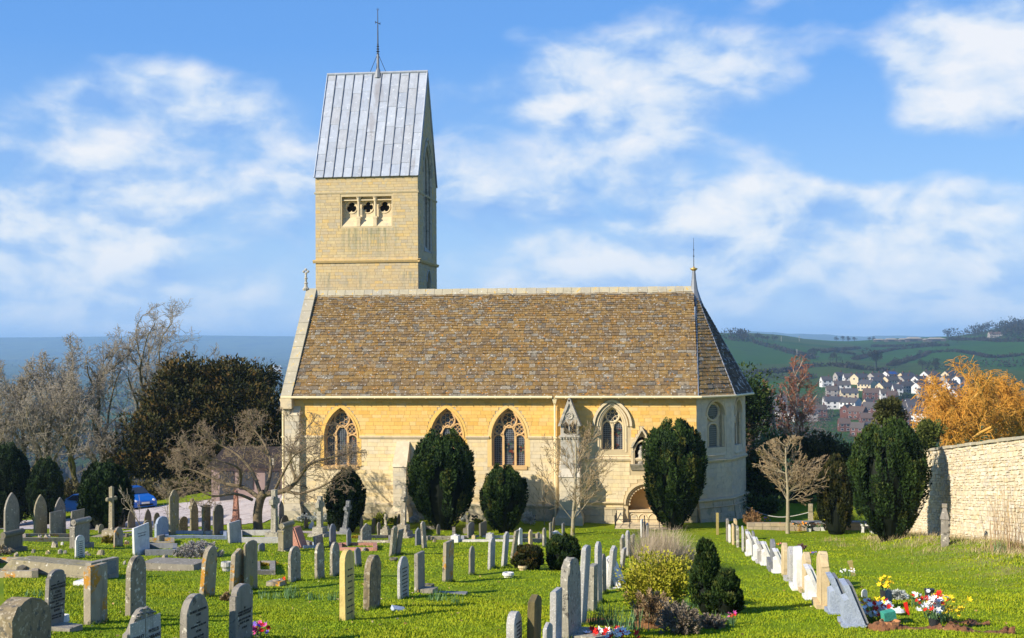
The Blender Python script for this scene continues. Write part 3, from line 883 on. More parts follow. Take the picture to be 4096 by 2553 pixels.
main = Slope((XW + .08, WY - EAVE_OUT, zlow), (XE + .1, WY - EAVE_OUT, zlow), (XW + .08, RIDGE_Y, ZR), (APEX.x, RIDGE_Y, ZR))
rb = MB()
rb.add([main.q(0, 0, -.03), main.q(1, 0, -.03), main.q(1, 1, -.03), main.q(0, 1, -.03)], [(0, 1, 2, 3)])
rb.add([(XW + .08, 73.8 + EAVE_OUT, zlow), (XE, 73.8 + EAVE_OUT, zlow), (APEX.x, RIDGE_Y, ZR), (XW + .08, RIDGE_Y, ZR)], [(3, 2, 1, 0)])
ROOF = cpart(rb, 'roof', M_SLATE)
sl_list = slates(main, rg, .265, .125, .40, .25)
sl_list.sort(key=lambda s: s[2])
for s in sl_list[:260]:
    mb = MB(); slate_geo(main, s, rg, mb); mb.t = [0] * 4
    sub(mb, 'slate', M_SLATE, ROOF, recalc=False)
mb = MB()
for s in sl_list[260:]: slate_geo(main, s, rg, mb)
sub(mb, 'slates', M_SLATE, ROOF, kind='stuff', recalc=False)
# ridge stones
x, k = XW + .1, 0
while x < APEX.x - .05:
    w = min(rg.uniform(.42, .56), APEX.x - x)
    g = MB(); e = .007
    z0 = ZR - .36; zt = ZR + .13 + rg.uniform(-.008, .008); hw = .30
    g.add([(x + e, RIDGE_Y - hw, z0), (x + w - e, RIDGE_Y - hw, z0), (x + w - e, RIDGE_Y - .05, zt), (x + e, RIDGE_Y - .05, zt), (x + e, RIDGE_Y + .05, zt), (x + w - e, RIDGE_Y + .05, zt), (x + w - e, RIDGE_Y + hw, z0), (x + e, RIDGE_Y + hw, z0)],
          [(0, 1, 2, 3), (3, 2, 5, 4), (4, 5, 6, 7), (0, 3, 4, 7), (1, 6, 5, 2), (0, 7, 6, 1)])
    sub(g, 'ridge_stone', M_RIDGE, ROOF)
    x += w
# west gable with raised coping, kneeler and cross finial
g = MB(); g.prism([(WY - .05, ZE - .3), (73.85, ZE - .3), (RIDGE_Y, ZR + .1)], lambda a, c, d: (d, a, c), XW - .02, XW + .5); cpart(g, 'west_gable', M_GASH)
gdir = Vector((0, RIDGE_Y - (WY - .48), ZR + .28 - (ZE + .10)))
npc = 9
GC = None
for k in range(npc):
    a, b2 = k / npc, (k + 1) / npc
    p0 = Vector((0, WY - .48, ZE + .08)) + gdir * a; p1 = Vector((0, WY - .48, ZE + .08)) + gdir * (b2 - .004)
    g = MB()
    g.frustum([(XW - .12, p0.y, p0.z), (XW + .44, p0.y, p0.z), (XW + .44, p0.y + .10, p0.z - .22), (XW - .12, p0.y + .10, p0.z - .22)], [(XW - .12, p1.y, p1.z), (XW + .44, p1.y, p1.z), (XW + .44, p1.y + .10, p1.z - .22), (XW - .12, p1.y + .10, p1.z - .22)])
    cpart(g, 'coping_stone', M_RIDGE)
g = MB(); g.box(XW - .12, XW + .46, WY - .5, WY + .1, ZE - .55, ZE + .12); g.box(XW - .06, XW + .3, WY - .32, WY + .1, ZE - .85, ZE - .55); cpart(g, 'kneeler', M_DRESS)
cx, cz = at(1224, 1180, RIDGE_Y).x, ZR + .12
g = MB(); g.lathe([(.18, 0), (.2, .1), (.1, .2), (.08, .35), (.12, .4), (.07, .46), (.065, .62), (.11, .66), (.065, .72), (.06, .95)], (cx, RIDGE_Y, cz), 10)
for dx, dz in ((0, .13), (0, -.08), (.12, .02), (-.12, .02)):
    g.lathe([(.02, -.07), (.075, -.03), (.08, .03), (.02, .08)], (cx + dx, RIDGE_Y, cz + 1.02 + dz), 8)
cpart(g, 'cross_finial', M_GREYST)

# ------- apse
for i in range(5):
    a, b2 = AP[i], AP[i + 1]
    d = (b2 - a).normalized(); L = (b2 - a).length
    W_ = Wall((a.x, a.y, 0), (d.x, d.y, 0), (d.y, -d.x, 0))
    zr = at(2850, 1662, 66.).z; zl = at(2850, 1788, 66.).z
    rg2 = random.Random(20 + i)
    has = i in (0, 1, 3)
    xc = L * .56 if i == 0 else L * .5
    big = opening(xc, min(1.2, L * .62), zl - .02, at(2850, 1660, 66).z, at(2850, 1606, 66).z) if has else None
    m1 = MB(); W_.panel(m1, [(0, -1), (L, -1), (L, ZE + .05), (0, ZE + .05)], [big] if has else [], 0, .28)
    if has:
        mpts = big
        W_.panel(m1, mpts, [], .28)
    P_ = cpart(m1, 'apse_wall', M_GASH)
    if i > 2: continue
    gh = [opening(xc, min(1.2, L * .62) + .22, zl - .3, at(2850, 1660, 66).z, at(2850, 1606, 66).z + .14)] if has else []
    m1 = MB(); lay(W_, blocks(rg2, 0, L, ZPL + .2, ZE, .2, (.3, .7), gh), .018, m1, rg2); sub(m1, 'ashlar_blocks', M_GASH, P_, kind='stuff', recalc=False)
    zp1 = at(2850, 2000, 66.).z
    bt = lambda z: -.02 - max(0, (zp1 - z)) * .17
    m1 = MB(); lay(W_, blocks(rg2, -.0, L, -.6, zp1 - .05, .27, (.35, .9), []), .09, m1, rg2, batter=bt); sub(m1, 'plinth_blocks', M_PLINTH, P_, kind='stuff', recalc=False)
    m1 = MB(); W_.panel(m1, [(-.0, -.6), (L, -.6), (L, zp1), (0, zp1)], [], -.05); 
    course(m1, -.06, L + .06, zp1 + .1, .16, .19, W_); course(m1, -.06, L + .06, at(2850, 1836, 66.).z, .15, .12, W_); course(m1, -.06, L + .06, zp1 - .28, .06, .22, W_)
    sub(m1, 'string_course', M_DRESS, P_)
    if not has: continue
    D = .24; w = min(1.2, L * .62)
    rr = w * .36; zcir = at(2850, 1648, 66.).z
    fr_ = MB(); ring(W_, xc, zcir, rr, .07, D, fr_, 24); lw = w * .56; zs_ = at(2850, 1708, 66.).z
    fr_.tube([W_.p(x, z, D) for x, z in [(xc - lw / 2, zl)] + arch(lw, zs_ - .1, zs_ + .18, 7, xc) + [(xc + lw / 2, zl)]], .06, 6)
    for sx in (-1, 1): fr_.tube([W_.p(xc + sx * w * .47, zl, .1), W_.p(xc + sx * w * .47, at(2850, 1660, 66).z, .1)], .05, 8)
    fr_.add([W_.p(xc - w / 2 - .05, zl - .42, -.08), W_.p(xc + w / 2 + .05, zl - .42, -.08), W_.p(xc + w / 2 - .05, zl, .27), W_.p(xc - w / 2 + .05, zl, .27)], [(0, 1, 2, 3)])
    sub(fr_, 'window_frame', M_DRESS, P_)
    g = MB(); n = 20; g.add([W_.p(xc + rr * math.cos(2 * math.pi * k / n), zcir + rr * math.sin(2 * math.pi * k / n), D) for k in range(n)], [tuple(range(n))]); sub(g, 'pane', M_GLASS, P_, recalc=False)
    pts = [(xc - lw / 2, zl)] + arch(lw, zs_ - .1, zs_ + .18, 7, xc) + [(xc + lw / 2, zl)]
    g = MB(); g.add([W_.p(x, z, D) for x, z in pts], [tuple(range(len(pts)))]); sub(g, 'pane', M_GLASS, P_, recalc=False)
    h = MB(); band(W_, arch(w + .02, at(2850, 1660, 66).z, at(2850, 1606, 66).z + .02, 8, xc), arch(w + .2, at(2850, 1660, 66).z, at(2850, 1606, 66).z + .12, 8, xc), -.05, .03, h); sub(h, 'hood_moulding', M_DRESS, P_)
cen = Vector((1.12, RIDGE_Y))
EO = [cen + (p - cen) * (1 + EAVE_OUT / max(1, (p - cen).length)) for p in AP]
EO[0] = Vector((XE + .1, WY - EAVE_OUT)); EO[5] = Vector((XE + .1, 73.8 + EAVE_OUT))
for i in range(5):
    a, b2 = EO[i], EO[i + 1]
    sp = Slope((a.x, a.y, zlow), (b2.x, b2.y, zlow), (APEX.x + .1, APEX.y, ZR - .25), (APEX.x + .12, APEX.y, ZR - .25))
    m1 = MB(); m1.add([sp.q(0, 0, -.03), sp.q(1, 0, -.03), sp.q(1, 1, -.03), sp.q(0, 1, -.03)], [(0, 1, 2, 3)])
    A_ = cpart(m1, 'apse_roof', M_SHADESLATE)
    ss = sorted(slates(sp, rg, .265, .14, .42, .26), key=lambda s: s[2])
    if i < 3:
        for s in ss[:14]:
            mb = MB(); slate_geo(sp, s, rg, mb); mb.t = [0] * 4; sub(mb, 'slate', M_SLATE if i == 0 else M_SHADESLATE, A_, recalc=False)
    mb = MB()
    for s in ss[14:]: slate_geo(sp, s, rg, mb)
    sub(mb, 'slates', M_SLATE if i == 0 else M_SHADESLATE, A_, kind='stuff', recalc=False)
    m1 = MB(); m1.tube([(a.x, a.y, zlow + .05), (APEX.x + .1, APEX.y, ZR - .2)], [.038, .03], 6); sub(m1, 'hip_roll', M_LEADROLL, A_)
    gutter([(a.x, a.y, ZG - .01), (b2.x, b2.y, ZG - .01)])
# lead flare, gilt bowl and rod at the apse end
zt = at(2766, 1078, RIDGE_Y).z
g = MB(); g.lathe([(.52, -.95), (.36, -.55), (.20, -.05), (.12, .5), (.085, zt - ZR - .1), (.07, zt - ZR)], (APEX.x + .02, RIDGE_Y, ZR), 8)
SPIRE = cpart(g, 'lead_flare', M_LEADROLL)
g = MB(); g.lathe([(.02, -.12), (.09, -.08), (.20, .02), (.21, .05), (.06, .09), (.03, .16)], (APEX.x + .02, RIDGE_Y, zt), 12); sub(g, 'gilt_bowl', M_GILT, SPIRE, smooth=True)
g = MB(); zt2 = at(2764, 952, RIDGE_Y).z
g.tube([(APEX.x + .02, RIDGE_Y, zt), (APEX.x + .02, RIDGE_Y, zt2)], [.022, .008], 6)
for f, r in ((.42, .05), (.62, .035)): g.lathe([(.01, -.04), (r, 0), (.01, .04)], (APEX.x + .02, RIDGE_Y, zt + (zt2 - zt) * f), 8)
sub(g, 'lightning_rod', M_IRON, SPIRE)

# ------- tower
TY = 72.2
tx0, tx1 = at(1262, 900, TY).x, at(1672, 900, TY).x
TD = 5.75; TY1 = TY + TD; TM = TY + TD / 2
zte = at(1470, 706, TY).z; ztr = at(1500, 293, TM).z
TS = Wall((0, TY, 0), (1, 0, 0), (0, -1, 0)); TE = Wall((tx1, 0, 0), (0, 1, 0), (1, 0, 0))
wx0, wx1 = at(1367, 850, TY).x, at(1566, 850, TY).x
wz0, wz1 = at(1470, 905, TY).z, at(1470, 786, TY).z
rect = [(wx0, wz0), (wx1, wz0), (wx1, wz1), (wx0, wz1)]
mb = MB(); TS.panel(mb, [(tx0, 3), (tx1, 3), (tx1, zte), (tx0, zte)], [rect], 0, .5)
mb.box(tx0 + .0, tx0 + .25, TY + .01, TY1, 3, zte); mb.box(tx0 + .25, tx1 - .4, TY1 - .25, TY1, 3, zte)
# east face with gable, tall two-light belfry opening and a small lower window
lz0, lz1, lza = at(1700, 1010, TM).z, at(1700, 700, TM).z, at(1700, 575, TM).z
lan = opening(TM, 2.3, lz0, lz1, lza, 8)
smz = at(1700, 1160, TM).z
low = opening(TM + .2, 1.1, smz - .6, smz + .45, smz + 1.05, 6)
TE.panel(mb, [(TY, 3), (TY1, 3), (TY1, zte), (TM, ztr - .1), (TY, zte)], [lan, low], 0, .55)
mb.prism([(TY, zte), (TY1, zte), (TM, ztr - .1)], lambda a, c, d: (d, a, c), tx0, tx0 + .3)
TOW = cpart(mb, 'tower', M_CORE)
rg3 = random.Random(11)
grect = [(wx0 - .08, wz0 - .02), (wx1 + .08, wz0 - .02), (wx1 + .08, wz1 + .08), (wx0 - .08, wz1 + .08)]
split_lay(TS, blocks(rg3, tx0, tx1, 8.5, zte, .165, (.24, .55), [grect]), 110, M_TASH, TOW, .018, rg3)
lang = opening(TM, 2.9, lz0 - .3, lz1, lza + .35, 8); lowg = opening(TM + .2, 1.3, smz - .6, smz + .45, smz + 1.15, 6)
gb = [q for q in blocks(rg3, TY, TY1, 8.5, ztr - .3, .165, (.24, .55), [lang, lowg]) if min(q[0] - TY, TY1 - q[1]) > max(0, (q[3] - zte)) * (TD / 2) / (ztr - zte) - .02]
m1 = MB(); lay(TE, gb, .018, m1, rg3); sub(m1, 'ashlar_blocks', M_TASH, TOW, kind='stuff', recalc=False)
def tcourse(z, h, out):
    m1 = MB(); course(m1, tx0 - out, tx1 + out, z, h, out, TS); course(m1, TY - out, TY1 + out, z, h, out, TE); sub(m1, 'string_course', M_TASH, TOW)
tcourse(at(1470, 1037, TY).z, .2, .14); tcourse(at(1470, 765, TY).z, .13, .06)
# three-part window: moulded bays, foiled circles, sloping sills
bw = (wx1 - wx0) / 3
for k in range(3):
    xa, xb = wx0 + k * bw, wx0 + (k + 1) * bw
    xm = (xa + xb) / 2; zm = at(1470, 827, TY).z; r = .30
    fo = 4 if k == 1 else 3
    hole = [(xm + q * math.cos(w), zm + q * math.sin(w)) for w in np.linspace(0, 2 * math.pi, 48, endpoint=False) for q in (r * (.60 + .44 * abs(math.cos(fo * (w - math.pi / 2) / 2)) ** .55),)]
    zsl = at(1470, 868, TY).z
    m1 = MB(); TS.panel(m1, [(xa, zsl), (xb, zsl), (xb, wz1), (xa, wz1)], [hole], .34, .2)
    m1.add([TS.p(xa, wz0, .01), TS.p(xb, wz0, .01), TS.p(xb, zsl, .34), TS.p(xa, zsl, .34)], [(0, 1, 2, 3)])
    P_ = sub(m1, 'window_bay', M_DRESS, TOW)
    m1 = MB(); ring(TS, xm, zm, r * 1.12, .035, .33, m1, 20); sub(m1, 'ring_moulding', M_DRESS, TOW)
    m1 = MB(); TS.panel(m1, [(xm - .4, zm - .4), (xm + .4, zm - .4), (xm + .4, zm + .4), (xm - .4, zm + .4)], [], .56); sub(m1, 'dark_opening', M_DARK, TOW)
    m1 = MB(); m1.box(xa + .02, xb - .02, TY + .1, TY + .36, wz1 - .22, wz1 - .16); sub(m1, 'lintel_moulding', M_DRESS, TOW)
for k in (1, 2):
    xa = wx0 + k * bw
    m1 = MB()
    m1.lathe([(.09, 0), (.08, .06), (.075, zm - zsl + .3), (.10, zm - zsl + .36), (.12, zm - zsl + .5), (.16, zm - zsl + .55), (.16, wz1 - zsl - .02)], (xa, TY + .12, zsl), 10)
    m1.box(xa - .13, xa + .13, TY - .02, TY + .34, zsl - .08, zsl + .03); m1.box(xa - .1, xa + .1, TY - .01, TY + .3, wz0, zsl - .08)
    sub(m1, 'shaft', M_DRESS, TOW)
# belfry light: mullion, shafts, arch rolls, black sheet for the unlit inside
m1 = MB()
for w_, dd in ((2.3, .04), (1.95, .2), (1.6, .36)):
    m1.tube([TE.p(a, b, dd) for a, b in [(TM - w_ / 2, lz0)] + arch(w_, lz1, lza - (2.3 - w_) * .4, 8, TM) + [(TM + w_ / 2, lz0)]], .10, 6)
m1.tube([TE.p(TM, lz0, .4), TE.p(TM, lz1 + .4, .4)], .09, 8)
ring(TE, TM, lz1 + .75, .42, .08, .4, m1, 16)
m1.add([TE.p(TM - 1.15, lz0, -.02), TE.p(TM + 1.15, lz0, -.02), TE.p(TM + 1.0, lz0 + .7, .5), TE.p(TM - 1.0, lz0 + .7, .5)], [(0, 1, 2, 3)])
sub(m1, 'belfry_tracery', M_GREYST, TOW)
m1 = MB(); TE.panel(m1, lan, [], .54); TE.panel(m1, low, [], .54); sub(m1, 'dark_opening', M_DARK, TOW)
m1 = MB(); m1.tube([TE.p(a, b, -.02) for a, b in arch(1.25, smz + .45, smz + 1.15, 6, TM + .2)], .06, 6); sub(m1, 'hood_moulding', M_GREYST, TOW)
m1 = MB(); band(TE, arch(2.75, lz1, lza + .22, 9, TM), arch(2.95, lz1, lza + .34, 9, TM), -.07, .03, m1); sub(m1, 'hood_moulding', M_GREYST, TOW)
# lead roof
OV = .14
zeo = zte - .03
rs = Slope((tx0 - .05, TY - OV, zeo), (tx1 + .07, TY - OV, zeo), (tx0 - .05, TM, ztr), (tx1 + .07, TM, ztr))
rn = Slope((tx1 + .07, TY1 + OV, zeo - .0), (tx0 - .05, TY1 + OV, zeo - .0), (tx1 + .07, TM, ztr), (tx0 - .05, TM, ztr))
m1 = MB()
for q in (rs, rn):
    m1.add([q.q(0, 0, -.06), q.q(1, 0, -.06), q.q(1, 1, -.02), q.q(0, 1, -.02)], [(0, 1, 2, 3)])
TR = cpart(m1, 'tower_roof', M_LEAD)
NP = 11
for k in range(NP):
    t = 0.0
    off = rg3.uniform(.06, .15)
    while t < 1:
        t2 = min(1, t + (off if t == 0 else rg3.uniform(.15, .2)))
        mb = MB(); a, b2 = k / NP + .004, (k + 1) / NP - .004
        lo = .018 * rg3.uniform(.6, 1.5)
        mb.add([rs.q(a, t + .0012, lo), rs.q(b2, t + .0012, lo * rg3.uniform(.5, 1.4)), rs.q(b2, t2 + .004, .004), rs.q(a, t2 + .004, .004), rs.q(a, t + .0012, -.02), rs.q(b2, t + .0012, -.02)], [(0, 1, 2, 3), (0, 4, 5, 1)])
        sub(mb, 'lead_sheet', M_LEAD, TR, recalc=False)
        t = t2
for k in range(NP + 1):
    m1 = MB(); kk = min(max(k / NP, .004), .996); m1.tube([rs.q(kk, 0, .03), rs.q(kk, 1, .03)], .038, 6); sub(m1, 'lead_roll', M_LEADROLL if 0 < k < NP else M_LEAD, TR)  # dark roll colour stands for the shadow line beside each roll
m1 = MB(); m1.tube([rs.q(0, 1, .01), rs.q(1, 1, .01)], .085, 8); sub(m1, 'ridge_roll', M_LEAD, TR)
m1 = MB(); m1.add([rs.q(1, 0, 0), rs.q(1, 1, 0), rs.q(1, 1, -.18), rs.q(1, 0, -.18), rn.q(0, 0, 0), rn.q(0, 0, -.18)], [(0, 1, 2, 3), (1, 4, 5, 2)]); sub(m1, 'verge_flashing', M_LEADROLL, TR)
# iron finial with stays
fx = at(1512, 300, TM).x; zf0 = ztr; zf1 = at(1511, 40, TM).z; hh = zf1 - zf0
m1 = MB(); m1.lathe([(.24, -.3), (.17, .05), (.09, .3), (.07, hh * .30)], (fx, TM, zf0), 8); FIN = cpart(m1, 'tower_finial', M_LEADROLL)
m1 = MB(); m1.tube([(fx, TM, zf0 + hh * .28), (fx, TM, zf1)], [.05, .02], 6)
for f, r in ((.30, .10), (.34, .12), (.38, .10), (.42, .09), (.45, .06), (.62, .04), (.74, .035)): m1.lathe([(.02, -.05), (r, 0), (.02, .05)], (fx, TM, zf0 + hh * f), 8)
zc = zf0 + hh * .80
m1.tube([(fx - .14, TM, zc + .03), (fx, TM - .0, zc - .02), (fx + .14, TM, zc - .09)], .022, 5)
for dx in (-.14, .14): m1.tube([(fx + dx, TM, zc + (.09 if dx < 0 else -.14)), (fx + dx, TM, zc + (-.05 if dx < 0 else 0))], .02, 5)
for dx in (-.05, 0, .05): m1.tube([(fx, TM, zf1 - .05), (fx + dx * 1.6, TM, zf1 + .12 - abs(dx))], .012, 4)
sub(m1, 'weather_rod', M_IRON, FIN)
for s_ in ((-.48, 0), (.48, 0), (-.1, -.4)):
    m1 = MB(); m1.tube([(fx + s_[0], TM + s_[1] * .3, ztr + (.05 if s_[1] == 0 else -.2)), (fx, TM, zf0 + hh * .31)], .016, 5); sub(m1, 'stay', M_IRON, FIN)
# ---------------------------------------------------------------- foliage and branch generators
def unit(v):
    return v / np.maximum(np.linalg.norm(v, axis=-1, keepdims=True), 1e-9)
def leaf_tris(c, d, size, rs, flat=.45):
    """one triangle per point c, long axis d"""
    n = len(c)
    side = unit(np.cross(d, rs.normal(size=(n, 3))))
    s = (size * rs.uniform(.6, 1.4, n))[:, None]
    v = np.stack([c - side * s * flat, c + side * s * flat, c + d * s * 1.5], 1).reshape(-1, 3)
    return v, np.arange(3 * n).reshape(-1, 3)
def tufts(cs, rad, per, size, rs, up=.3, tint=None):
    """leaf triangles through many ellipsoid clumps: cs (k,3), rad (k,3)"""
    k = len(cs)
    q = unit(rs.normal(size=(k, per, 3))) * (rs.uniform(.25, 1, (k, per, 1)) ** .45)
    c = (cs[:, None, :] + q * rad[:, None, :]).reshape(-1, 3)
    d = unit(unit(q.reshape(-1, 3)) + rs.normal(size=(k * per, 3)) * .5 + np.array([0, 0, up]))
    v, f = leaf_tris(c, d, np.full(len(c), size), rs)
    t = np.repeat(rs.uniform(.02, .98, k) if tint is None else tint, per) + rs.uniform(-.12, .12, k * per)
    return v, f, np.clip(t, .01, .99)
def plumes(c, ax, ln, rd, per, size, rs, tint=None, tip=.35):
    """leaf triangles round tapering sprays: base c, axis ax, length ln, radius rd"""
    k = len(c)
    t = rs.uniform(0, 1, (k, per))
    a = unit(np.cross(ax, np.array([.3, .5, .8]))); b = np.cross(ax, a)
    w = rs.uniform(0, 2 * np.pi, (k, per))
    prof = np.sqrt(np.clip(np.sin(np.pi * np.clip(t * .82 + .12, 0, 1)), 0, 1)) * rd[:, None] * rs.uniform(.75, 1.08, (k, per))
    rad = (a[:, None] * np.cos(w)[..., None] + b[:, None] * np.sin(w)[..., None])
    p = c[:, None] + ax[:, None] * (t * ln[:, None])[..., None] + rad * prof[..., None]
    d = unit(ax[:, None] * 1.0 + rad * .75 + rs.normal(size=(k, per, 3)) * .28)
    v, f = leaf_tris(p.reshape(-1, 3), d.reshape(-1, 3), np.full(k * per, size), rs)
    tt = np.repeat((rs.uniform(.02, .7, k) if tint is None else tint), per) + (t.ravel() - .5) * tip + rs.uniform(-.1, .1, k * per)  # tint climbs towards each tip: lit tips put into the leaf colour
    return v, f, np.clip(tt, .01, .99)
def seg_mesh(segs, n, name, m, parent=None):
    """tapered prisms for (p0, p1, r0, r1, tint) rows"""
    A = np.array([s[0] for s in segs]); B = np.array([s[1] for s in segs])
    R0 = np.array([s[2] for s in segs])[:, None, None]; R1 = np.array([s[3] for s in segs])[:, None, None]
    T = np.array([s[4] for s in segs])
    d = unit(B - A)
    ref = np.where(np.abs(d[:, 2:3]) > .9, np.array([[1., 0, 0]]), np.array([[0, 0, 1.]]))
    a = unit(np.cross(d, ref)); b = np.cross(d, a)
    w = np.arange(n) * 2 * np.pi / n
    ringv = a[:, None] * np.cos(w)[None, :, None] + b[:, None] * np.sin(w)[None, :, None]
    V = np.concatenate([A[:, None] + ringv * R0, (B + d * np.minimum(R1[:, 0], .02))[:, None] + ringv * R1], 1)
    k = len(segs); base = (np.arange(k) * 2 * n)[:, None, None]
    j = np.arange(n)
    q = np.stack([j, (j + 1) % n, (j + 1) % n + n, j + n], 1)[None] + base
    return np_mesh(name, V.reshape(-1, 3), q.reshape(-1, 4), m, parent, np.repeat(np.clip(T, .001, .999), n), smooth=True)
def grow(segs, rg, p, d, L, r, lv, P):
    """a branch that wanders, tapers and throws side branches"""
    n = P['seg'][lv]
    mx = len(P['seg']) - 1
    fr_ = P.get('fork', .25)
    for i in range(n):
        d = (d + Vector((rg.gauss(0, 1), rg.gauss(0, 1), rg.gauss(0, 1))) * P['wig'][lv] + Vector((0, 0, 1)) * P['up'][lv]).normalized()
        q = p + d * (L / n)
        env = P.get('env')
        if env and lv > 0:
            e = sum(((q[k] - env[0][k]) / env[1][k]) ** 2 for k in range(3))
            if e > 1.0: return
        r1 = max(r * (1 - (1 - P['taper']) * 1.15 / n), P['rmin'])
        segs.append((tuple(p), tuple(q), r, r1, lv / mx * .9 + .02 + rg.uniform(0, .08)))
        if lv < mx and (i + 1) / n >= P['start'][lv]:
            kids = P['kids'][lv]
            for _ in range(int(kids) + (rg.random() < kids % 1)):
                ax = d.orthogonal().normalized()
                ax.rotate(Matrix.Rotation(rg.uniform(0, 2 * math.pi), 3, d))
                ang = R(rg.uniform(*P['ang'][lv]))
                nd = (d * math.cos(ang) + ax * math.sin(ang)).normalized()
                f = 1 - .45 * (i + 1) / n
                grow(segs, rg, q, nd, L * P['len'][lv] * rg.uniform(.6, 1.15) * f, max(r1 * P['rad'][lv], P['rmin']), lv + 1, P)
        p, r = q, r1
def bare_tree(name, base, h, P, m, label, cat='tree', group=None, seed=1, limbs=None, extra=None, trunk_r=.2):
    rg_ = random.Random(seed)
    T = tag(empty(name, tuple(base)), label, cat, group)
    segs = []
    if limbs is None:
        grow(segs, rg_, Vector((0, 0, -.2)), Vector(P.get('lean', (0, 0, 1))).normalized(), h, trunk_r, 0, P)
    else:
        for pts, r0, r1, lv in limbs:
            pts = [Vector(q) - Vector(base) for q in pts]
            fine = []
            for i in range(len(pts) - 1):
                for k in range(3):
                    a0, a1, a2, a3 = pts[max(i - 1, 0)], pts[i], pts[i + 1], pts[min(i + 2, len(pts) - 1)]
                    t = k / 3
                    fine.append(.5 * ((2 * a1) + (a2 - a0) * t + (2 * a0 - 5 * a1 + 4 * a2 - a3) * t * t + (3 * a1 - a0 - 3 * a2 + a3) * t ** 3))
            fine.append(pts[-1])
            for i in range(len(fine) - 1):
                ra = r0 + (r1 - r0) * i / len(fine); rb_ = r0 + (r1 - r0) * (i + 1) / len(fine)
                segs.append((tuple(fine[i]), tuple(fine[i + 1]), ra, rb_, .02 + rg_.uniform(0, .1)))
                if lv >= 0 and i > 1:
                    d = (fine[i + 1] - fine[i]).normalized()
                    kk = P['kids0']
                    for _ in range(int(kk) + (rg_.random() < kk % 1)):
                        ax = d.orthogonal().normalized(); ax.rotate(Matrix.Rotation(rg_.uniform(0, 2 * math.pi), 3, d))
                        ang = R(rg_.uniform(30, 75)); nd = d * math.cos(ang) + ax * math.sin(ang)
                        grow(segs, rg_, fine[i + 1], nd, P['len0'] * rg_.uniform(.5, 1.2), max(P['rmin'], rb_ * .28), 1, P)
            d = (fine[-1] - fine[-2]).normalized()
            if lv >= 0:
                for _ in range(3): grow(segs, rg_, fine[-1], d, P['len0'] * rg_.uniform(.7, 1.3), r1, 1, P)
    thick = [s for s in segs if s[2] > .05]; thin = [s for s in segs if s[2] <= .05]
    if thick: seg_mesh(thick, 8, 'trunk', m, T)
    if thin: seg_mesh(thin, 3, 'crown', m, T)
    if extra: extra(T, segs)
    return T
def mfol(name, cols, rough=.7, spec=.2):
    return mat(name, cols, rough=rough, var=.3, vscale=2.0, bump=0, spec=spec, tintvar=False)
def bark(name, cols):
    return mat(name, cols, var=.4, vscale=5, bump=.6, bscale=14, tintvar=False, spots=(((.20, .17, .04), .25, 2.),))

# ---------------------------------------------------------------- far hills: hedges, woods, trees
M_FARTREE = mfol('far_bare_tree', [(.016, .016, .016), (.026, .024, .020), (.034, .030, .024)])
M_FARGREEN = mfol('far_evergreen', [(.010, .020, .010), (.018, .032, .014), (.024, .038, .018)])
def far_clump(name, pts, rad, per, size, m, seed, label=None, cat=None, group=None, kind=None, trunk=None):
    rs = np.random.default_rng(seed)
    o = np.array(pts[0])
    v, f, t = tufts(np.array(pts) - o, np.array(rad), per, size, rs)
    if trunk is None:
        ob = np_mesh(name, v, f, m, None, t); ob.location = o
        return tag(ob, label, cat, group, kind)
    T = tag(empty(name, tuple(trunk)), label, cat, group)
    ob = np_mesh('crown', v + (o - np.array(trunk)), f, m, T, t)
    zt = float(o[2] - trunk[2])
    b = MB(); b.tube([(0, 0, -1), (0, 0, zt)], [zt * .05 + .1, zt * .03 + .05], 5)
    b.build('trunk', M_FARTREE, T)
    return T
HEDGES = [  # polylines in the photograph, walked out over the hillside
    ([(2990, 1497), (3120, 1490), (3230, 1470), (3330, 1465), (3440, 1478), (3560, 1490)], 3.5, 'dark hedgerow with bushes across the slope above the town'),
    ([(2935, 1362), (3010, 1372), (3100, 1395), (3180, 1420), (3260, 1440)], 6.0, 'wooded strip sloping down the far hillside beside the church roof'),
    ([(3420, 1440), (3500, 1415), (3580, 1400), (3700, 1388), (3800, 1385)], 2.5, 'thin hedge climbing between two green fields on the hillside'),
    ([(3490, 1388), (3600, 1388), (3750, 1378)], 3.0, 'dark hedge below the hilltop farm'),
    ([(3290, 1412), (3360, 1402), (3440, 1395)], 2.4, 'short hedge curving over the middle of the hillside'),
    ([(3560, 1465), (3650, 1440), (3720, 1412), (3830, 1408), (3900, 1420), (3960, 1432), (4096, 1422)], 2.6, 'long hedge winding across the right of the hillside'),
    ([(3720, 1480), (3840, 1470), (3980, 1468), (4110, 1466)], 8.0, 'belt of dark trees along the foot of the hillside fields'),
    ([(3800, 1360), (3900, 1362), (4000, 1368), (4110, 1368)], 4.0, 'hedge below the wooded hilltop at the frame edge'),
    ([(2990, 1512), (3110, 1512), (3200, 1520), (3280, 1510)], 4.5, 'dark hedge line behind the birch tops'),
    ([(3250, 1402), (3330, 1408), (3420, 1420)], 2.0, 'faint hedge low on the hillside'),
]
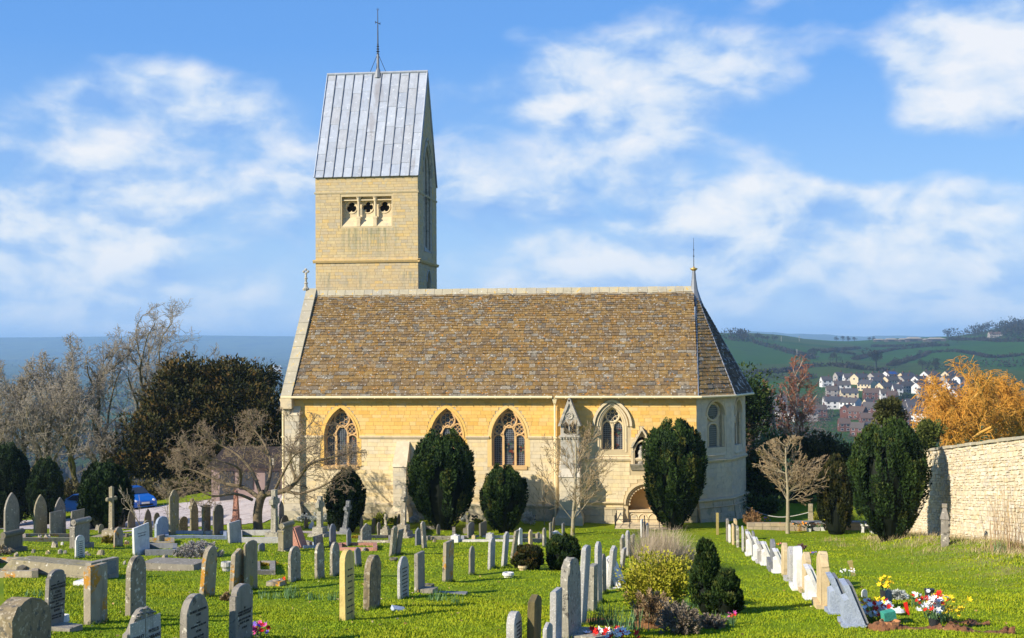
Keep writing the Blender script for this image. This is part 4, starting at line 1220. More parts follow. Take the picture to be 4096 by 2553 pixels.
for i, (pl, hgt, lab) in enumerate(HEDGES):
    rs = np.random.default_rng(100 + i)
    pts = []
    for (a, b) in zip(pl[:-1], pl[1:]):
        A, B = gnd(*a, ymin=700), gnd(*b, ymin=700)
        n = max(3, int((B - A).length / (hgt * 1.3)))
        for k in range(min(n, 60)):
            x, y = A.lerp(B, k / n)[:2]
            pts.append((x + rs.normal(0, .8), y + rs.normal(0, 1.5), hz(x, y) + hgt * .3))
    pts = np.array(pts); n = len(pts)
    big = rs.uniform(.6, 1.25, n) * np.where(rs.uniform(size=n) < .12, 1.8, 1)
    rad = np.stack([hgt * .9 * big, hgt * .9 * big, hgt * .62 * big], 1)
    far_clump('hedge', pts, rad, 40, 1.5, M_FARTREE, 300 + i, lab, 'hedge', 'hedges on the far hill')
def wood(us, vs, n, hgt, m, seed, ymin=900):
    rs = np.random.default_rng(seed); pts = []
    for _ in range(n):
        p = gnd(rs.uniform(*us), rs.uniform(*vs), ymin=ymin)
        pts.append((p.x, p.y, hz(p.x, p.y) + hgt * .45))
    rad = np.abs(rs.normal(1, .25, (n, 1))) * np.array([[hgt * .6, hgt * .6, hgt * .62]])
    return np.array(pts), rad
for i, (us, vs, n, hg) in enumerate((((3770, 4200), (1318, 1362), 90, 15), ((4000, 4200), (1300, 1330), 40, 16), ((2900, 2990), (1352, 1362), 14, 12))):
    pts, rad = wood(us, vs, n, hg, None, 40 + i)
    far_clump('woodland', pts, rad, 60, 1.7, M_FARTREE, 50 + i, 'dark leafless woodland along the far hilltop', 'woodland', None, 'stuff')
TREES_FAR = [(2960, 1352, 30), (2975, 1360, 26), (2992, 1362, 24), (3010, 1366, 22), (3030, 1362, 28), (3050, 1366, 24), (3070, 1366, 22), (3095, 1366, 26), (3345, 1366, 18), (3372, 1366, 20), (3395, 1367, 20), (3418, 1366, 18), (3478, 1366, 16), (3495, 1366, 18),
             (3505, 1470, 74), (3345, 1455, 40), (3580, 1475, 40), (3632, 1445, 24), (3260, 1430, 30), (3240, 1425, 26), (3690, 1480, 40), (3740, 1482, 46), (3425, 1478, 26), (3790, 1345, 30), (3830, 1372, 26), (3730, 1392, 20), (3680, 1425, 22),
             (3925, 1330, 28), (3955, 1322, 30), (4020, 1330, 28), (4060, 1318, 26), (4085, 1305, 22)]
ORD = ['first', 'second', 'third', 'fourth', 'fifth', 'sixth', 'seventh', 'eighth', 'ninth', 'tenth', 'eleventh', 'twelfth', 'thirteenth', 'fourteenth', 'fifteenth', 'sixteenth', 'seventeenth', 'eighteenth', 'nineteenth', 'twentieth']
def far_label(i, v):
    sky = lambda q: q[1] < 1368
    same = sorted(q[0] for q in TREES_FAR if sky(q) == sky(TREES_FAR[i]) and q[2] < 60)
    return 'small leafless tree %s, %s counted from the church' % ('on the hill skyline' if v < 1368 else 'in the hillside fields', ORD[same.index(TREES_FAR[i][0])])
for i, (u, v, hpx) in enumerate(TREES_FAR):
    p = gnd(u, v, ymin=900); h = hpx / F * p.y * 1.05
    z0 = hz(p.x, p.y)
    rs = np.random.default_rng(500 + i)
    n = 7
    c = np.stack([p.x + rs.normal(0, .2, n) * h, p.y + rs.normal(0, .2, n) * h, z0 + h * rs.uniform(.42, .85, n)], 1)
    rad = np.tile([[h * .22, h * .22, h * .18]], (n, 1))
    big = hpx > 60
    far_clump('hillside_tree', c, rad * 1.15, 90, h * .05, M_FARTREE, 600 + i, 'broad leafless tree standing alone in the middle of the hillside field' if big else far_label(i, v), 'tree', None if big else 'bare trees on the far hill', None, (p.x, p.y, z0))
for i, (u, v, hpx, lab) in enumerate(((4003, 1330, 42, 'tall dark evergreen rising above the wooded hilltop'), (3392, 1366, 20, 'dark fir in the skyline clump left of the farm roofs'))):
    p = gnd(u, v, ymin=900); h = hpx / F * p.y; z0 = hz(p.x, p.y)
    c = np.array([(p.x, p.y, z0 + h * f) for f in (.3, .5, .7, .88)]); rad = np.array([(h * .18 * (1.15 - f * .6), h * .18, h * .16) for f in (.3, .5, .7, .88)])
    far_clump('hilltop_evergreen', c, rad, 80, h * .04, M_FARGREEN, 700 + i, lab, 'tree', None, None, (p.x, p.y, z0))

# ---------------------------------------------------------------- town and farm
M_WHITE = mat('white_render', [(.58, .58, .58)], var=.1, bump=.1)  # town wall and roof colours lowered to stand for cloud shadow
M_CRM = mat('cream_render', [(.54, .45, .30)], var=.1, bump=.1)
M_BRK = mat('red_brick', [(.12, .05, .036)], var=.3, bump=.1, vscale=1.5)
M_GRYW = mat('grey_pebbledash', [(.30, .28, .26)], var=.15, bump=.1)
M_TILE = mat('dark_roof_tile', [(.055, .055, .065), (.075, .07, .075), (.09, .075, .065)], var=.25, bump=.3, bscale=4)
M_TILER = mat('brown_roof_tile', [(.11, .075, .06)], var=.25, bump=.3, bscale=4)
M_PANEL = mat('solar_panel', [(.02, .06, .25)], rough=.2, var=.1, bump=0, spec=.5)
M_PANE = mat('window_glass_far', [(.03, .035, .045)], rough=.2, var=.1, bump=0, spec=.5)
HM = {}
def house_meshes(w, d, he, hr, wm, rm, semi):
    key = (w, d, he, hr, wm.name, rm.name, semi)
    if key in HM: return HM[key]
    a = MB(); a.box(-w / 2, w / 2, -d / 2, d / 2, -3, he)
    a.prism([(-d / 2, he), (d / 2, he), (0, he + hr)], lambda p, q, e: (e, p, q), -w / 2, w / 2)
    r = MB(); o = .35
    for s in (-1, 1):
        r.frustum([(-w / 2 - .15, s * (d / 2 + o), he - .22), (w / 2 + .15, s * (d / 2 + o), he - .22), (w / 2 + .15, s * (d / 2 + o), he - .02), (-w / 2 - .15, s * (d / 2 + o), he - .02)],
                  [(-w / 2 - .15, 0, he + hr + .02), (w / 2 + .15, 0, he + hr + .02), (w / 2 + .15, 0, he + hr + .24), (-w / 2 - .15, 0, he + hr + .24)])
    c = MB(); c.box(-.4, .4, -.35, .35, -.6, 1.3); c.lathe([(.15, 0), (.12, .4)], (0, 0, 1.3), 6)
    win = MB(); win.box(-.75, .75, -.06, .05, -.6, .6)
    win_f = MB(); win_f.box(-.85, .85, -.03, .02, -.7, .7)
    HM[key] = (a.mesh('wall', wm), r.mesh('roof', rm), c.mesh('chimney', M_BRK), win.mesh('window', M_PANE), win_f.mesh('window_frame', M_WHITE))
    return HM[key]
def put(me, name, parent, loc=(0, 0, 0), rz=0):
    o = bpy.data.objects.new(name, me); o.location = loc; o.rotation_euler = (0, 0, rz)
    return link(o, parent)
def house(u, v, wpx, wall, roof, rot, label, depth_f=.62, eaves=5.0, hr=3.0, panel=False, gable_win=True):
    p = gnd(u, v, ymin=300)
    w = round(min(max(wpx / F * p.y / max(.4, math.cos(R(rot))), 7), 26) * 2) / 2
    d = min(w * depth_f, 8.0)
    T = tag(empty('house', (p.x, p.y, hz(p.x, p.y)), R(rot)), label, 'house', 'houses of the town across the valley')
    a, r, c, wi, wf = house_meshes(w, d, eaves, hr, wall, roof, 0)
    put(a, 'wall', T)
    rf = put(r, 'roof', T)
    put(c, 'chimney', rf, (w * .28, 0, eaves + hr)); 
    if w > 11: put(c, 'chimney', rf, (-w * .28, 0, eaves + hr))
    n = max(2, int(w / 3.2))
    for k in range(n):
        x = -w / 2 + (k + .5) * w / n
        for z in (1.5, 4.0):
            f = put(wf, 'window_frame', T, (x, -d / 2 - .02, z)); put(wi, 'pane', f)
    f = put(wf, 'window_frame', T, (-w / 2 - .02, 0, 4.0), math.pi / 2 * -1); put(wi, 'pane', f)
    if panel:
        q = MB(); b = 1.2
        zz = lambda y: eaves + hr * (1 + y / (d / 2)) + .3
        q.add([(-w * .3, -d * .42, zz(-d * .42)), (w * .3, -d * .42, zz(-d * .42)), (w * .3, -d * .1, zz(-d * .1)), (-w * .3, -d * .1, zz(-d * .1))], [(0, 1, 2, 3)])
        q.build('solar_panel', M_PANEL, rf)
    return T
Z8 = lambda x, y: (3300 + x / 2.749, 1200 + y / 2.749)
HOUSES = []
def H(x, y, w, wall, rot, lab, **k):
    rot = rot + 18 if rot > 15 else rot
    u, v = Z8(x + w / 2, y); HOUSES.append((u, v, w / 2.749, wall, rot, lab, k))
W_, C_, B_, G_ = M_WHITE, M_CRM, M_BRK, M_GRYW
names = {M_WHITE: 'white', M_CRM: 'cream', M_BRK: 'red brick', M_GRYW: 'grey'}
for row, (ttl, lst) in enumerate((
    ('top row of the town', [(110, 905, 90, G_, 20), (205, 922, 110, W_, 12), (315, 922, 145, C_, 26), (492, 915, 140, G_, 26), (652, 893, 140, W_, 26), (820, 912, 150, C_, 26), (1080, 893, 150, W_, 26), (1310, 893, 120, C_, 26), (1432, 945, 120, W_, 26)]),
    ('second row of the town', [(500, 965, 120, W_, 20), (650, 955, 160, C_, 26), (815, 950, 140, G_, 26), (975, 952, 150, W_, 26), (1140, 945, 140, C_, 26), (1285, 948, 140, G_, 26)]),
    ('third row of the town', [(93, 1008, 178, W_, 5), (408, 998, 120, C_, -50), (590, 1028, 145, C_, 20), (800, 1018, 165, G_, 26), (958, 1005, 130, W_, 26), (990, 1028, 165, W_, 26), (1150, 1010, 140, W_, 26), (1325, 1010, 120, W_, 26)]),
    ('fourth row of the town', [(20, 1065, 130, G_, 5), (175, 1098, 178, C_, 4), (430, 1098, 178, B_, 4), (620, 1105, 80, W_, 10), (700, 1128, 80, B_, 8), (745, 1050, 100, W_, 12), (1020, 1100, 130, G_, 10), (1160, 1085, 120, C_, 30), (1225, 1108, 100, C_, 30), (1400, 1105, 110, W_, 30)]),
    ('fifth row of the town', [(0, 1195, 195, W_, 3), (215, 1208, 145, W_, -48), (432, 1222, 100, C_, 20), (440, 1262, 120, W_, -45), (652, 1212, 145, W_, 8), (722, 1252, 170, W_, 8), (885, 1222, 140, W_, 8), (900, 1258, 165, G_, 8), (1080, 1232, 130, C_, 8)]),
    ('low in the town', [(205, 1290, 90, B_, 40), (285, 1310, 150, B_, -35), (490, 1272, 150, B_, -30), (640, 1278, 190, B_, -30), (925, 1330, 200, W_, -40), (390, 1388, 170, B_, 6), (560, 1400, 140, B_, 6), (150, 1450, 120, B_, 10), (300, 1500, 130, B_, -30), (460, 1495, 90, W_, 10), (780, 1380, 150, B_, 8), (1010, 1500, 90, W_, -40), (700, 1440, 160, B_, 10)]),
)):
    for i, (x, y, w, wl, rot) in enumerate(lst):
        ordn = ['first', 'second', 'third', 'fourth', 'fifth', 'sixth', 'seventh', 'eighth', 'ninth', 'tenth', 'eleventh', 'twelfth', 'thirteenth'][i]
        H(x, y, w, wl, rot, '%s house, %s from the church, %s' % (names[wl], ordn, ttl), panel=(x, y) in ((652, 893), (640, 1278)))
# houses glimpsed behind the birches, nearer the church
for i, (x, y, w, wl, rot) in enumerate(((2860 - 100, 0, 0, W_, 0),)): pass
Z7 = lambda x, y: (2850 + x / 3.78, 1300 + y / 3.78)
for i, (x, y, w, wl, rot) in enumerate(((1640, 935, 150, W_, 20), (450, 1160, 170, B_, -20), (460, 1260, 130, G_, 20), (930, 1420, 140, W_, -40), (1130, 1450, 130, W_, -40), (1390, 1450, 190, G_, 6), (980, 1240, 130, G_, 6), (1580, 1400, 120, B_, 10), (1680, 1260, 280, W_, 4), (1720, 1090, 170, G_, 4), (600, 1480, 200, C_, 8))):
    u, v = Z7(x + w / 2, y)
    HOUSES.append((u, v, w / 3.78, wl, rot, '%s house, %s counted from the church, seen through the birch branches' % (names[wl], ['first', 'second', 'third', 'fourth', 'fifth', 'sixth', 'seventh', 'eighth', 'ninth', 'tenth', 'eleventh'][i]), {}))
for (u, v, w, wl, rot, lab, k) in HOUSES:
    house(u, v, w, wl, M_TILER if wl is M_BRK and rnd.random() < .4 else M_TILE, rot, lab, **k)
# gardens: scattered shrubs and small trees between the houses, one mass
rs = np.random.default_rng(77); pts = []
for _ in range(520):
    u = rs.uniform(2985, 3900); v = rs.uniform(1510, 1800)
    p = gnd(u, v, ymin=300); pts.append((p.x, p.y, hz(p.x, p.y) + .8))
sz = np.abs(rs.normal(1.5, .6, (len(pts), 1))) + .4
far_clump('garden_shrubbery', np.array(pts), sz * np.array([[1.5, 1.2, 1.0]]), 24, .55, mfol('town_shrubs', [(.02, .035, .014), (.05, .04, .03), (.035, .05, .02), (.07, .05, .035)]), 78, 'dark garden shrubs and hedges filling the gaps between the town houses', 'shrubs', None, 'stuff')
pts = []
for _ in range(170):
    p = gnd(rs.uniform(2985, 3330), rs.uniform(1600, 1840), ymin=200); pts.append((p.x, p.y, hz(p.x, p.y) + 4.0))
far_clump('birch_wood', np.array(pts), np.tile([[4.6, 4.6, 4.6]], (170, 1)), 110, .42, mfol('purple_twig_haze', [(.10, .06, .055), (.16, .10, .085), (.08, .06, .05)]), 79, 'purplish leafless thicket between church and town', 'thicket', None, 'stuff')
for i, (x, y, wpx, hpx) in enumerate(((895, 1130, 250, 110), (1060, 1160, 70, 80), (460, 1290, 50, 40))):
    u, v = Z8(x, y); p = gnd(u, v, ymin=300); w = wpx / 2.749 / F * p.y; h = hpx / 2.749 / F * p.y; z0 = hz(p.x, p.y)
    r2 = np.random.default_rng(90 + i); n = 10
    c = np.stack([p.x + r2.uniform(-.36, .36, n) * w, p.y + r2.uniform(-2, 2, n), z0 + h * r2.uniform(.35, .72, n)], 1)
    far_clump('town_evergreen', c, np.tile([[w * .2, w * .2, h * .32]], (n, 1)), 130, .6, M_FARGREEN, 95 + i, ['wide dark evergreen tree in the middle of the town', 'narrow dark evergreen beside the wide one in the town', 'small dark conifer among the brick houses'][i], 'tree', None, None, (p.x, p.y, z0))
# farm sheds on the skyline
for i, (u, w, hpx) in enumerate(((3515, 38, 10), (3565, 48, 12), (3612, 30, 12), (3655, 60, 17), (3710, 30, 11), (3745, 66, 15))):
    p = gnd(u, 1366, ymin=1200)
    k = 2350 / p.y if p.y > 2600 else 1.0
    W2, H2 = w / F * p.y, hpx / F * p.y
    T = tag(empty('farm_shed', (p.x, p.y, hz(p.x, p.y)), 0), 'low grey farm shed on the skyline, %s from the fir clump' % ['first', 'second', 'third', 'fourth', 'fifth', 'sixth'][i], 'shed', 'farm sheds on the hilltop')
    a = MB(); a.box(-W2 / 2, W2 / 2, -8, 8, -8, H2 * .6); a.build('wall', M_TILE, T)
    a = MB(); a.prism([(-W2 / 2 - 1, H2 * .6), (W2 / 2 + 1, H2 * .6), (W2 * .2, H2), (-W2 * .3, H2)], lambda p_, q_, e: (p_, e, q_), -9, 9); a.build('roof', M_GRYW, T)
    a = MB(); a.box(-W2 * .3, W2 * .2, -8.1, -7.9, 0, H2 * .45); a.build('doorway', M_PANE, T)
# farmhouse on the wooded hilltop, and pylons
p = gnd(3980, 1348, ymin=1200)
house(3980, 1350, 50, M_GRYW, M_TILER, 10, 'stone house with twin gables on the wooded hilltop')
for i, (u, v, hpx) in enumerate(((3125, 1366, 20), (3197, 1366, 22), (3188, 1425, 28))):
    p = gnd(u, v, ymin=900); h = hpx / F * p.y
    a = MB(); z0 = hz(p.x, p.y); a.tube([(0, 0, -1), (0, 0, h)], .35, 5); a.box(-h * .12, h * .12, -.3, .3, h * .84, h * .88); a.box(-h * .08, h * .08, -.3, .3, h * .7, h * .73)
    o = a.build('utility_pole', M_GRYW); o.location = (p.x, p.y, z0)
    tag(o, ['thin pole on the skyline nearest the church roof', 'thin pole on the skyline farther from the church roof', 'pale pole standing low on the green slope'][i], 'pole', 'poles on the far hill')
# plain to the west: pale silos and sheds
p = gnd(1102, 1490, ymin=1000)
T = tag(empty('silo_block', (p.x, p.y, hz(p.x, p.y))), 'cluster of pale silos on the hazy plain beside the church roof', 'silos')
s_ = p.y / F
for k in range(7):
    a = MB(); a.lathe([(3.4 * s_, -5), (3.4 * s_, 26 * s_), (2 * s_, 29 * s_)], ((-22 + k * 7.2) * s_, 0, 0), 12); a.build('silo', M_WHITE, T, smooth=False)
a = MB(); a.box(-40 * s_, 30 * s_, -6 * s_, -5 * s_, -5, 5 * s_); a.build('shed', M_WHITE, T)
for i, (u, v, w) in enumerate(((470, 1480, 60), (500, 1476, 40), (560, 1482, 36), (640, 1500, 40), (180, 1495, 50), (120, 1500, 30), (860, 1500, 50))):
    p = gnd(u, v, ymin=1000); s_ = p.y / F
    T = tag(empty('plain_shed', (p.x, p.y, hz(p.x, p.y))), 'tiny pale shed on the hazy plain, %s of the seven from the left edge' % ORD[sorted([470, 500, 560, 640, 180, 120, 860]).index(u)], 'shed', 'pale sheds on the plain')
    a = MB(); a.box(-w / 2 * s_, w / 2 * s_, 0, 20 * s_, -5, 4 * s_); a.build('wall', M_WHITE, T)
    a = MB(); a.prism([(-w / 2 * s_, 4 * s_), (w / 2 * s_, 4 * s_), (0, 7 * s_)], lambda p_, q_, e: (p_, e, q_), 0, 20 * s_); a.build('roof', M_GRYW, T)

# woods, hedges and lighter villages scattered over the plain
rs = np.random.default_rng(55); pts, rad = [], []
for _ in range(520):
    r_ = 10 ** rs.uniform(2.75, 3.95); th_ = R(rs.uniform(-30, -12)); x_, y_ = r_ * math.sin(th_), r_ * math.cos(th_)
    pts.append((x_, y_, hz(x_, y_) + 3)); k_ = rs.uniform(.5, 1.6)
    rad.append((r_ * .012 * k_ + 12, 14 * k_, 4.5 * k_ + r_ * .0006))
far_clump('plain_woods', np.array(pts), np.array(rad), 40, 4.0, M_FARTREE, 56, 'dark woods and hedges scattered over the hazy plain', 'woodland', None, 'stuff')
# ---------------------------------------------------------------- haze
hb = MB(); hb.box(-14800, 14800, -6200, 15200, -160, 96)
haze = hb.build('haze', None)
hm = bpy.data.materials.new('haze_air'); hm.use_nodes = True
ht = NT(hm.node_tree)
pv = ht.n('ShaderNodeVolumePrincipled', i_Color=(.40, .66, 1.0), i_Density=1.15e-4, i_Anisotropy=0.0)
ho = ht.n('ShaderNodeOutputMaterial'); ht.t.links.new(pv.outputs[0], ho.inputs['Volume'])
haze.data.materials.append(hm)
tag(haze, 'blue haze over the far plain and hills', 'haze', kind='stuff')
# ---------------------------------------------------------------- garden wall of pale rubble
M_RUB = mat('pale_rubble', [(.66, .56, .38), (.73, .64, .47), (.60, .50, .33), (.76, .68, .52), (.68, .54, .33), (.66, .61, .50), (.54, .46, .34)], var=.3, vscale=6, bump=.8, bscale=16, spots=(((.55, .40, .18), .24, 1.3), ((.42, .37, .28), .26, 4.)), world_coords=True)
M_MORT = mat('pale_mortar', [(.50, .43, .31)], var=.3, vscale=4, bump=.6, world_coords=True)
ga, gb_ = at(3670, 1812, 57), at(4096, 1757, 42.7)
gd = (gb_ - ga) / (ga.y - gb_.y)                       # per metre towards the camera
def wtop(y): return ga.z + gd.z * (57 - y)
def wpx(y): return ga.x + gd.x * (57 - y)
class Shear(Wall):
    """the wall's west face; s runs towards the camera and z is measured down from the sloping top"""
    def p(s, x, z, d=0.0):
        y = 62.0 - x
        return (wpx(y) + d, y, wtop(y) + z)
GW = Shear((0, 0, 0), (0, -1, 0), (-1, 0, 0))
core = MB()
L = 34.0
core.add([GW.p(0, -4.2), GW.p(L, -4.2), GW.p(L, 0), GW.p(0, 0), GW.p(0, -4.2, .5), GW.p(L, -4.2, .5), GW.p(L, 0, .5), GW.p(0, 0, .5)], [(0, 1, 2, 3), (5, 4, 7, 6), (3, 2, 6, 7), (4, 0, 3, 7), (1, 5, 6, 2)])
GWALL = tag(empty('garden_wall', (wpx(57), 57, 2)), 'high pale rubble stone wall with coping along the churchyard edge', 'wall')
def gpart(mb, name, m, **kw):
    o = mb.build(name, m, None, **kw); o.parent = GWALL; o.matrix_parent_inverse = Matrix.Translation((-wpx(57), -57, -2)); return o
gpart(core, 'wall_core', M_MORT)
rg4 = random.Random(5)
rub = []
z = -4.0
while z < -.02:
    h = rg4.uniform(.07, .19)
    if z + h > -.06: h = -z
    x = -rg4.uniform(0, .3)
    while x < L:
        w = rg4.choice((rg4.uniform(.10, .26), rg4.uniform(.18, .5)))
        if rg4.random() < .3 and h > .14:
            rub += [(max(0, x), x + w, z, z + h * .5), (max(0, x), x + w, z + h * .5, z + h)]
        else: rub.append((max(0, x), x + w, z, z + h))
        x += w
    z += h
def rubble_geo(q, mb):
    a, b, c, d = q
    e = rg4.uniform(.012, .045); j = rg4.uniform(.007, .015)
    J = lambda: rg4.uniform(-.026, .026)
    f4 = [(a + j + J(), c + j + J()), (b - j + J(), c + j + J()), (b - j + J(), d - j + J()), (a + j + J(), d - j + J())]
    vs = [GW.p(x * .97 + .03 * (a + b) / 2, z_ * .93 + .07 * (c + d) / 2, -e + rg4.uniform(-.008, .008)) for x, z_ in f4] + [GW.p(x, z_, .004) for x, z_ in f4]
    mb.add(vs, [(0, 1, 2, 3), (0, 4, 5, 1), (1, 5, 6, 2), (2, 6, 7, 3), (3, 7, 4, 0)], rg4.random() * .99 + .005)
rub.sort(key=lambda q: -(q[1] - q[0]) * (q[3] - q[2]) * (1 if 3.5 < q[0] < 21 and q[2] > -3.0 else .01))
for q in rub[:300]:
    mb = MB(); rubble_geo(q, mb); mb.t = [0] * 5; gpart(mb, 'stone', M_RUB, recalc=False)
mb = MB()
for q in rub[300:]: rubble_geo(q, mb)
gpart(mb, 'rubble_stones', M_RUB, recalc=False, kind='stuff')
x = 0.0
while x < L:
    w = rg4.uniform(.45, .95); mb = MB(); e, t0 = rg4.uniform(.06, .13), rg4.uniform(.07, .11)
    za, zb = rg4.uniform(0, .02), rg4.uniform(0, .02)
    mb.add([GW.p(x + .01, .0 + za, -e), GW.p(x + w - .01, .0 + zb, -e), GW.p(x + w - .01, t0 + zb, -e), GW.p(x + .01, t0 + za, -e), GW.p(x + .01, .0 + za, .6), GW.p(x + w - .01, zb, .6), GW.p(x + w - .01, t0 + zb + .05, .6), GW.p(x + .01, t0 + za + .05, .6)],
           [(0, 1, 2, 3), (3, 2, 6, 7), (0, 4, 5, 1), (0, 3, 7, 4), (1, 5, 6, 2), (5, 4, 7, 6)])
    gpart(mb, 'coping_slab', M_RIDGE); x += w

# ---------------------------------------------------------------- clipped yews and other evergreens
YEWC = [(.007, .016, .005), (.015, .034, .008), (.028, .056, .011), (.048, .082, .014), (.095, .095, .018)]  # brighter end of the range stands for sunlit leaves
M_YEWSHADE = mfol('yew_gap_shade', [(.004, .007, .003)])  # near-black core colour: painted shade in the gaps between plumes
M_YEW = mfol('yew_leaves', YEWC)
M_YEWB = mfol('bronze_yew_leaves', [(.012, .018, .006), (.026, .032, .008), (.045, .046, .010), (.090, .062, .014), (.14, .080, .02)])
M_YEWBARK = bark('yew_bark', [(.10, .065, .045), (.14, .09, .06)])
def prof_egg(t):
    return np.interp(t, [0, .08, .2, .4, .6, .8, .92, 1], [.30, .48, .72, .95, 1.0, .90, .66, .30])
def prof_cone(t):
    return np.interp(t, [0, .1, .3, .5, .7, .85, 1], [.5, .85, 1.0, .86, .60, .38, .08])
def prof_dome(t):
    return np.interp(t, [0, .1, .35, .6, .8, .93, 1], [.62, .86, 1.0, .97, .82, .52, .16])
def yew(u0, u1, vt, vb, label, seed, prof=prof_egg, m=None, name='clipped_yew', n=None, ln=.30, Y=None, group='clipped yews of the churchyard', leaf=None, cat='yew', trunk=.12, tone=None):
    uc = (u0 + u1) / 2
    p = gnd(uc, vb) if Y is None else at(uc, vb, Y)
    if Y is not None: p.z = hz(p.x, p.y)
    w = (u1 - u0) / F * p.y / math.cos(math.atan((uc - 2690) / F)); h = (vb - vt) / F * p.y
    if Y is not None: h = at(uc, vt, Y).z - p.z
    rs = np.random.default_rng(seed)
    T = tag(empty(name, tuple(p)), label, cat, group)
    r = w / 2 * .98
    n = n or int(70 + 10.5 * w * h)
    t = rs.uniform(0.02, .86, n) ** .9; th = rs.uniform(0, 2 * np.pi, n)
    lnv = h * ln * rs.uniform(.6, 1.2, n); lnv = np.minimum(lnv, h * (rs.uniform(.95, 1.12, n) - t))
    lump = 1 + .05 * np.sin(3 * th + 5 * t + seed) + .04 * np.sin(7 * th - 9 * t)
    rad = prof(t) * r * rs.uniform(.72, 1.0, n) * lump
    c = np.stack([rad * np.cos(th), rad * np.sin(th), t * h], 1)
    t2 = np.clip(t + lnv / h * .9, 0, 1); r2 = prof(t2) * r * rs.uniform(.80, 1.12, n)
    tip = np.stack([r2 * np.cos(th), r2 * np.sin(th), t * h + lnv], 1)
    ax = unit(tip - c)
    rd = np.maximum(.075, w * .043) * rs.uniform(.6, 1.5, n)
    sz = leaf or max(.035, min(.075, p.y * .00125))
    per = int(np.clip(28 * (w * h) ** .5 / .075 * .075 / max(sz, .04) * .09 * 10, 90, 210))
    tn = np.where(rs.uniform(size=n) < .08, .92, rs.uniform(.05, .66, n)) if tone is None else rs.uniform(*tone, n)
    v, f, tt = plumes(c, ax, lnv, rd, per, sz, rs, tint=tn, tip=.4)
    np_mesh('foliage', v, f, m or M_YEW, T, tt)
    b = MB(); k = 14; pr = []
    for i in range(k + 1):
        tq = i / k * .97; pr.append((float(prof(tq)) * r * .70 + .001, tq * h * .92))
    b.lathe(pr, (0, 0, 0), 16); o = b.build('shade_core', M_YEWSHADE, T)
    b = MB(); b.tube([(0, 0, -.3), (0, 0, h * .5)], [trunk * w, trunk * w * .6], 8); b.build('trunk', M_YEWBARK, T)
    return T
yew(1640, 1900, 1742, 2118, 'tallest dark clipped yew before the nave wall between two windows', 1)
yew(1925, 2105, 1876, 2130, 'smaller clipped yew under the third nave window', 2)
yew(2575, 2822, 1700, 2116, 'large clipped yew in front of the chancel and tomb recess', 3)
yew(1308, 1458, 1884, 2128, 'dark clipped yew behind the leaning cross near the west window', 4, prof=prof_dome, tone=(.0, .3))
yew(3412, 3698, 1700, 2118, 'big clipped yew against the pale garden wall', 5, tone=(.1, .75), Y=51.5)
yew(-70, 122, 1775, 2110, 'black shaded yew cut by the left edge of the picture', 6, prof=prof_dome, tone=(.0, .2))  # lowest leaf tones put this yew's shade into its colour
yew(118, 250, 1834, 2098, 'narrow dark yew beside the black one at the left edge', 7, prof=prof_dome, tone=(.0, .35))
yew(322, 522, 1842, 2112, 'dark yew behind the tall latin cross and the blue car', 8, prof=prof_dome, tone=(.0, .4))
yew(3278, 3412, 1838, 2085, 'shaded yew behind the daffodil bed, with a sawn stump before it', 9, prof=prof_dome, m=M_YEWB, Y=62, tone=(.0, .5))
yew(2186, 2314, 2142, 2280, 'round clipped bush among the leaning headstones', 11, prof=prof_dome, name='clipped_bush', group='low evergreens among the graves', leaf=.035, cat='bush', tone=(.1, .8))
yew(2056, 2166, 2186, 2278, 'low spreading yellow-green bush beside the round clipped bush', 12, prof=prof_dome, m=M_YEWB, name='clipped_bush', group='low evergreens among the graves', leaf=.04, cat='bush', ln=.2)
yew(2768, 2890, 2172, 2455, 'tall upright conifer bush in the centre bed', 13, prof=prof_cone, name='conifer_bush', group='low evergreens among the graves', leaf=.035, cat='bush', tone=(.15, .85), ln=.2)
yew(2850, 2962, 2290, 2460, 'lower conifer bush leaning beside the taller one', 14, prof=prof_cone, name='conifer_bush', group='low evergreens among the graves', leaf=.035, cat='bush', tone=(.1, .8), ln=.22)
# big feathery yew west of the church
def feathery(blobs, label, seed, m, per=70, n=70, size=.11, cat='tree', name='yew_tree', droop=0.0, ln=(1.0, 2.2), rdk=.3):
    rs = np.random.default_rng(seed); base = None; V, Fc, Tt = [], [], []; off = 0
    b0 = at(*blobs[0][:2], blobs[0][2]); base = (b0.x, b0.y, hz(b0.x, b0.y))
    T = tag(empty(name, base), label, cat)
    core = MB()
    for (u, v, Y, ru, rv) in blobs:
        c0 = np.array(at(u, v, Y)) - np.array(base); rx, rz = ru / F * Y, rv / F * Y
        q = unit(rs.normal(size=(n, 3)))
        c = c0 + q * np.array([rx, rx, rz]) * rs.uniform(.35, .80, (n, 1))
        ax = unit(q * np.array([1.0, 1.0, .5]) + np.array([0, 0, .75 - droop]) + rs.normal(size=(n, 3)) * .2)
        l = rs.uniform(*ln, n)
        v_, f_, t_ = plumes(c, ax, l, l * rdk, per, size, rs, tip=.5)
        V.append(v_); Fc.append(f_ + off); Tt.append(t_); off += len(v_)
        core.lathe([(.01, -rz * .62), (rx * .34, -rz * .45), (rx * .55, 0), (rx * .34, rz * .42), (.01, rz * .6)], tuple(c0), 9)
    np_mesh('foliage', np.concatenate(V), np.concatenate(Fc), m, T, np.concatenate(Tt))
    core.build('shade_core', M_YEWSHADE, T)
    if cat == 'tree':
        b = MB(); b.tube([(0, 0, -1), tuple(np.array(at(*blobs[0][:3])) - np.array(base))], [.4, .2], 8); b.build('trunk', M_YEWBARK, T)
    return T
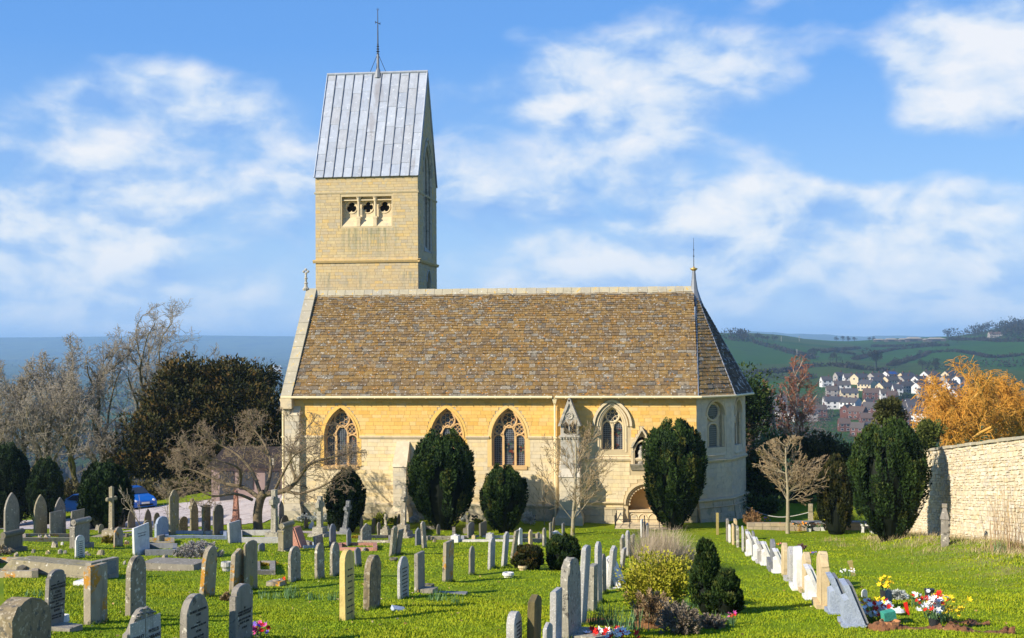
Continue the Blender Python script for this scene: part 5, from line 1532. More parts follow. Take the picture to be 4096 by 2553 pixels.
feathery([(730, 1640, 92, 140, 110), (850, 1610, 94, 140, 110), (960, 1600, 93, 110, 100), (640, 1760, 90, 130, 100), (800, 1740, 92, 170, 110), (960, 1720, 92, 150, 120), (1060, 1700, 92, 70, 100), (1105, 1750, 92, 45, 70), (570, 1870, 89, 100, 80), (720, 1880, 90, 140, 80), (900, 1860, 91, 150, 80), (1040, 1830, 92, 110, 80), (735, 1545, 93, 45, 60), (1010, 1560, 95, 60, 60), (900, 1545, 94, 50, 50)],
          'big feathery bronze-green yew tree west of the church', 21, M_YEWB, n=110, per=64, size=.15, rdk=.24)
feathery([(3000, 1650, 82, 34, 30), (3010, 1700, 82, 30, 24), (2990, 1760, 82, 30, 40), (2985, 1600, 82, 16, 30)], 'dark pine showing beside the apse wall', 22, M_YEW, n=30, per=60, size=.12, name='pine_tree')
M_IVY = mfol('ivy_leaves', [(.018, .034, .008), (.035, .065, .012), (.06, .10, .02), (.10, .14, .035)], rough=.4, spec=.4)
feathery([(3060, 1850, 70, 60, 70), (3010, 1900, 70, 50, 90), (3110, 1800, 72, 60, 40), (3060, 1960, 70, 90, 60), (3040, 2030, 69, 100, 50)], 'ivy-clad bush in the shade beside the apse', 23, M_IVY, n=60, per=60, size=.10, name='ivy_bush', cat='bush', ln=(.3, .7), rdk=.5)
feathery([(3280, 1800, 74, 90, 40), (3350, 1840, 74, 70, 50), (3200, 1800, 75, 70, 40), (3240, 1870, 74, 80, 60), (3190, 1950, 74, 90, 80), (3330, 1950, 74, 90, 90)], 'olive thicket with ivy behind the small bare tree', 24, mfol('olive_ivy', [(.02, .026, .010), (.045, .05, .016), (.08, .08, .03), (.13, .12, .05)]), n=60, per=60, size=.10, name='ivy_thicket', cat='bush', ln=(.3, .8), rdk=.5)
feathery([(3560, 1680, 74, 52, 36), (3555, 1640, 74, 30, 22)], 'rounded olive evergreen rising behind the big clipped yew', 25, mfol('olive_evergreen', [(.03, .035, .010), (.055, .06, .015), (.09, .09, .025)]), n=60, per=50, size=.09, name='round_evergreen', cat='tree', ln=(.3, .6), rdk=.5)
feathery([(3700, 1780, 70, 40, 60), (3720, 1730, 70, 30, 30)], 'leafy green shrub between the big yew and the orange willow', 26, mfol('bright_shrub', [(.05, .07, .012), (.09, .11, .02), (.14, .15, .04)]), n=50, per=50, size=.08, name='leafy_shrub', cat='bush', ln=(.3, .6), rdk=.5)
# brown undergrowth and hedge at the yard's far edge
feathery([(640, 1990, 86, 60, 50), (720, 1980, 87, 60, 50), (560, 1985, 86, 50, 60), (800, 1990, 88, 60, 50), (300, 2000, 84, 60, 60), (880, 1960, 90, 60, 70), (430, 2010, 85, 60, 50)], 'tangled brown-green undergrowth behind the blue cars', 27, mfol('tangled_undergrowth', [(.03, .028, .012), (.07, .06, .02), (.12, .10, .035), (.09, .10, .02)]), n=60, per=50, size=.10, name='undergrowth', cat='undergrowth', ln=(.4, 1.0), rdk=.4)['kind'] = 'stuff'

# ---------------------------------------------------------------- leafless trees
M_ASHB = bark('ash_bark', [(.12, .10, .05), (.17, .145, .07), (.25, .22, .15), (.30, .265, .20), (.34, .30, .24)])
M_CHERRY = bark('cherry_bark', [(.14, .105, .065), (.22, .18, .10), (.25, .20, .125), (.29, .23, .15), (.27, .195, .13)])
M_BIRCH = bark('birch_bark', [(.62, .54, .44), (.60, .48, .38), (.42, .24, .17), (.30, .13, .085), (.28, .12, .08)])
M_PALEB = bark('pale_bark', [(.30, .26, .17), (.38, .33, .22), (.40, .33, .21), (.36, .28, .16), (.32, .23, .13)])
M_WILLOW = bark('willow_bark', [(.30, .20, .08), (.44, .27, .07), (.58, .31, .055), (.66, .34, .05), (.62, .30, .045)])
BIG = dict(seg=[6, 7, 6, 4, 3], wig=[.10, .20, .25, .28, .3], up=[.10, .08, .06, .05, .04], start=[.3, .2, .15, .15], kids=[2.5, 1.8, 1.8, 1.5], ang=[(22, 52), (25, 58), (25, 62), (25, 65)], len=[1.0, .58, .56, .52], rad=[.7, .5, .5, .55], taper=.30, rmin=.0125)
def tree_at(u, vb, vt, Y, **kw):
    p = at(u, vb, Y); p.z = hz(p.x, p.y)
    return p, at(u, vt, Y).z - p.z
def env(u0, u1, vt, vb, Y, base, deep=1.0):
    c = at((u0 + u1) / 2, (vt + vb) / 2, Y) - base
    return (tuple(c), ((u1 - u0) / 2 / F * Y * 1.04, (u1 - u0) / 2 / F * Y * 1.04 * deep, (vb - vt) / 2 / F * Y * 1.08))
p, h = tree_at(450, 2010, 1200, 96)
bare_tree('ash_tree', p, h * .64, dict(BIG, env=env(330, 880, 1150, 2100, 96, p), lean=(.05, 0, 1)), M_ASHB, 'tall leafless ash rising above the yews, left of the church', seed=5, trunk_r=.26)
p, h = tree_at(560, 2010, 1200, 99)
bare_tree('ash_tree', p, h * .64, dict(BIG, env=env(430, 900, 1150, 2100, 99, p), lean=(.12, 0, 1)), M_ASHB, 'second tall leafless ash, its crown nearest the church', seed=8, trunk_r=.3)
p, h = tree_at(330, 2010, 1330, 93)
bare_tree('ash_tree', p, h * .64, dict(BIG, env=env(60, 560, 1290, 2100, 93, p), lean=(-.12, 0, 1)), M_ASHB, 'broad leafless tree with tangled limbs left of the tall ashes', seed=12, trunk_r=.26)
p, h = tree_at(120, 2010, 1420, 91)
bare_tree('ash_tree', p, h * .64, dict(BIG, env=env(-160, 400, 1380, 2100, 91, p), lean=(-.15, 0, 1)), M_ASHB, 'leafless tree with pale tangled twigs at the left edge', seed=15, trunk_r=.26)
for (u_, vt_, Y_, e_, sd_, lb_) in ((20, 1470, 87, (-200, 240), 17, 'low leafless tree with yellowish lit limbs behind the black yew'), (215, 1450, 89, (40, 420), 19, 'leafless tree between the narrow yew and the broad tangled tree'), (420, 1560, 90, (280, 560), 23, 'small leafless tree behind the yew beside the blue car')):
    p, h = tree_at(u_, 2010, vt_, Y_)
    bare_tree('ash_tree', p, h * .6, dict(BIG, kids=[2.4, 1.6, 1.5, 1.3], env=env(e_[0], e_[1], vt_ - 40, 2100, Y_, p)), M_ASHB, lb_, seed=sd_, trunk_r=.2)
# cherry with flat spreading head, limbs traced one by one
cb = gnd(1035, 2132); CY = cb.y
def tr(u, v, dy=0.0): return tuple(at(u, v, CY + dy))
CH = dict(BIG, seg=[6, 5, 4, 3, 3], wig=[.1, .22, .28, .32, .3], up=[0, .05, .05, .08, .10], kids=[2, 1.35, 1.35, 1.15], start=[.2, .15, .1, .1], len=[.6, .66, .62, .6], rmin=.0068, kids0=1.2, len0=1.45,
          env=(tuple(at(1040, 1870, CY) - cb), (460 / F * CY, 3.8, 255 / F * CY)))
limbs = [([tuple(cb - Vector((0, 0, .2))), tr(1030, 2060), tr(1042, 1995), tr(1060, 1972)], .24, .19, -1),
         ([tr(1058, 1978), tr(1140, 1962, -.2), tr(1186, 1925, -.3), tr(1235, 1860, -.4), tr(1300, 1835, -.3), tr(1400, 1815, 0)], .14, .03, 1),
         ([tr(1140, 1962, -.2), tr(1200, 1975, -.5), tr(1290, 1945, -.9), tr(1360, 1900, -1.2)], .085, .02, 1),
         ([tr(1040, 1995), tr(975, 1950, .3), tr(900, 1935, .6), tr(820, 1900, .9), tr(740, 1870, 1.0)], .12, .025, 1),
         ([tr(1045, 1985), tr(1010, 1890, .5), tr(950, 1820, 1.0), tr(880, 1780, 1.3)], .10, .025, 1),
         ([tr(1060, 1975), tr(1085, 1870, .6), tr(1060, 1780, 1.1), tr(1010, 1710, 1.4)], .10, .022, 1),
         ([tr(1186, 1925, -.3), tr(1160, 1840, .2), tr(1180, 1770, .5), tr(1230, 1710, .8)], .08, .02, 1),
         ([tr(1010, 2000, -.2), tr(940, 1975, -.8), tr(850, 1985, -1.4), tr(770, 1950, -1.6), tr(690, 1960, -1.6)], .075, .018, 1),
         ([tr(960, 1945, .3), tr(960, 1880, -.6), tr(900, 1850, -1.3), tr(820, 1830, -1.6)], .07, .018, 1),
         ([tr(1100, 1960, -.1), tr(1140, 1880, -1.2), tr(1180, 1820, -1.8), tr(1260, 1780, -2.0)], .07, .018, 1)]
bare_tree('cherry_tree', cb, 1, CH, M_CHERRY, 'low flat-topped leafless cherry tree spreading in front of the church corner', seed=31, limbs=limbs)
# small ornamental trees
p = gnd(3151, 2134); h = (2134 - 1775) / F * p.y
SM = dict(BIG, seg=[10, 7, 5, 3], wig=[.02, .04, .08, .12], up=[.05, .05, .04, .04], start=[.34, .25, .2], kids=[5.6, 1.9, 1.7], ang=[(45, 80), (22, 45), (22, 45)], len=[.60, .42, .5], rad=[.26, .45, .6], taper=.22, rmin=.009)
bare_tree('young_tree', p, h, dict(SM, env=env(2990, 3370, 1755, 2052, p.y, p)), M_PALEB, 'small round-headed leafless tree on the lawn east of the apse', seed=41, trunk_r=.105)
p = gnd(2290, 2142); h = (2142 - 1720) / F * p.y
SM2 = dict(SM, kids=[3.0, 1.6, 1.5], ang=[(28, 62), (20, 45), (20, 45)], start=[.12, .2, .2], len=[.62, .45, .5])
bare_tree('young_tree', p, h * .92, dict(SM2, env=env(2110, 2480, 1690, 2190, p.y, p)), M_PALEB, 'pale leafless sapling with spreading twigs before the gabled buttress', seed=43, trunk_r=.10)
p = gnd(2178, 2100); h = (2100 - 1880) / F * p.y
bare_tree('wall_shrub', p, h * .9, dict(SM2, seg=[5, 4, 3], kids=[2, 1.6], up=[.1, .08, .06], env=None), M_PALEB, 'thin bare shrub growing against the wall beside the downpipe', 'shrub', seed=44, trunk_r=.035)
p = gnd(668, 2125); h = (2125 - 1960) / F * p.y
bare_tree('bare_shrub', p, h, dict(SM2, seg=[6, 4, 3], kids=[1.6, 1.4], start=[.3, .2], env=None), M_ASHB, 'spindly bare shrub among the dark headstones by the car', 'shrub', seed=45, trunk_r=.035)
p = gnd(588, 2125)
bare_tree('bare_shrub', p, h * 1.1, dict(SM2, seg=[6, 4, 3], kids=[1.6, 1.4], start=[.3, .2], env=None, lean=(-.7, 0, 1)), M_ASHB, 'bare branch leaning left in front of the blue car', 'shrub', seed=46, trunk_r=.035)
# birches
BI = dict(BIG, seg=[8, 7, 5, 4], wig=[.06, .12, .2, .25], up=[.04, .10, .03, -.12], start=[.25, .2, .1], kids=[2.2, 3.0, 2.6], ang=[(20, 42), (20, 45), (20, 50)], len=[.55, .38, .5], rad=[.5, .4, .5], taper=.35, rmin=.012)
p, h = tree_at(3180, 1960, 1455, 86)
bare_tree('birch_tree', p, h * .93, dict(BI, env=env(3075, 3330, 1440, 2100, 86, p, .6)), M_BIRCH, 'tall white-stemmed birch with reddish twigs beyond the churchyard', seed=51, trunk_r=.13)
p, h = tree_at(3130, 1960, 1520, 84)
bare_tree('birch_tree', p, h * .95, dict(BI, env=env(2995, 3180, 1510, 2100, 84, p, .6), lean=(-.16, 0, 1)), M_BIRCH, 'birch leaning towards the apse with reddish twigs', seed=52, trunk_r=.11)
# orange willow beyond the garden wall
p, h = tree_at(3930, 1900, 1470, 78)
WI = dict(BIG, seg=[4, 7, 6, 7], wig=[.12, .2, .24, .16], up=[.1, .10, .0, -.17], start=[.3, .2, .1], kids=[3.4, 3.0, 2.6], ang=[(25, 75), (30, 70), (30, 75)], len=[1.35, .50, .75], rad=[.6, .45, .4], taper=.4, rmin=.014)
bare_tree('willow_tree', p, h * .62, dict(WI, env=env(3640, 4230, 1440, 1980, 78, p, .8)), M_WILLOW, 'orange-twigged willow rising above the garden wall', seed=61, trunk_r=.4)
p, h = tree_at(3780, 1900, 1530, 74)
bare_tree('willow_tree', p, h * .62, dict(WI, env=env(3640, 3960, 1500, 1980, 74, p, .8)), M_WILLOW, 'lower orange willow against the end of the garden wall', seed=62, trunk_r=.3)
p, h = tree_at(4080, 1900, 1480, 82)
bare_tree('willow_tree', p, h * .62, dict(WI, env=env(3850, 4320, 1450, 1980, 82, p, .8)), M_WILLOW, 'orange willow at the right edge of the picture', seed=63, trunk_r=.3)
# ---------------------------------------------------------------- gravestones
def gst(name, cols, spots, **k):
    def weather(t, colr, co):
        sk = t.noise(t.vm('MULTIPLY', co, (7., 7., .9)), 1.0, 6, .7)
        colr = t.mix(t.m('MULTIPLY', t.step(sk, .52, .68), .5), colr, tuple(.42 * c for c in cols[0]))
        return t.mix(t.m('MULTIPLY', t.step(t.noise(co, 1.6, 5, .7), .54, .66), .35), colr, tuple(min(1, 1.35 * c) for c in cols[0]))
    return mat(name, cols, var=.3, vscale=5, bump=.6, bscale=26, spots=spots, extra=weather, **k)
OR_, WH_, DK_, GN_ = (.50, .24, .03), (.62, .58, .48), (.12, .11, .09), (.20, .19, .05)
GS = dict(
    grey=gst('grey_limestone_grave', [(.25, .225, .18), (.30, .27, .22), (.22, .20, .175)], ((WH_, .26, 7.), (DK_, .26, 5.))),
    lich=gst('lichened_limestone_grave', [(.29, .25, .18), (.33, .29, .225)], ((WH_, .36, 9.), (OR_, .20, 4.), (DK_, .34, 8.))),
    brown=gst('brown_mottled_grave', [(.22, .17, .10), (.26, .21, .13)], (((.42, .36, .26), .38, 14.), (DK_, .36, 11.), (OR_, .14, 6.))),
    dark=gst('dark_weathered_grave', [(.15, .135, .105), (.18, .16, .12)], ((GN_, .32, 4.), (DK_, .3, 6.))),
    moss=gst('mossy_grave', [(.27, .235, .15), (.31, .265, .18)], (((.36, .30, .06), .32, 3.), (WH_, .24, 8.), (DK_, .28, 6.))),
    white=gst('white_marble_grave', [(.70, .69, .66), (.66, .64, .60)], (((.62, .60, .56), .2, 6.),)),
    pale=gst('pale_granite_grave', [(.40, .385, .355), (.44, .42, .385)], (((.40, .40, .40), .36, 30.), ((.76, .75, .73), .3, 40.))),
    tan=gst('tan_sandstone_grave', [(.60, .46, .25), (.56, .44, .26)], (((.46, .35, .19), .24, 4.),)),
    yellow=gst('yellow_sandstone_grave', [(.62, .47, .17)], (((.52, .42, .20), .22, 5.),)),
    blue=gst('blue_grey_granite_grave', [(.34, .39, .47), (.30, .35, .43)], (((.46, .51, .58), .3, 45.), ((.20, .23, .29), .3, 38.))),
    slate=gst('slate_grave', [(.19, .20, .215), (.22, .22, .22)], (((.36, .35, .33), .26, 8.),)),
    pink=gst('pink_granite_grave', [(.44, .21, .15)], (((.55, .33, .26), .34, 24.), ((.28, .14, .11), .3, 20.))),
    rough=gst('rough_hewn_grave', [(.31, .285, .225), (.36, .33, .25)], ((DK_, .36, 12.), (WH_, .3, 15.))),
    rust=gst('rust_lichen_grave', [(.34, .29, .21)], ((OR_, .40, 3.), (WH_, .26, 9.), (DK_, .26, 6.))),
    olive=gst('olive_stained_grave', [(.15, .12, .055)], (((.24, .20, .10), .2, 5.), ((.55, .53, .48), .10, 14.))),
)
def outline(shape, W, Hh, rg_):
    w = W / 2
    if shape == 'flat': return [(-w, 0), (w, 0), (w, Hh), (-w, Hh)]
    if shape == 'slant': return [(-w, 0), (w, 0), (w, Hh), (-w, Hh * .93)]
    if shape == 'camber': return [(-w, 0), (w, 0)] + [(w * math.cos(a), Hh - W * .16 + W * .16 * math.sin(a)) for a in np.linspace(0, math.pi, 11)]
    if shape == 'arch': return [(-w, 0), (w, 0)] + [(w * math.cos(a), max(Hh - w, Hh * .3) + min(w, Hh * .7) * math.sin(a)) for a in np.linspace(0, math.pi, 15)]
    if shape == 'gothic': return [(-w, 0), (w, 0)] + [(x, z) for x, z in reversed(arch(W, max(Hh - W * .92, Hh * .25), Hh, 7))]
    if shape == 'peak': return [(-w, 0), (w, 0), (w, Hh - W * .22), (w * .9, Hh - W * .17), (0, Hh), (-w * .9, Hh - W * .17), (-w, Hh - W * .22)]
    if shape == 'ogee':
        pts = [(w, Hh - W * .42), (w * .98, Hh - W * .34), (w * .80, Hh - W * .30), (w * .62, Hh - W * .2), (w * .45, Hh - W * .08), (w * .22, Hh - W * .015), (0, Hh)]
        return [(-w, 0), (w, 0)] + pts + [(-a, b) for a, b in reversed(pts[:-1])]
    if shape == 'shoulder':
        z0 = Hh - W * .26
        pts = [(w, z0), (w * .84, z0), (w * .84, z0 + W * .05)] + [(w * .84 * math.cos(a), z0 + W * .05 + W * .21 * math.sin(a)) for a in np.linspace(.15, math.pi - .15, 9)] + [(-w * .84, z0 + W * .05), (-w * .84, z0), (-w, z0)]
        return [(-w, 0), (w, 0)] + pts
    if shape == 'rough':
        return [(-w, 0), (w, 0)] + [(w * math.cos(a) * rg_.uniform(.93, 1.05), Hh * .55 + Hh * .45 * math.sin(a) ** .7 * rg_.uniform(.94, 1.0)) for a in np.linspace(0.02, math.pi - .02, 13)]
    if shape == 'round': return [(-w, 0), (w, 0), (w, Hh * .72)] + [(w * math.cos(a), Hh * .72 + Hh * .28 * math.sin(a)) for a in np.linspace(0.2, math.pi - .2, 11)] + [(-w, Hh * .72)]
    raise ValueError(shape)
def slab_mesh(pts, T, rough, rg_, bev=.012):
    """extruded outline with a small chamfer; rough adds a hewn edge"""
    n = len(pts); cx = sum(a for a, b in pts) / n; cz = sum(b for a, b in pts) / n
    b = MB(); vs = []
    for (x, k) in ((-T / 2, 1), (-T / 2 + bev, 0), (T / 2 - bev, 0), (T / 2, 1)):
        for (y, z) in pts:
            f = bev * k
            d = math.hypot(y - cx, z - cz) or 1
            jy = rg_.uniform(-rough, rough); jz = rg_.uniform(-rough, rough) if z > .05 else 0
            vs.append((x + rg_.uniform(-rough, rough) * .4, y - (y - cx) / d * f * 1.4 + jy, z - ((z - cz) / d * f * 1.4 if z > .02 else 0) + jz))
    fs = [tuple(range(n - 1, -1, -1)), tuple(range(3 * n, 4 * n))]
    for r_ in range(3):
        fs += [(r_ * n + i, r_ * n + (i + 1) % n, (r_ + 1) * n + (i + 1) % n, (r_ + 1) * n + i) for i in range(n)]
    b.add(vs, fs)
    return b
M_INK = mat('incised_lettering', [(.045, .042, .04)], var=.1, bump=0)
def letters(body, parent, x, y0, z0, size, m=M_INK, align='CENTER', space=1.15):
    cu = bpy.data.curves.new('lettering', 'FONT'); cu.body = body; cu.size = size; cu.align_x = align; cu.extrude = .002; cu.space_line = space; cu.resolution_u = 2
    o = link(bpy.data.objects.new('lettering_curve', cu))
    bpy.context.view_layer.update()
    me = bpy.data.meshes.new_from_object(o.evaluated_get(bpy.context.evaluated_depsgraph_get()))
    bpy.data.objects.remove(o); bpy.data.curves.remove(cu)
    me.materials.clear(); me.materials.append(m)
    q = link(bpy.data.objects.new('lettering', me), parent)
    q.matrix_local = Matrix(((0, 0, 1, x), (1, 0, 0, y0), (0, 1, 0, z0), (0, 0, 0, 1)))
    return q
FEET = []
def frame_at(u0, u1, vb, yaw, hang=0.0):
    p = gnd((u0 + u1) / 2, vb)
    dep = (p - EYE).dot(FWD)
    return p, dep
def stone(u0, u1, vt, vb, shape, m, lean, label, T=.10, yaw=9, W=None, plinth=0.0, fore=0.0, text=None, lines=0, rough=None, group='headstones in the churchyard', name='headstone', cat='gravestone', desk=False, ledge=None):
    T = max(.055, T * .64)
    p, dep = frame_at(u0, u1, vb, yaw)
    rg_ = random.Random(int(u0 * 7 + vb))
    Hh = (vb - vt) / F * dep + .02
    ext = (u1 - u0) / F * dep
    lr = abs(math.sin(R(lean))) * Hh
    ext = max(ext - lr, ext * .45)
    dv = Vector((p.x, p.y)).normalized()
    n2 = Vector((math.cos(R(yaw)), -math.sin(R(yaw)))); w2 = Vector((math.sin(R(yaw)), math.cos(R(yaw))))
    cr = lambda a: abs(a.x * dv.y - a.y * dv.x)
    if W is None:
        W = (ext - T * cr(n2)) / max(cr(w2), .05) if cr(w2) > .12 else .72
        W = min(max(W, .36), .95)
        if shape == 'gothic' or shape == 'ogee': W = min(W, .62 * Hh)
    off = -math.tan(R(lean)) * Hh / 2
    root = empty(name, (p.x + off, p.y, hz(p.x, p.y) - .03), -R(yaw))
    root.rotation_euler = (R(fore), R(lean), -R(yaw))
    FEET.append((p.x, p.y, T, W, yaw))
    tag(root, label, cat, group)
    mm = GS[m]
    zb = 0.0
    if plinth:
        b = MB(); b.box(-T / 2 - .09, T / 2 + .12, -W / 2 - .08, W / 2 + .08, -.25, plinth); b.build('plinth', mm, root); zb = plinth
    if rough is None: rough = .012 if m in ('rough', 'rust') or shape == 'rough' else .003
    pts = outline(shape, W, Hh - zb, rg_)
    if not plinth: pts[0], pts[1] = (pts[0][0], -.3), (pts[1][0], -.3)
    b = slab_mesh([(y, z + zb) for y, z in pts], T, rough, rg_)
    b.build('slab', mm, root)
    if ledge:
        b = MB(); b.box(T / 2 + .005, T / 2 + ledge, -W * .4, W * .4, -.1, .12); b.build('ledge', mm, root)
    if text:
        for (body, size, z, dy) in text: letters(body, root, T / 2 + .004, dy, Hh * z, size)
    if lines:
        b = MB(); z = Hh * .72; n = 0
        for k in range(lines):
            y = -W * .34 * rg_.uniform(.6, 1); ye = -y
            while y < ye:
                w = rg_.uniform(.03, .09); b.box(T / 2, T / 2 + .004, y, min(y + w, ye), z, z + .022); y += w + .022
            z -= Hh * .085
        b.build('lettering', M_INK if m in ('white', 'pale', 'grey', 'yellow') else GS['dark'], root, kind='stuff')
    return root

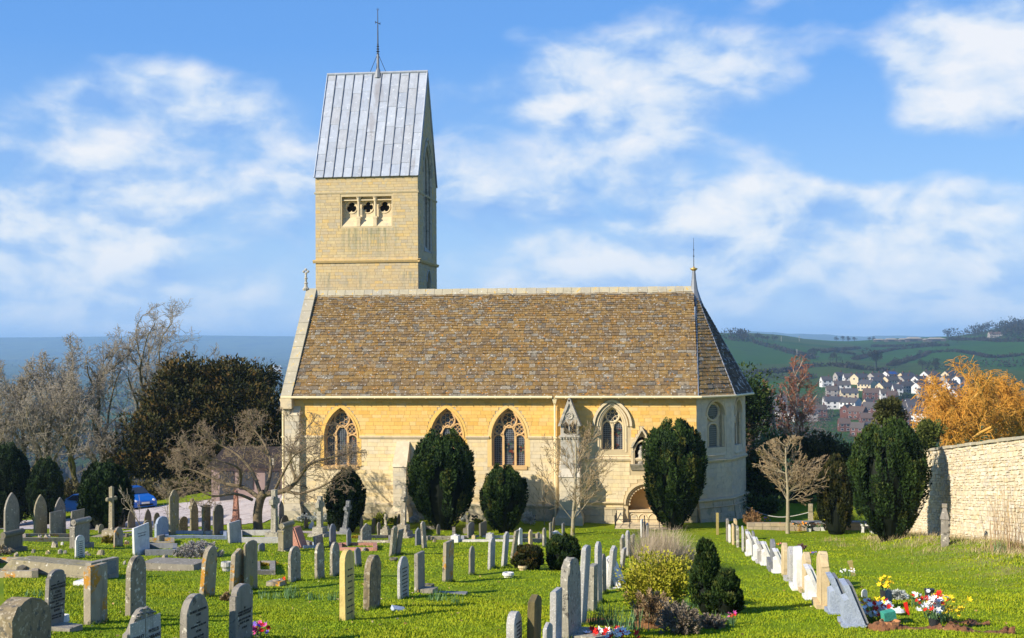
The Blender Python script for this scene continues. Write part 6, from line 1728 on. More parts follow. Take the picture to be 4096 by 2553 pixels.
ROW = [
 # far left, in front of the dark yews
 (15, 78, 1970, 2141, 'gothic', 'grey', 0, 'tall pointed grey headstone nearest the left edge before black yew', dict(T=.16)),
 (135, 188, 1978, 2143, 'gothic', 'moss', 0, 'tall pointed headstone with golden lichen edge, second from left edge', dict(T=.14)),
 (216, 263, 1989, 2138, 'gothic', 'grey', 0, 'tall pointed headstone half hidden behind a slant-topped slab', dict(T=.12)),
 (199, 253, 2044, 2144, 'flat', 'grey', 0, 'grey slant-topped slab standing before a taller pointed headstone', dict(T=.07)),
 (275, 343, 2039, 2143, 'flat', 'grey', 4, 'square grey slab leaning right below the white and blue car', dict(T=.10)),
 (340, 389, 2063, 2118, 'camber', 'slate', 0, 'low blue-grey headstone under the wheel of the white and blue car', dict(T=.1)),
 (459, 483, 2064, 2107, 'camber', 'white', 0, 'small white headstone right beside the tall latin cross', dict(T=.2, W=.5)),
 (475, 501, 2029, 2113, 'gothic', 'dark', 0, 'dark pointed headstone directly behind the small white one', dict(T=.08)),
 (509, 543, 2032, 2114, 'gothic', 'dark', 0, 'dark pointed headstone in front of the blue car wheel', dict(T=.09)),
 (573, 610, 2034, 2114, 'gothic', 'dark', 0, 'dark pointed headstone right of the blue car bonnet', dict(T=.08)),
 (567, 610, 2080, 2160, 'arch', 'brown', 0, 'round brown headstone behind the slanting white marble slab', dict(T=.13)),
 (614, 640, 2050, 2114, 'arch', 'dark', 0, 'small black round headstone left of the shouldered granite one', dict(T=.07)),
 (619, 675, 2065, 2149, 'shoulder', 'blue', 0, 'blue-grey granite headstone with curved top and square shoulders', dict(T=.18)),
 (675, 716, 1960, 2137, 'ogee', 'moss', 0, 'tallest ornate headstone with ogee top beside the gravel yard', dict(T=.14)),
 (714, 753, 2065, 2131, 'rough', 'brown', 0, 'stubby rough brown stone right of the tallest ornate headstone', dict(T=.10)),
 (760, 794, 2001, 2127, 'gothic', 'moss', 0, 'slim pointed headstone with mossy edge and cross behind it', dict(T=.12)),
 (807, 843, 2018, 2138, 'camber', 'moss', 0, 'tall headstone with green inset panel and mossy top', dict(T=.12)),
 (811, 836, 2086, 2140, 'flat', 'grey', 0, 'short plain stone standing right before the green-panelled headstone', dict(T=.1)),
 (851, 895, 2018, 2140, 'shoulder', 'dark', 0, 'dark carved headstone with scroll shoulders on the yard edge', dict(T=.13)),
 (908, 967, 2086, 2172, 'flat', 'pale', -3, 'pale blue-grey rock-edged slab before the pink obelisk', dict(T=.16)),
 (1114, 1137, 2003, 2114, 'gothic', 'slate', 0, 'slim dark pointed headstone behind the rough celtic cross', dict(T=.05)),
 (1121, 1156, 2060, 2116, 'arch', 'dark', 0, 'black round headstone at the church corner downpipe', dict(T=.1)),
 (1311, 1339, 1985, 2116, 'ogee', 'slate', 0, 'tall slim grey headstone left of the dark yew', dict(T=.08)),
 (1316, 1345, 2095, 2186, 'arch', 'slate', 0, 'smooth grey round-topped headstone below the dark yew', dict(T=.12)),
 (1251, 1296, 2140, 2190, 'flat', 'lich', -6, 'squat square stone leaning left beside the pink granite desk', dict(T=.14)),
 (1386, 1405, 2114, 2184, 'arch', 'slate', 0, 'narrow slate headstone at the foot of the leaning cross', dict(T=.08)),
 (1439, 1454, 2065, 2135, 'gothic', 'dark', 0, 'thin dark pointed stone on the grass right of dark yew', dict(T=.07)),
 (1484, 1503, 2070, 2135, 'arch', 'dark', 5, 'thin dark round stone leaning right before the church wall', dict(T=.06)),
 (1585, 1603, 2054, 2112, 'gothic', 'dark', 6, 'dark pointed stone leaning behind the tall slender cross', dict(T=.06)),
 (1442, 1486, 2093, 2168, 'peak', 'lich', 0, 'peaked grey headstone with pale lichen edge on the grass strip', dict(T=.13)),
 (1555, 1594, 2102, 2224, 'peak', 'lich', 6, 'lichen-spotted headstone leaning right in a close pair', dict(T=.14)),
 (1583, 1614, 2115, 2218, 'flat', 'grey', 9, 'thin grey headstone leaning right behind the lichen-spotted one', dict(T=.09)),
 (1660, 1686, 2111, 2181, 'peak', 'slate', 0, 'short grey peaked headstone left of a left-leaning one', dict(T=.12)),
 (1682, 1707, 2084, 2192, 'peak', 'lich', -4, 'headstone leaning left before the tallest clipped yew', dict(T=.12)),
 (1868, 1898, 2088, 2149, 'camber', 'grey', 0, 'grey headstone with rusty edge between the two nave yews', dict(T=.12)),
 (1916, 1948, 2088, 2149, 'flat', 'dark', 0, 'dark square headstone at the left foot of the smaller nave yew', dict(T=.13)),
 # middle rows
 (1152, 1204, 2183, 2325, 'round', 'lich', 0, 'lichened headstone with shallow curved top left of a matching pair', dict(T=.13)),
 (1258, 1299, 2170, 2316, 'round', 'lich', 0, 'narrow lichened headstone with pale edge, left of a pair', dict(T=.13)),
 (1319, 1360, 2167, 2304, 'round', 'lich', 0, 'narrow lichened headstone with pale edge, right of a pair', dict(T=.13)),
 (1417, 1446, 2188, 2266, 'peak', 'slate', -4, 'slate peaked headstone behind the yellow round-topped one', dict(T=.07)),
 (1358, 1419, 2197, 2480, 'arch', 'yellow', 0, 'clean yellow sandstone round-topped headstone in the foreground', dict(T=.17, lines=8)),
 (1451, 1530, 2217, 2435, 'round', 'brown', 2, 'mottled brown round-shouldered headstone right of the yellow one', dict(T=.20, rough=.006)),
 (1589, 1637, 2224, 2394, 'arch', 'pale', 0, 'pale grey round-topped headstone with fine lettering mid lawn', dict(T=.11, lines=9)),
 (1657, 1700, 2208, 2368, 'flat', 'grey', 0, 'plain square-topped grey headstone mid lawn with a flower block', dict(T=.13, ledge=.3)),
 (1768, 1818, 2163, 2331, 'flat', 'rust', 2, 'tall square headstone with rusty top standing alone mid lawn', dict(T=.14, rough=.004)),
 (1875, 1900, 2183, 2301, 'arch', 'grey', 1, 'slim grey headstone with sloping shoulder mid lawn', dict(T=.09)),
 (1950, 1984, 2149, 2275, 'shoulder', 'pale', 2, 'pale headstone with stepped edge left of the leaning row', dict(T=.12)),
 (2003, 2041, 2125, 2266, 'peak', 'pale', 5, 'pale headstone leaning right, first of three before low bush', dict(T=.12)),
 (2041, 2078, 2119, 2233, 'flat', 'lich', 9, 'grey lichened headstone leaning strongly right behind low bush', dict(T=.11)),
 (2073, 2090, 2111, 2216, 'peak', 'white', 0, 'slim upright white headstone behind the low bush', dict(T=.10)),
 (2113, 2131, 2118, 2188, 'peak', 'tan', 0, 'small cream headstone standing behind the low bush', dict(T=.12)),
 (2170, 2185, 2110, 2186, 'peak', 'lich', 0, 'narrow grey headstone with rusty cap behind round bush', dict(T=.12)),
 (2198, 2208, 2089, 2156, 'flat', 'grey', 0, 'thin grey headstone before a dark leaning one by the wall', dict(T=.09)),
 (2207, 2222, 2068, 2140, 'gothic', 'dark', 4, 'dark pointed headstone leaning right near the downpipe foot', dict(T=.07)),
 (2247, 2259, 2092, 2140, 'flat', 'slate', 0, 'small grey headstone left of the pale sapling', dict(T=.1)),
 (2286, 2300, 2071, 2138, 'rough', 'lich', 0, 'rough upright stone right behind the pale sapling trunk', dict(T=.12)),
 (1008, 1030, 2112, 2137, 'arch', 'dark', 0, 'tiny black stone at the foot of the cherry trunk', dict(T=.1, W=.36)),
 (1706, 1722, 2143, 2162, 'flat', 'grey', 0, 'very small grey block stone right of the left-leaning headstone', dict(T=.1, W=.36)),
 (2142, 2160, 2132, 2168, 'flat', 'rust', 0, 'small square rusty stone behind the low bush kerb', dict(T=.14, W=.4)),
 (1030, 1062, 2172, 2206, 'camber', 'slate', 0, 'low dark stone on the kerb below the rough celtic cross', dict(T=.1, W=.42)),
 (392, 416, 2096, 2134, 'arch', 'moss', 0, 'low mossy stone left of the tall latin cross', dict(T=.1, W=.4)),
 (1214, 1234, 2066, 2112, 'gothic', 'dark', 0, 'thin dark stone on the grass before the silver shrubs', dict(T=.07, W=.4)),
 (1508, 1524, 2088, 2140, 'arch', 'grey', -3, 'small grey stone left of the tapered-block cross', dict(T=.09, W=.4)),
 (1745, 1762, 2096, 2140, 'arch', 'dark', 0, 'small dark stone in the shade under the tallest yew', dict(T=.08, W=.4)),
 # front left
 (795, 877, 2181, 2388, 'round', 'rust', 5, 'big orange-lichened headstone leaning right beside the ledger slab', dict(T=.17, rough=.006)),
 (916, 990, 2192, 2365, 'peak', 'rust', 4, 'peaked lichened headstone leaning right before a curved one', dict(T=.15)),
 (975, 1031, 2161, 2360, 'camber', 'moss', 0, 'tall headstone with curved mossy top behind the peaked one', dict(T=.08)),
 (337, 429, 2258, 2496, 'flat', 'rust', 0, 'tall plain headstone with orange lichen on its sloping top', dict(T=.19, rough=.004)),
 (501, 588, 2220, 2462, 'round', 'lich', 1, 'tall narrow headstone with rusty curved top, front left', dict(T=.17)),
 (299, 339, 2140, 2232, 'shoulder', 'white', 0, 'small white headstone with black lettering before a scroll-topped one', dict(T=.10, lines=9)),
 # row beside the centre bed
 (2025, 2090, 2443, 2610, 'arch', 'pale', 0, 'grey round-topped headstone cut by the bottom edge, left of four', dict(T=.19, lines=5)),
 (2110, 2166, 2375, 2600, 'peak', 'olive', 2, 'dark olive-brown headstone cut by the bottom edge', dict(T=.17)),
 (2202, 2247, 2356, 2585, 'flat', 'pale', 1, 'square-topped grey headstone left of the rough arched one', dict(T=.14, ledge=.4)),
 (2175, 2208, 2486, 2610, 'peak', 'pale', 1, 'small low grey stone at the bottom edge', dict(T=.1, W=.3)),
 (2247, 2320, 2227, 2548, 'round', 'rough', 0, 'large rough-edged headstone with arched lettering and cut notch', dict(T=.20, rough=.012, ledge=.5, W=.8)),
 (2315, 2359, 2178, 2502, 'camber', 'pale', 4, 'tall smooth headstone leaning right behind the large rough one', dict(T=.13)),
 (2355, 2388, 2257, 2447, 'flat', 'rough', 1, 'rough-faced stone with orange lichen top beside the bed', dict(T=.17, rough=.01)),
 (2383, 2406, 2165, 2413, 'arch', 'pale', 0, 'tall slim round-topped headstone in the row beside the bed', dict(T=.12)),
 (2404, 2423, 2214, 2375, 'arch', 'grey', 0, 'shorter grey headstone between two taller ones beside the bed', dict(T=.1)),
 (2424, 2474, 2179, 2350, 'peak', 'pale', 6, 'pale headstone leaning right with white slabs behind it', dict(T=.14, plinth=.06)),
 (2480, 2504, 2191, 2281, 'flat', 'pale', 7, 'short pale headstone leaning right beside the dry grasses', dict(T=.12)),
 (2480, 2500, 2150, 2232, 'flat', 'lich', 0, 'grey headstone with rusty cap behind the short leaning one', dict(T=.12)),
 (2486, 2499, 2137, 2215, 'peak', 'pale', 0, 'slim pale headstone hidden behind the rusty-capped one', dict(T=.11)),
 (2503, 2520, 2121, 2224, 'peak', 'pale', 0, 'tall pale headstone left of a leaning one by the grasses', dict(T=.14)),
 (2520, 2539, 2138, 2228, 'flat', 'lich', 3, 'spotted grey headstone touching the mauve dry grasses', dict(T=.13)),
 (2563, 2572, 2077, 2152, 'flat', 'white', 0, 'slim bright white headstone rising above the dry grasses', dict(T=.1)),
 (2570, 2583, 2087, 2152, 'flat', 'grey', 0, 'grey headstone between two others above the dry grasses', dict(T=.12)),
 (2583, 2597, 2090, 2152, 'peak', 'pale', 0, 'pale headstone nearest the chancel yew above the grasses', dict(T=.12)),
 # right-hand row
 (2903, 2918, 2078, 2165, 'flat', 'grey', 0, 'grey weathered stone, farthest of the right-hand row', dict(T=.17, yaw=0)),
 (2912, 2925, 2098, 2172, 'camber', 'white', 0, 'slim white headstone, second of the right-hand row', dict(T=.13, yaw=0)),
 (2927, 2938, 2098, 2179, 'flat', 'tan', 0, 'narrow tan headstone, third of the right-hand row', dict(T=.12, yaw=0)),
 (2933, 2951, 2078, 2160, 'flat', 'tan', 0, 'broad tan stone standing behind the third of the right-hand row', dict(T=.2, yaw=0)),
 (2943, 2958, 2107, 2188, 'flat', 'lich', 0, 'mottled grey headstone, fourth of the right-hand row', dict(T=.15, yaw=0)),
 (2964, 2980, 2108, 2207, 'slant', 'pale', 0, 'pale headstone with dark edge, fifth of the right-hand row', dict(T=.09, yaw=0)),
 (2979, 2997, 2117, 2210, 'round', 'rough', 0, 'rough cream headstone, sixth of the right-hand row', dict(T=.17, yaw=0)),
 (3008, 3020, 2128, 2232, 'flat', 'slate', 0, 'tall green-grey slab between white desk stones', dict(T=.11, yaw=0)),
 (3078, 3106, 2156, 2280, 'round', 'slate', 0, 'dark blue-grey curved slab in the middle of the right-hand row', dict(T=.17, yaw=0, plinth=.32)),
 (3127, 3153, 2170, 2306, 'peak', 'tan', 0, 'cream headstone with rough edge right of a white desk stone', dict(T=.2, yaw=0)),
 (3153, 3177, 2184, 2325, 'peak', 'pale', 0, 'pale grey headstone next to the rough white one', dict(T=.2, yaw=0, plinth=.1)),
 (3174, 3212, 2184, 2353, 'round', 'white', 0, 'thick rough-edged white headstone in the right-hand row', dict(T=.26, yaw=0, rough=.014, plinth=.1)),
 (3213, 3242, 2207, 2372, 'peak', 'tan', 0, 'smooth sandstone headstone right of the rough white one', dict(T=.22, yaw=0, plinth=.08)),
 (3275, 3312, 2205, 2427, 'round', 'tan', 0, 'tall round sandstone headstone with rough-hewn edge, nearest upright', dict(T=.24, yaw=0, rough=.016, plinth=.12)),
]
for (u0, u1, vt, vb, sh, m, lean, lab, kw) in ROW:
    grp = 'headstones in the right-hand row' if u0 > 2890 else 'headstones in the churchyard'
    stone(u0, u1, vt, vb, sh, m, lean, lab, group=grp, **kw)
# lettered stones of the front row, with their own words
st = stone(173, 267, 2275, 2520, 'shoulder', 'grey', 3, 'tall grey lettered headstone leaning right, with a flower block', T=.13, rough=.003,
           text=[('IN\nLOVING MEMORY OF', .036, .80, 0), ('OLIVER CHARLES\nCOLE', .052, .70, 0), ('9TH JAN 1902\n9TH FEB 1968', .034, .585, 0), ('AT REST IN THE LORD\nAND\nOF HIS DEAR WIFE', .036, .49, 0), ('EDITH', .05, .34, 0), ('14TH NOV 1901\n27TH AUG 1982', .034, .27, 0)], ledge=.34)
st = stone(500, 636, 2428, 2620, 'ogee', 'grey', 0, 'grey headstone with carved leafy crest and two lettered panels, bottom edge', T=.14, W=.80,
           text=[('STANLEY\nBERT', .070, .42, -.185), ('PHYLLIS\nLORRAINE', .070, .46, .185)])
b = MB()
for y0, y1 in ((-.36, -.012), (.012, .36)): b.box(.046, .054, y0, y1, -.1, .50)
b.build('panel', GS['pale'], st)
rg5 = random.Random(3)
for k in range(26):
    b = MB(); yy = rg5.uniform(-.24, .24); zz = .53 + rg5.random() * max(.01, .15 - abs(yy) * .62)
    b.lathe([(.002, -.012), (rg5.uniform(.018, .034), 0), (.002, .012)], (.046, yy, zz), 6); b.build('carved_leaf', GS['grey'], st)
for q in st.children:
    if q.name.startswith('lettering'): q.location.x += .012
stone(722, 834, 2373, 2600, 'arch', 'grey', 0, 'grey round-topped headstone with dark lettering and black-stained cap', T=.19, W=.58,
      text=[('ROBERT ANTHONY\nYORK', .049, .70, 0), ('BORN\nBURNHAM ON SEA, SOM', .036, .50, 0), ('4.9.1901', .042, .355, 0), ('DIED 16.7.1982\nREST IN PEACE', .042, .26, 0)])
stone(918, 1011, 2333, 2570, 'shoulder', 'grey', 1, 'grey lettered headstone with stepped shoulder and bright flowers below', T=.17, W=.52,
      text=[('IN\nLOVING MEMORY OF', .042, .60, 0), ('MURIEL KATE LUSTY', .043, .50, 0), ('DIED 27TH FEB 1980\nAGED 79 YEARS', .040, .42, 0), ('AT REST', .040, .28, 0)])
# boulder-shaped stone in the corner
stone(2, 168, 2389, 2620, 'rough', 'brown', 0, 'massive rough boulder-like headstone with smooth face, bottom corner', T=.48, W=.80, rough=.022)

# ---- crosses
def cross(uc, vt, vb, m, label, lean=0, yaw=9, arm=.62, sw_=.13, T=.13, ring_=False, steps=(), fleur=False, celtic_rough=.0, cap=None):
    p, dep = frame_at(uc, uc, vb, yaw)
    H_ = (vb - vt) / F * dep
    root = empty('stone_cross', (p.x, p.y, hz(p.x, p.y) - .05)); root.rotation_euler = (0, R(lean), -R(yaw)); tag(root, label, 'gravestone', 'stone crosses in the churchyard')
    mm = GS[m]; z = 0.0
    for (w, d, h) in steps:
        b = MB(); b.frustum([(-d / 2, -w / 2, z - (.2 if z == 0 else 0)), (d / 2, -w / 2, z - (.2 if z == 0 else 0)), (d / 2, w / 2, z - (.2 if z == 0 else 0)), (-d / 2, w / 2, z - (.2 if z == 0 else 0))], [(-d / 2 * .93, -w / 2 * .93, z + h), (d / 2 * .93, -w / 2 * .93, z + h), (d / 2 * .93, w / 2 * .93, z + h), (-d / 2 * .93, w / 2 * .93, z + h)])
        b.build('step', mm, root); z += h
    ha = z + (H_ - z) * .72
    b = MB(); s = sw_
    b.frustum([(-T / 2 * 1.15, -s / 2 * 1.3, z), (T / 2 * 1.15, -s / 2 * 1.3, z), (T / 2 * 1.15, s / 2 * 1.3, z), (-T / 2 * 1.15, s / 2 * 1.3, z)], [(-T / 2, -s / 2, ha), (T / 2, -s / 2, ha), (T / 2, s / 2, ha), (-T / 2, s / 2, ha)])
    b.frustum([(-T / 2, -s / 2, ha), (T / 2, -s / 2, ha), (T / 2, s / 2, ha), (-T / 2, s / 2, ha)], [(-T / 2, -s / 2 * 1.15, H_), (T / 2, -s / 2 * 1.15, H_), (T / 2, s / 2 * 1.15, H_), (-T / 2, s / 2 * 1.15, H_)])
    b.build('shaft', mm, root)
    b = MB(); e = .004; b.box(-T / 2 + e, T / 2 - e, -arm / 2, arm / 2, ha - s / 2, ha + s / 2)
    if fleur:
        for y in (-arm / 2, arm / 2): b.lathe([(.01, -s * .75), (s * .55, -s * .4), (s * .55, s * .4), (.01, s * .75)], (0, y, ha), 8)
        b.lathe([(.01, -.05), (s * .62, 0), (s * .62, s * .8), (.01, s * 1.3)], (0, 0, H_ - s), 8)
    b.build('arm', mm, root)
    if ring_:
        b = MB(); b.tube([(0, arm * .36 * math.cos(a), ha + arm * .36 * math.sin(a)) for a in np.linspace(0, 2 * math.pi, 20, endpoint=False)], T * .38, 6, closed=True); b.build('ring', mm, root)
    return root
cross(446, 1944, 2150, 'moss', 'tall latin cross with rounded arm ends on a stone block, left', arm=.62, sw_=.14, T=.16, fleur=True, steps=((1.5, 1.5, .14), (.62, .62, .26)))
cross(-2, 1971, 2110, 'moss', 'mossy cross cut off by the left edge', arm=.5, sw_=.15)
cross(768, 1991, 2122, 'moss', 'cross head showing behind the slim pointed headstone', arm=.42, sw_=.14, T=.12, steps=((.5, .4, .15),))
cross(1098, 1955, 2150, 'rough', 'rough celtic ring cross on a block beside the cherry trunk', arm=.66, sw_=.22, T=.20, ring_=True, steps=((.7, .62, .30),))
cross(1280, 1981, 2148, 'rough', 'celtic ring cross on two stepped blocks before the west window', arm=.62, sw_=.2, T=.18, ring_=True, steps=((.95, .8, .22), (.58, .5, .26)))
cross(1377, 1996, 2136, 'slate', 'grey cross with mossy head leaning right on stepped base', lean=8, arm=.58, sw_=.17, T=.17, steps=((.62, .5, .16), (.42, .36, .18)))
cross(1543, 2052, 2142, 'lich', 'small cross on a tapered block near the church wall', arm=.32, sw_=.1, T=.1, steps=((.46, .40, .34), (.26, .24, .12)))
cross(1612, 1948, 2150, 'lich', 'tall slender weathered cross on three steps left of the big yew', lean=2, arm=.46, sw_=.16, T=.18, steps=((1.0, .95, .16), (.72, .66, .18), (.50, .46, .28)))
cross(1871, 2043, 2134, 'dark', 'small black cross against the wall between the nave yews', arm=.38, sw_=.12, T=.12, steps=((.4, .36, .3),))
cross(3243, 2012, 2092, 'moss', 'stubby mossy cross at the end of the daffodil bed', arm=.34, sw_=.22, T=.22, steps=((.5, .4, .1),))
# column with an urn, obelisk, slim edge-on stone
def turned(u, vt, vb, m, label, prof, name, n=10, cat='monument'):
    p, dep = frame_at(u, u, vb, 0); H_ = (vb - vt) / F * dep
    o = empty(name, (p.x, p.y, hz(p.x, p.y) - .05)); tag(o, label, cat)
    return o, H_, GS[m]
o, H_, mm = turned(1403, 1986, 2118, 'moss', 'thin column with a small urn behind the leaning cross', None, 'memorial_column')
b = MB(); b.box(-.14, .14, -.14, .14, -.2, .16); b.build('base', mm, o)
b = MB(); b.lathe([(.09, .16), (.065, .3), (.06, H_ * .6)], (0, 0, 0), 10); b.lathe([(.085, H_ * .6), (.09, H_ * .63), (.06, H_ * .66), (.055, H_ * .88)], (0, 0, 0), 10); b.build('shaft', mm, o)
b = MB(); b.lathe([(.05, H_ * .88), (.10, H_ * .92), (.08, H_ * .97), (.02, H_)], (0, 0, 0), 10); b.build('urn', mm, o)
o, H_, mm = turned(944, 1953, 2132, 'pink', 'pink granite obelisk on a pedestal in front of the gravel yard', None, 'obelisk')
for (nm, a, z0, c, z1) in (('base', .50, -.2, .47, .16), ('pedestal', .36, .16, .33, H_ * .34), ('shaft', .235, H_ * .34, .125, H_ * .94)):
    b = MB(); b.frustum([(-a / 2 * 1.2, -a / 2 * 1.2, z0), (a / 2 * 1.2, -a / 2 * 1.2, z0), (a / 2 * 1.2, a / 2 * 1.2, z0), (-a / 2 * 1.2, a / 2 * 1.2, z0)], [(-c / 2 * 1.2, -c / 2 * 1.2, z1), (c / 2 * 1.2, -c / 2 * 1.2, z1), (c / 2 * 1.2, c / 2 * 1.2, z1), (-c / 2 * 1.2, c / 2 * 1.2, z1)]); b.build(nm, mm, o)
b = MB(); c = .075; z1 = H_ * .94; b.add([(-c, -c, z1), (c, -c, z1), (c, c, z1), (-c, c, z1), (0, 0, H_)], [(0, 1, 4), (1, 2, 4), (2, 3, 4), (3, 0, 4)]); b.build('tip', mm, o)
p, dep = frame_at(3780, 3780, 2182, 0); H_ = (2182 - 2010) / F * dep
o = tag(empty('slender_monument', (p.x, p.y, hz(p.x, p.y) - .05), R(-12)), 'tall slender grey monument with pointed shoulders before the garden wall', 'gravestone')
b = MB(); b.frustum([(-.13, -.3, -.2), (.13, -.3, -.2), (.13, .3, -.2), (-.13, .3, -.2)], [(-.12, -.27, H_ * .66), (.12, -.27, H_ * .66), (.12, .27, H_ * .66), (-.12, .27, H_ * .66)])
b.frustum([(-.15, -.3, H_ * .66), (.15, -.3, H_ * .66), (.15, .3, H_ * .66), (-.15, .3, H_ * .66)], [(-.05, -.07, H_ * .92), (.05, -.07, H_ * .92), (.05, .07, H_ * .92), (-.05, .07, H_ * .92)])
b.build('slab', GS['grey'], o)
b = MB(); b.box(-.085, .085, -.1, .1, H_ * .92, H_); b.build('cap', GS['grey'], o)
for k, f in enumerate((.14, .28, .42, .56)):
    b = MB(); b.box(.12, .16, -.28, .28, H_ * f, H_ * f + .09); b.build('ridge', GS['grey'], o)
# scroll-topped stones
def scroll(u0, u1, vt, vb, m, label, lean=0):
    root = stone(u0, u1, vt + 6, vb, 'flat', m, lean, label, T=.12, plinth=.14)
    sl = [c for c in root.children if c.name.startswith('slab')][0]
    W = sl.dimensions[1]; H_ = sl.dimensions[2] + .1
    xs = [v.co for v in sl.data.vertices]; y0, y1 = min(c.y for c in xs), max(c.y for c in xs); zt = max(c.z for c in xs)
    b = MB(); b.tube([(.0, y0 - .02, zt - .02), (0, y1 + .02, zt - .02)], .105, 10); b.build('scroll', GS[m], root)
    b = MB(); b.tube([(.0, y0 - .03, zt - .02), (0, y0 - .02, zt - .02)], .05, 8); b.build('scroll_eye', GS[m], root)
    b = MB(); b.box(-.10, .10, y0 - .09, y0 - .003, .0, zt * .78); b.box(-.12, .12, y0 - .11, y0 - .001, zt * .78, zt * .84); b.build('pilaster', GS[m], root)
    return root
scroll(293, 358, 2075, 2190, 'grey', 'grey scroll-topped headstone with pilaster behind the small white one')
scroll(1124, 1172, 2090, 2205, 'moss', 'scroll-topped headstone with pilaster left of the pink granite desk')
scroll(2, 100, 2124, 2208, 'dark', 'wide low dark slab with scroll end at the left edge', 0)
# leaning white marble
stone(528, 600, 2097, 2220, 'slant', 'white', -2, 'white marble slab with sloping top leaning left before brown stone', T=.13, fore=0, lines=2)
stone(453, 493, 2107, 2188, 'arch', 'rust', 1, 'small round headstone covered in orange lichen', T=.12)
stone(625, 660, 2140, 2168, 'flat', 'grey', 0, 'low trapezoid grey block before the granite headstone', T=.2, W=.4)

# ---- desk memorials: a wedge with a sloping tablet
def desk(u0, u1, vt, vb, m, label, yaw=0, flip=1, W=.6):
    p, dep = frame_at(u0, u1, vb, yaw); H_ = (vb - vt) / F * dep; e = (u1 - u0) / F * dep
    e = min(max(e * .8, .30), .62)
    root = tag(empty('desk_memorial', (p.x, p.y, hz(p.x, p.y) - .02), -R(yaw)), label, 'gravestone', 'sloping desk memorials')
    mm = GS[m]; f = flip
    b = MB(); b.box(-e * .62, e * .75, -W / 2 - .05, W / 2 + .05, -.15, .07); b.build('plinth', mm, root)
    b = MB(); q = [(-e * .48 * f, .07), (e * .40 * f, .07), (-e * .10 * f, H_ * .70), (-e * .48 * f, H_ * .62)]
    b.prism(q, lambda a, c, d: (a, d, c), -W / 2 + .06, W / 2 - .06); b.build('support', mm, root)
    b = MB(); q = [(e * .36 * f, .075), (e * .60 * f, .075), (-e * .26 * f, H_), (-e * .56 * f, H_ * .98)]
    b.prism(q, lambda a, c, d: (a, d, c), -W / 2, W / 2); b.build('tablet', mm, root)
    b = MB(); q = [(e * .605 * f, .09), (e * .80 * f, .09), (-e * .04 * f, H_ * .985), (-e * .255 * f, H_ * .985)]
    b.prism(q, lambda a, c, d: (a, d, c), -W / 2 + .04, W / 2 - .04); b.build('book_face', GS['slate'] if m == 'blue' else mm, root)
    return root
desk(2996, 3010, 2128, 2220, 'white', 'white desk memorial left of the tall green-grey slab')
desk(3019, 3045, 2149, 2240, 'white', 'white desk memorial right of the tall green-grey slab')
desk(3036, 3062, 2167, 2252, 'pale', 'pale desk memorial, first of two before the blue-grey slab')
desk(3052, 3084, 2168, 2262, 'white', 'white desk memorial touching the dark blue-grey curved slab')
desk(3103, 3130, 2196, 2293, 'white', 'white desk memorial right of the dark blue-grey curved slab')
desk(3227, 3275, 2261, 2395, 'white', 'larger white desk memorial left of the tall round sandstone headstone')
desk(3313, 3385, 2295, 2454, 'blue', 'blue granite desk memorial next to the tall round sandstone headstone')
desk(3363, 3450, 2322, 2497, 'blue', 'blue granite desk memorial nearest the camera in the row')
desk(1171, 1214, 2105, 2192, 'pink', 'polished pink granite desk memorial beside the scroll-topped stone', yaw=9)
desk(2432, 2472, 2228, 2346, 'white', 'white sloping memorial behind a right-leaning headstone', yaw=9)
desk(2214, 2240, 2125, 2153, 'white', 'tiny white tilted memorial above the round clipped bush', yaw=9)
# ---------------------------------------------------------------- house and yard west of the church
M_MAUVE = mat('mauve_roughcast', [(.27, .20, .19)], var=.25, vscale=1.2, bump=.4, world_coords=True)
hx0, hx1 = at(846, 1950, 78).x, at(1190, 1950, 78).x
zb = at(1000, 2016, 78).z
HT = tag(empty('yard_house', ((hx0 + hx1) / 2, 81, zb)), 'low mauve roughcast house with tiled roof behind the gravel yard', 'house')
def hp(mb, name, m, par=None):
    o = mb.build(name, m, None); o.parent = par or HT
    if par is None: o.matrix_parent_inverse = Matrix.Translation((-(hx0 + hx1) / 2, -81, -zb))
    return o
b = MB(); b.box(hx0, hx1, 78, 84, zb - 2, zb + 2.3); hp(b, 'wall', M_MAUVE)
b = MB(); b.prism([(77.6, zb + 2.25), (84.4, zb + 2.25), (81, zb + 3.3)], lambda a, c, d: (d, a, c), hx0 - .2, hx1 + .2); HR = hp(b, 'roof', mat('old_red_tile', [(.032, .024, .021), (.040, .029, .025)], var=.35, bump=.6, bscale=6))
for u in (908, 985, 1090):
    xx = at(u, 1950, 78).x; b = MB(); b.box(xx - .45, xx + .45, 77.93, 78.02, zb + .0 if u == 908 else zb + .9, zb + 2.0); hp(b, 'doorway' if u == 908 else 'window', M_PANE)
b = MB(); xx = at(1085, 1870, 77).x; b.tube([(xx, 77.2, zb + 2.2), (xx, 77.2, zb + 2.5)], .03, 6); b.frustum([(xx - .1, 77.1, zb + 2.5), (xx + .1, 77.1, zb + 2.5), (xx + .1, 77.3, zb + 2.5), (xx - .1, 77.3, zb + 2.5)], [(xx - .16, 77.04, zb + 2.9), (xx + .16, 77.04, zb + 2.9), (xx + .16, 77.36, zb + 2.9), (xx - .16, 77.36, zb + 2.9)]); hp(b, 'lantern', M_GREYST)

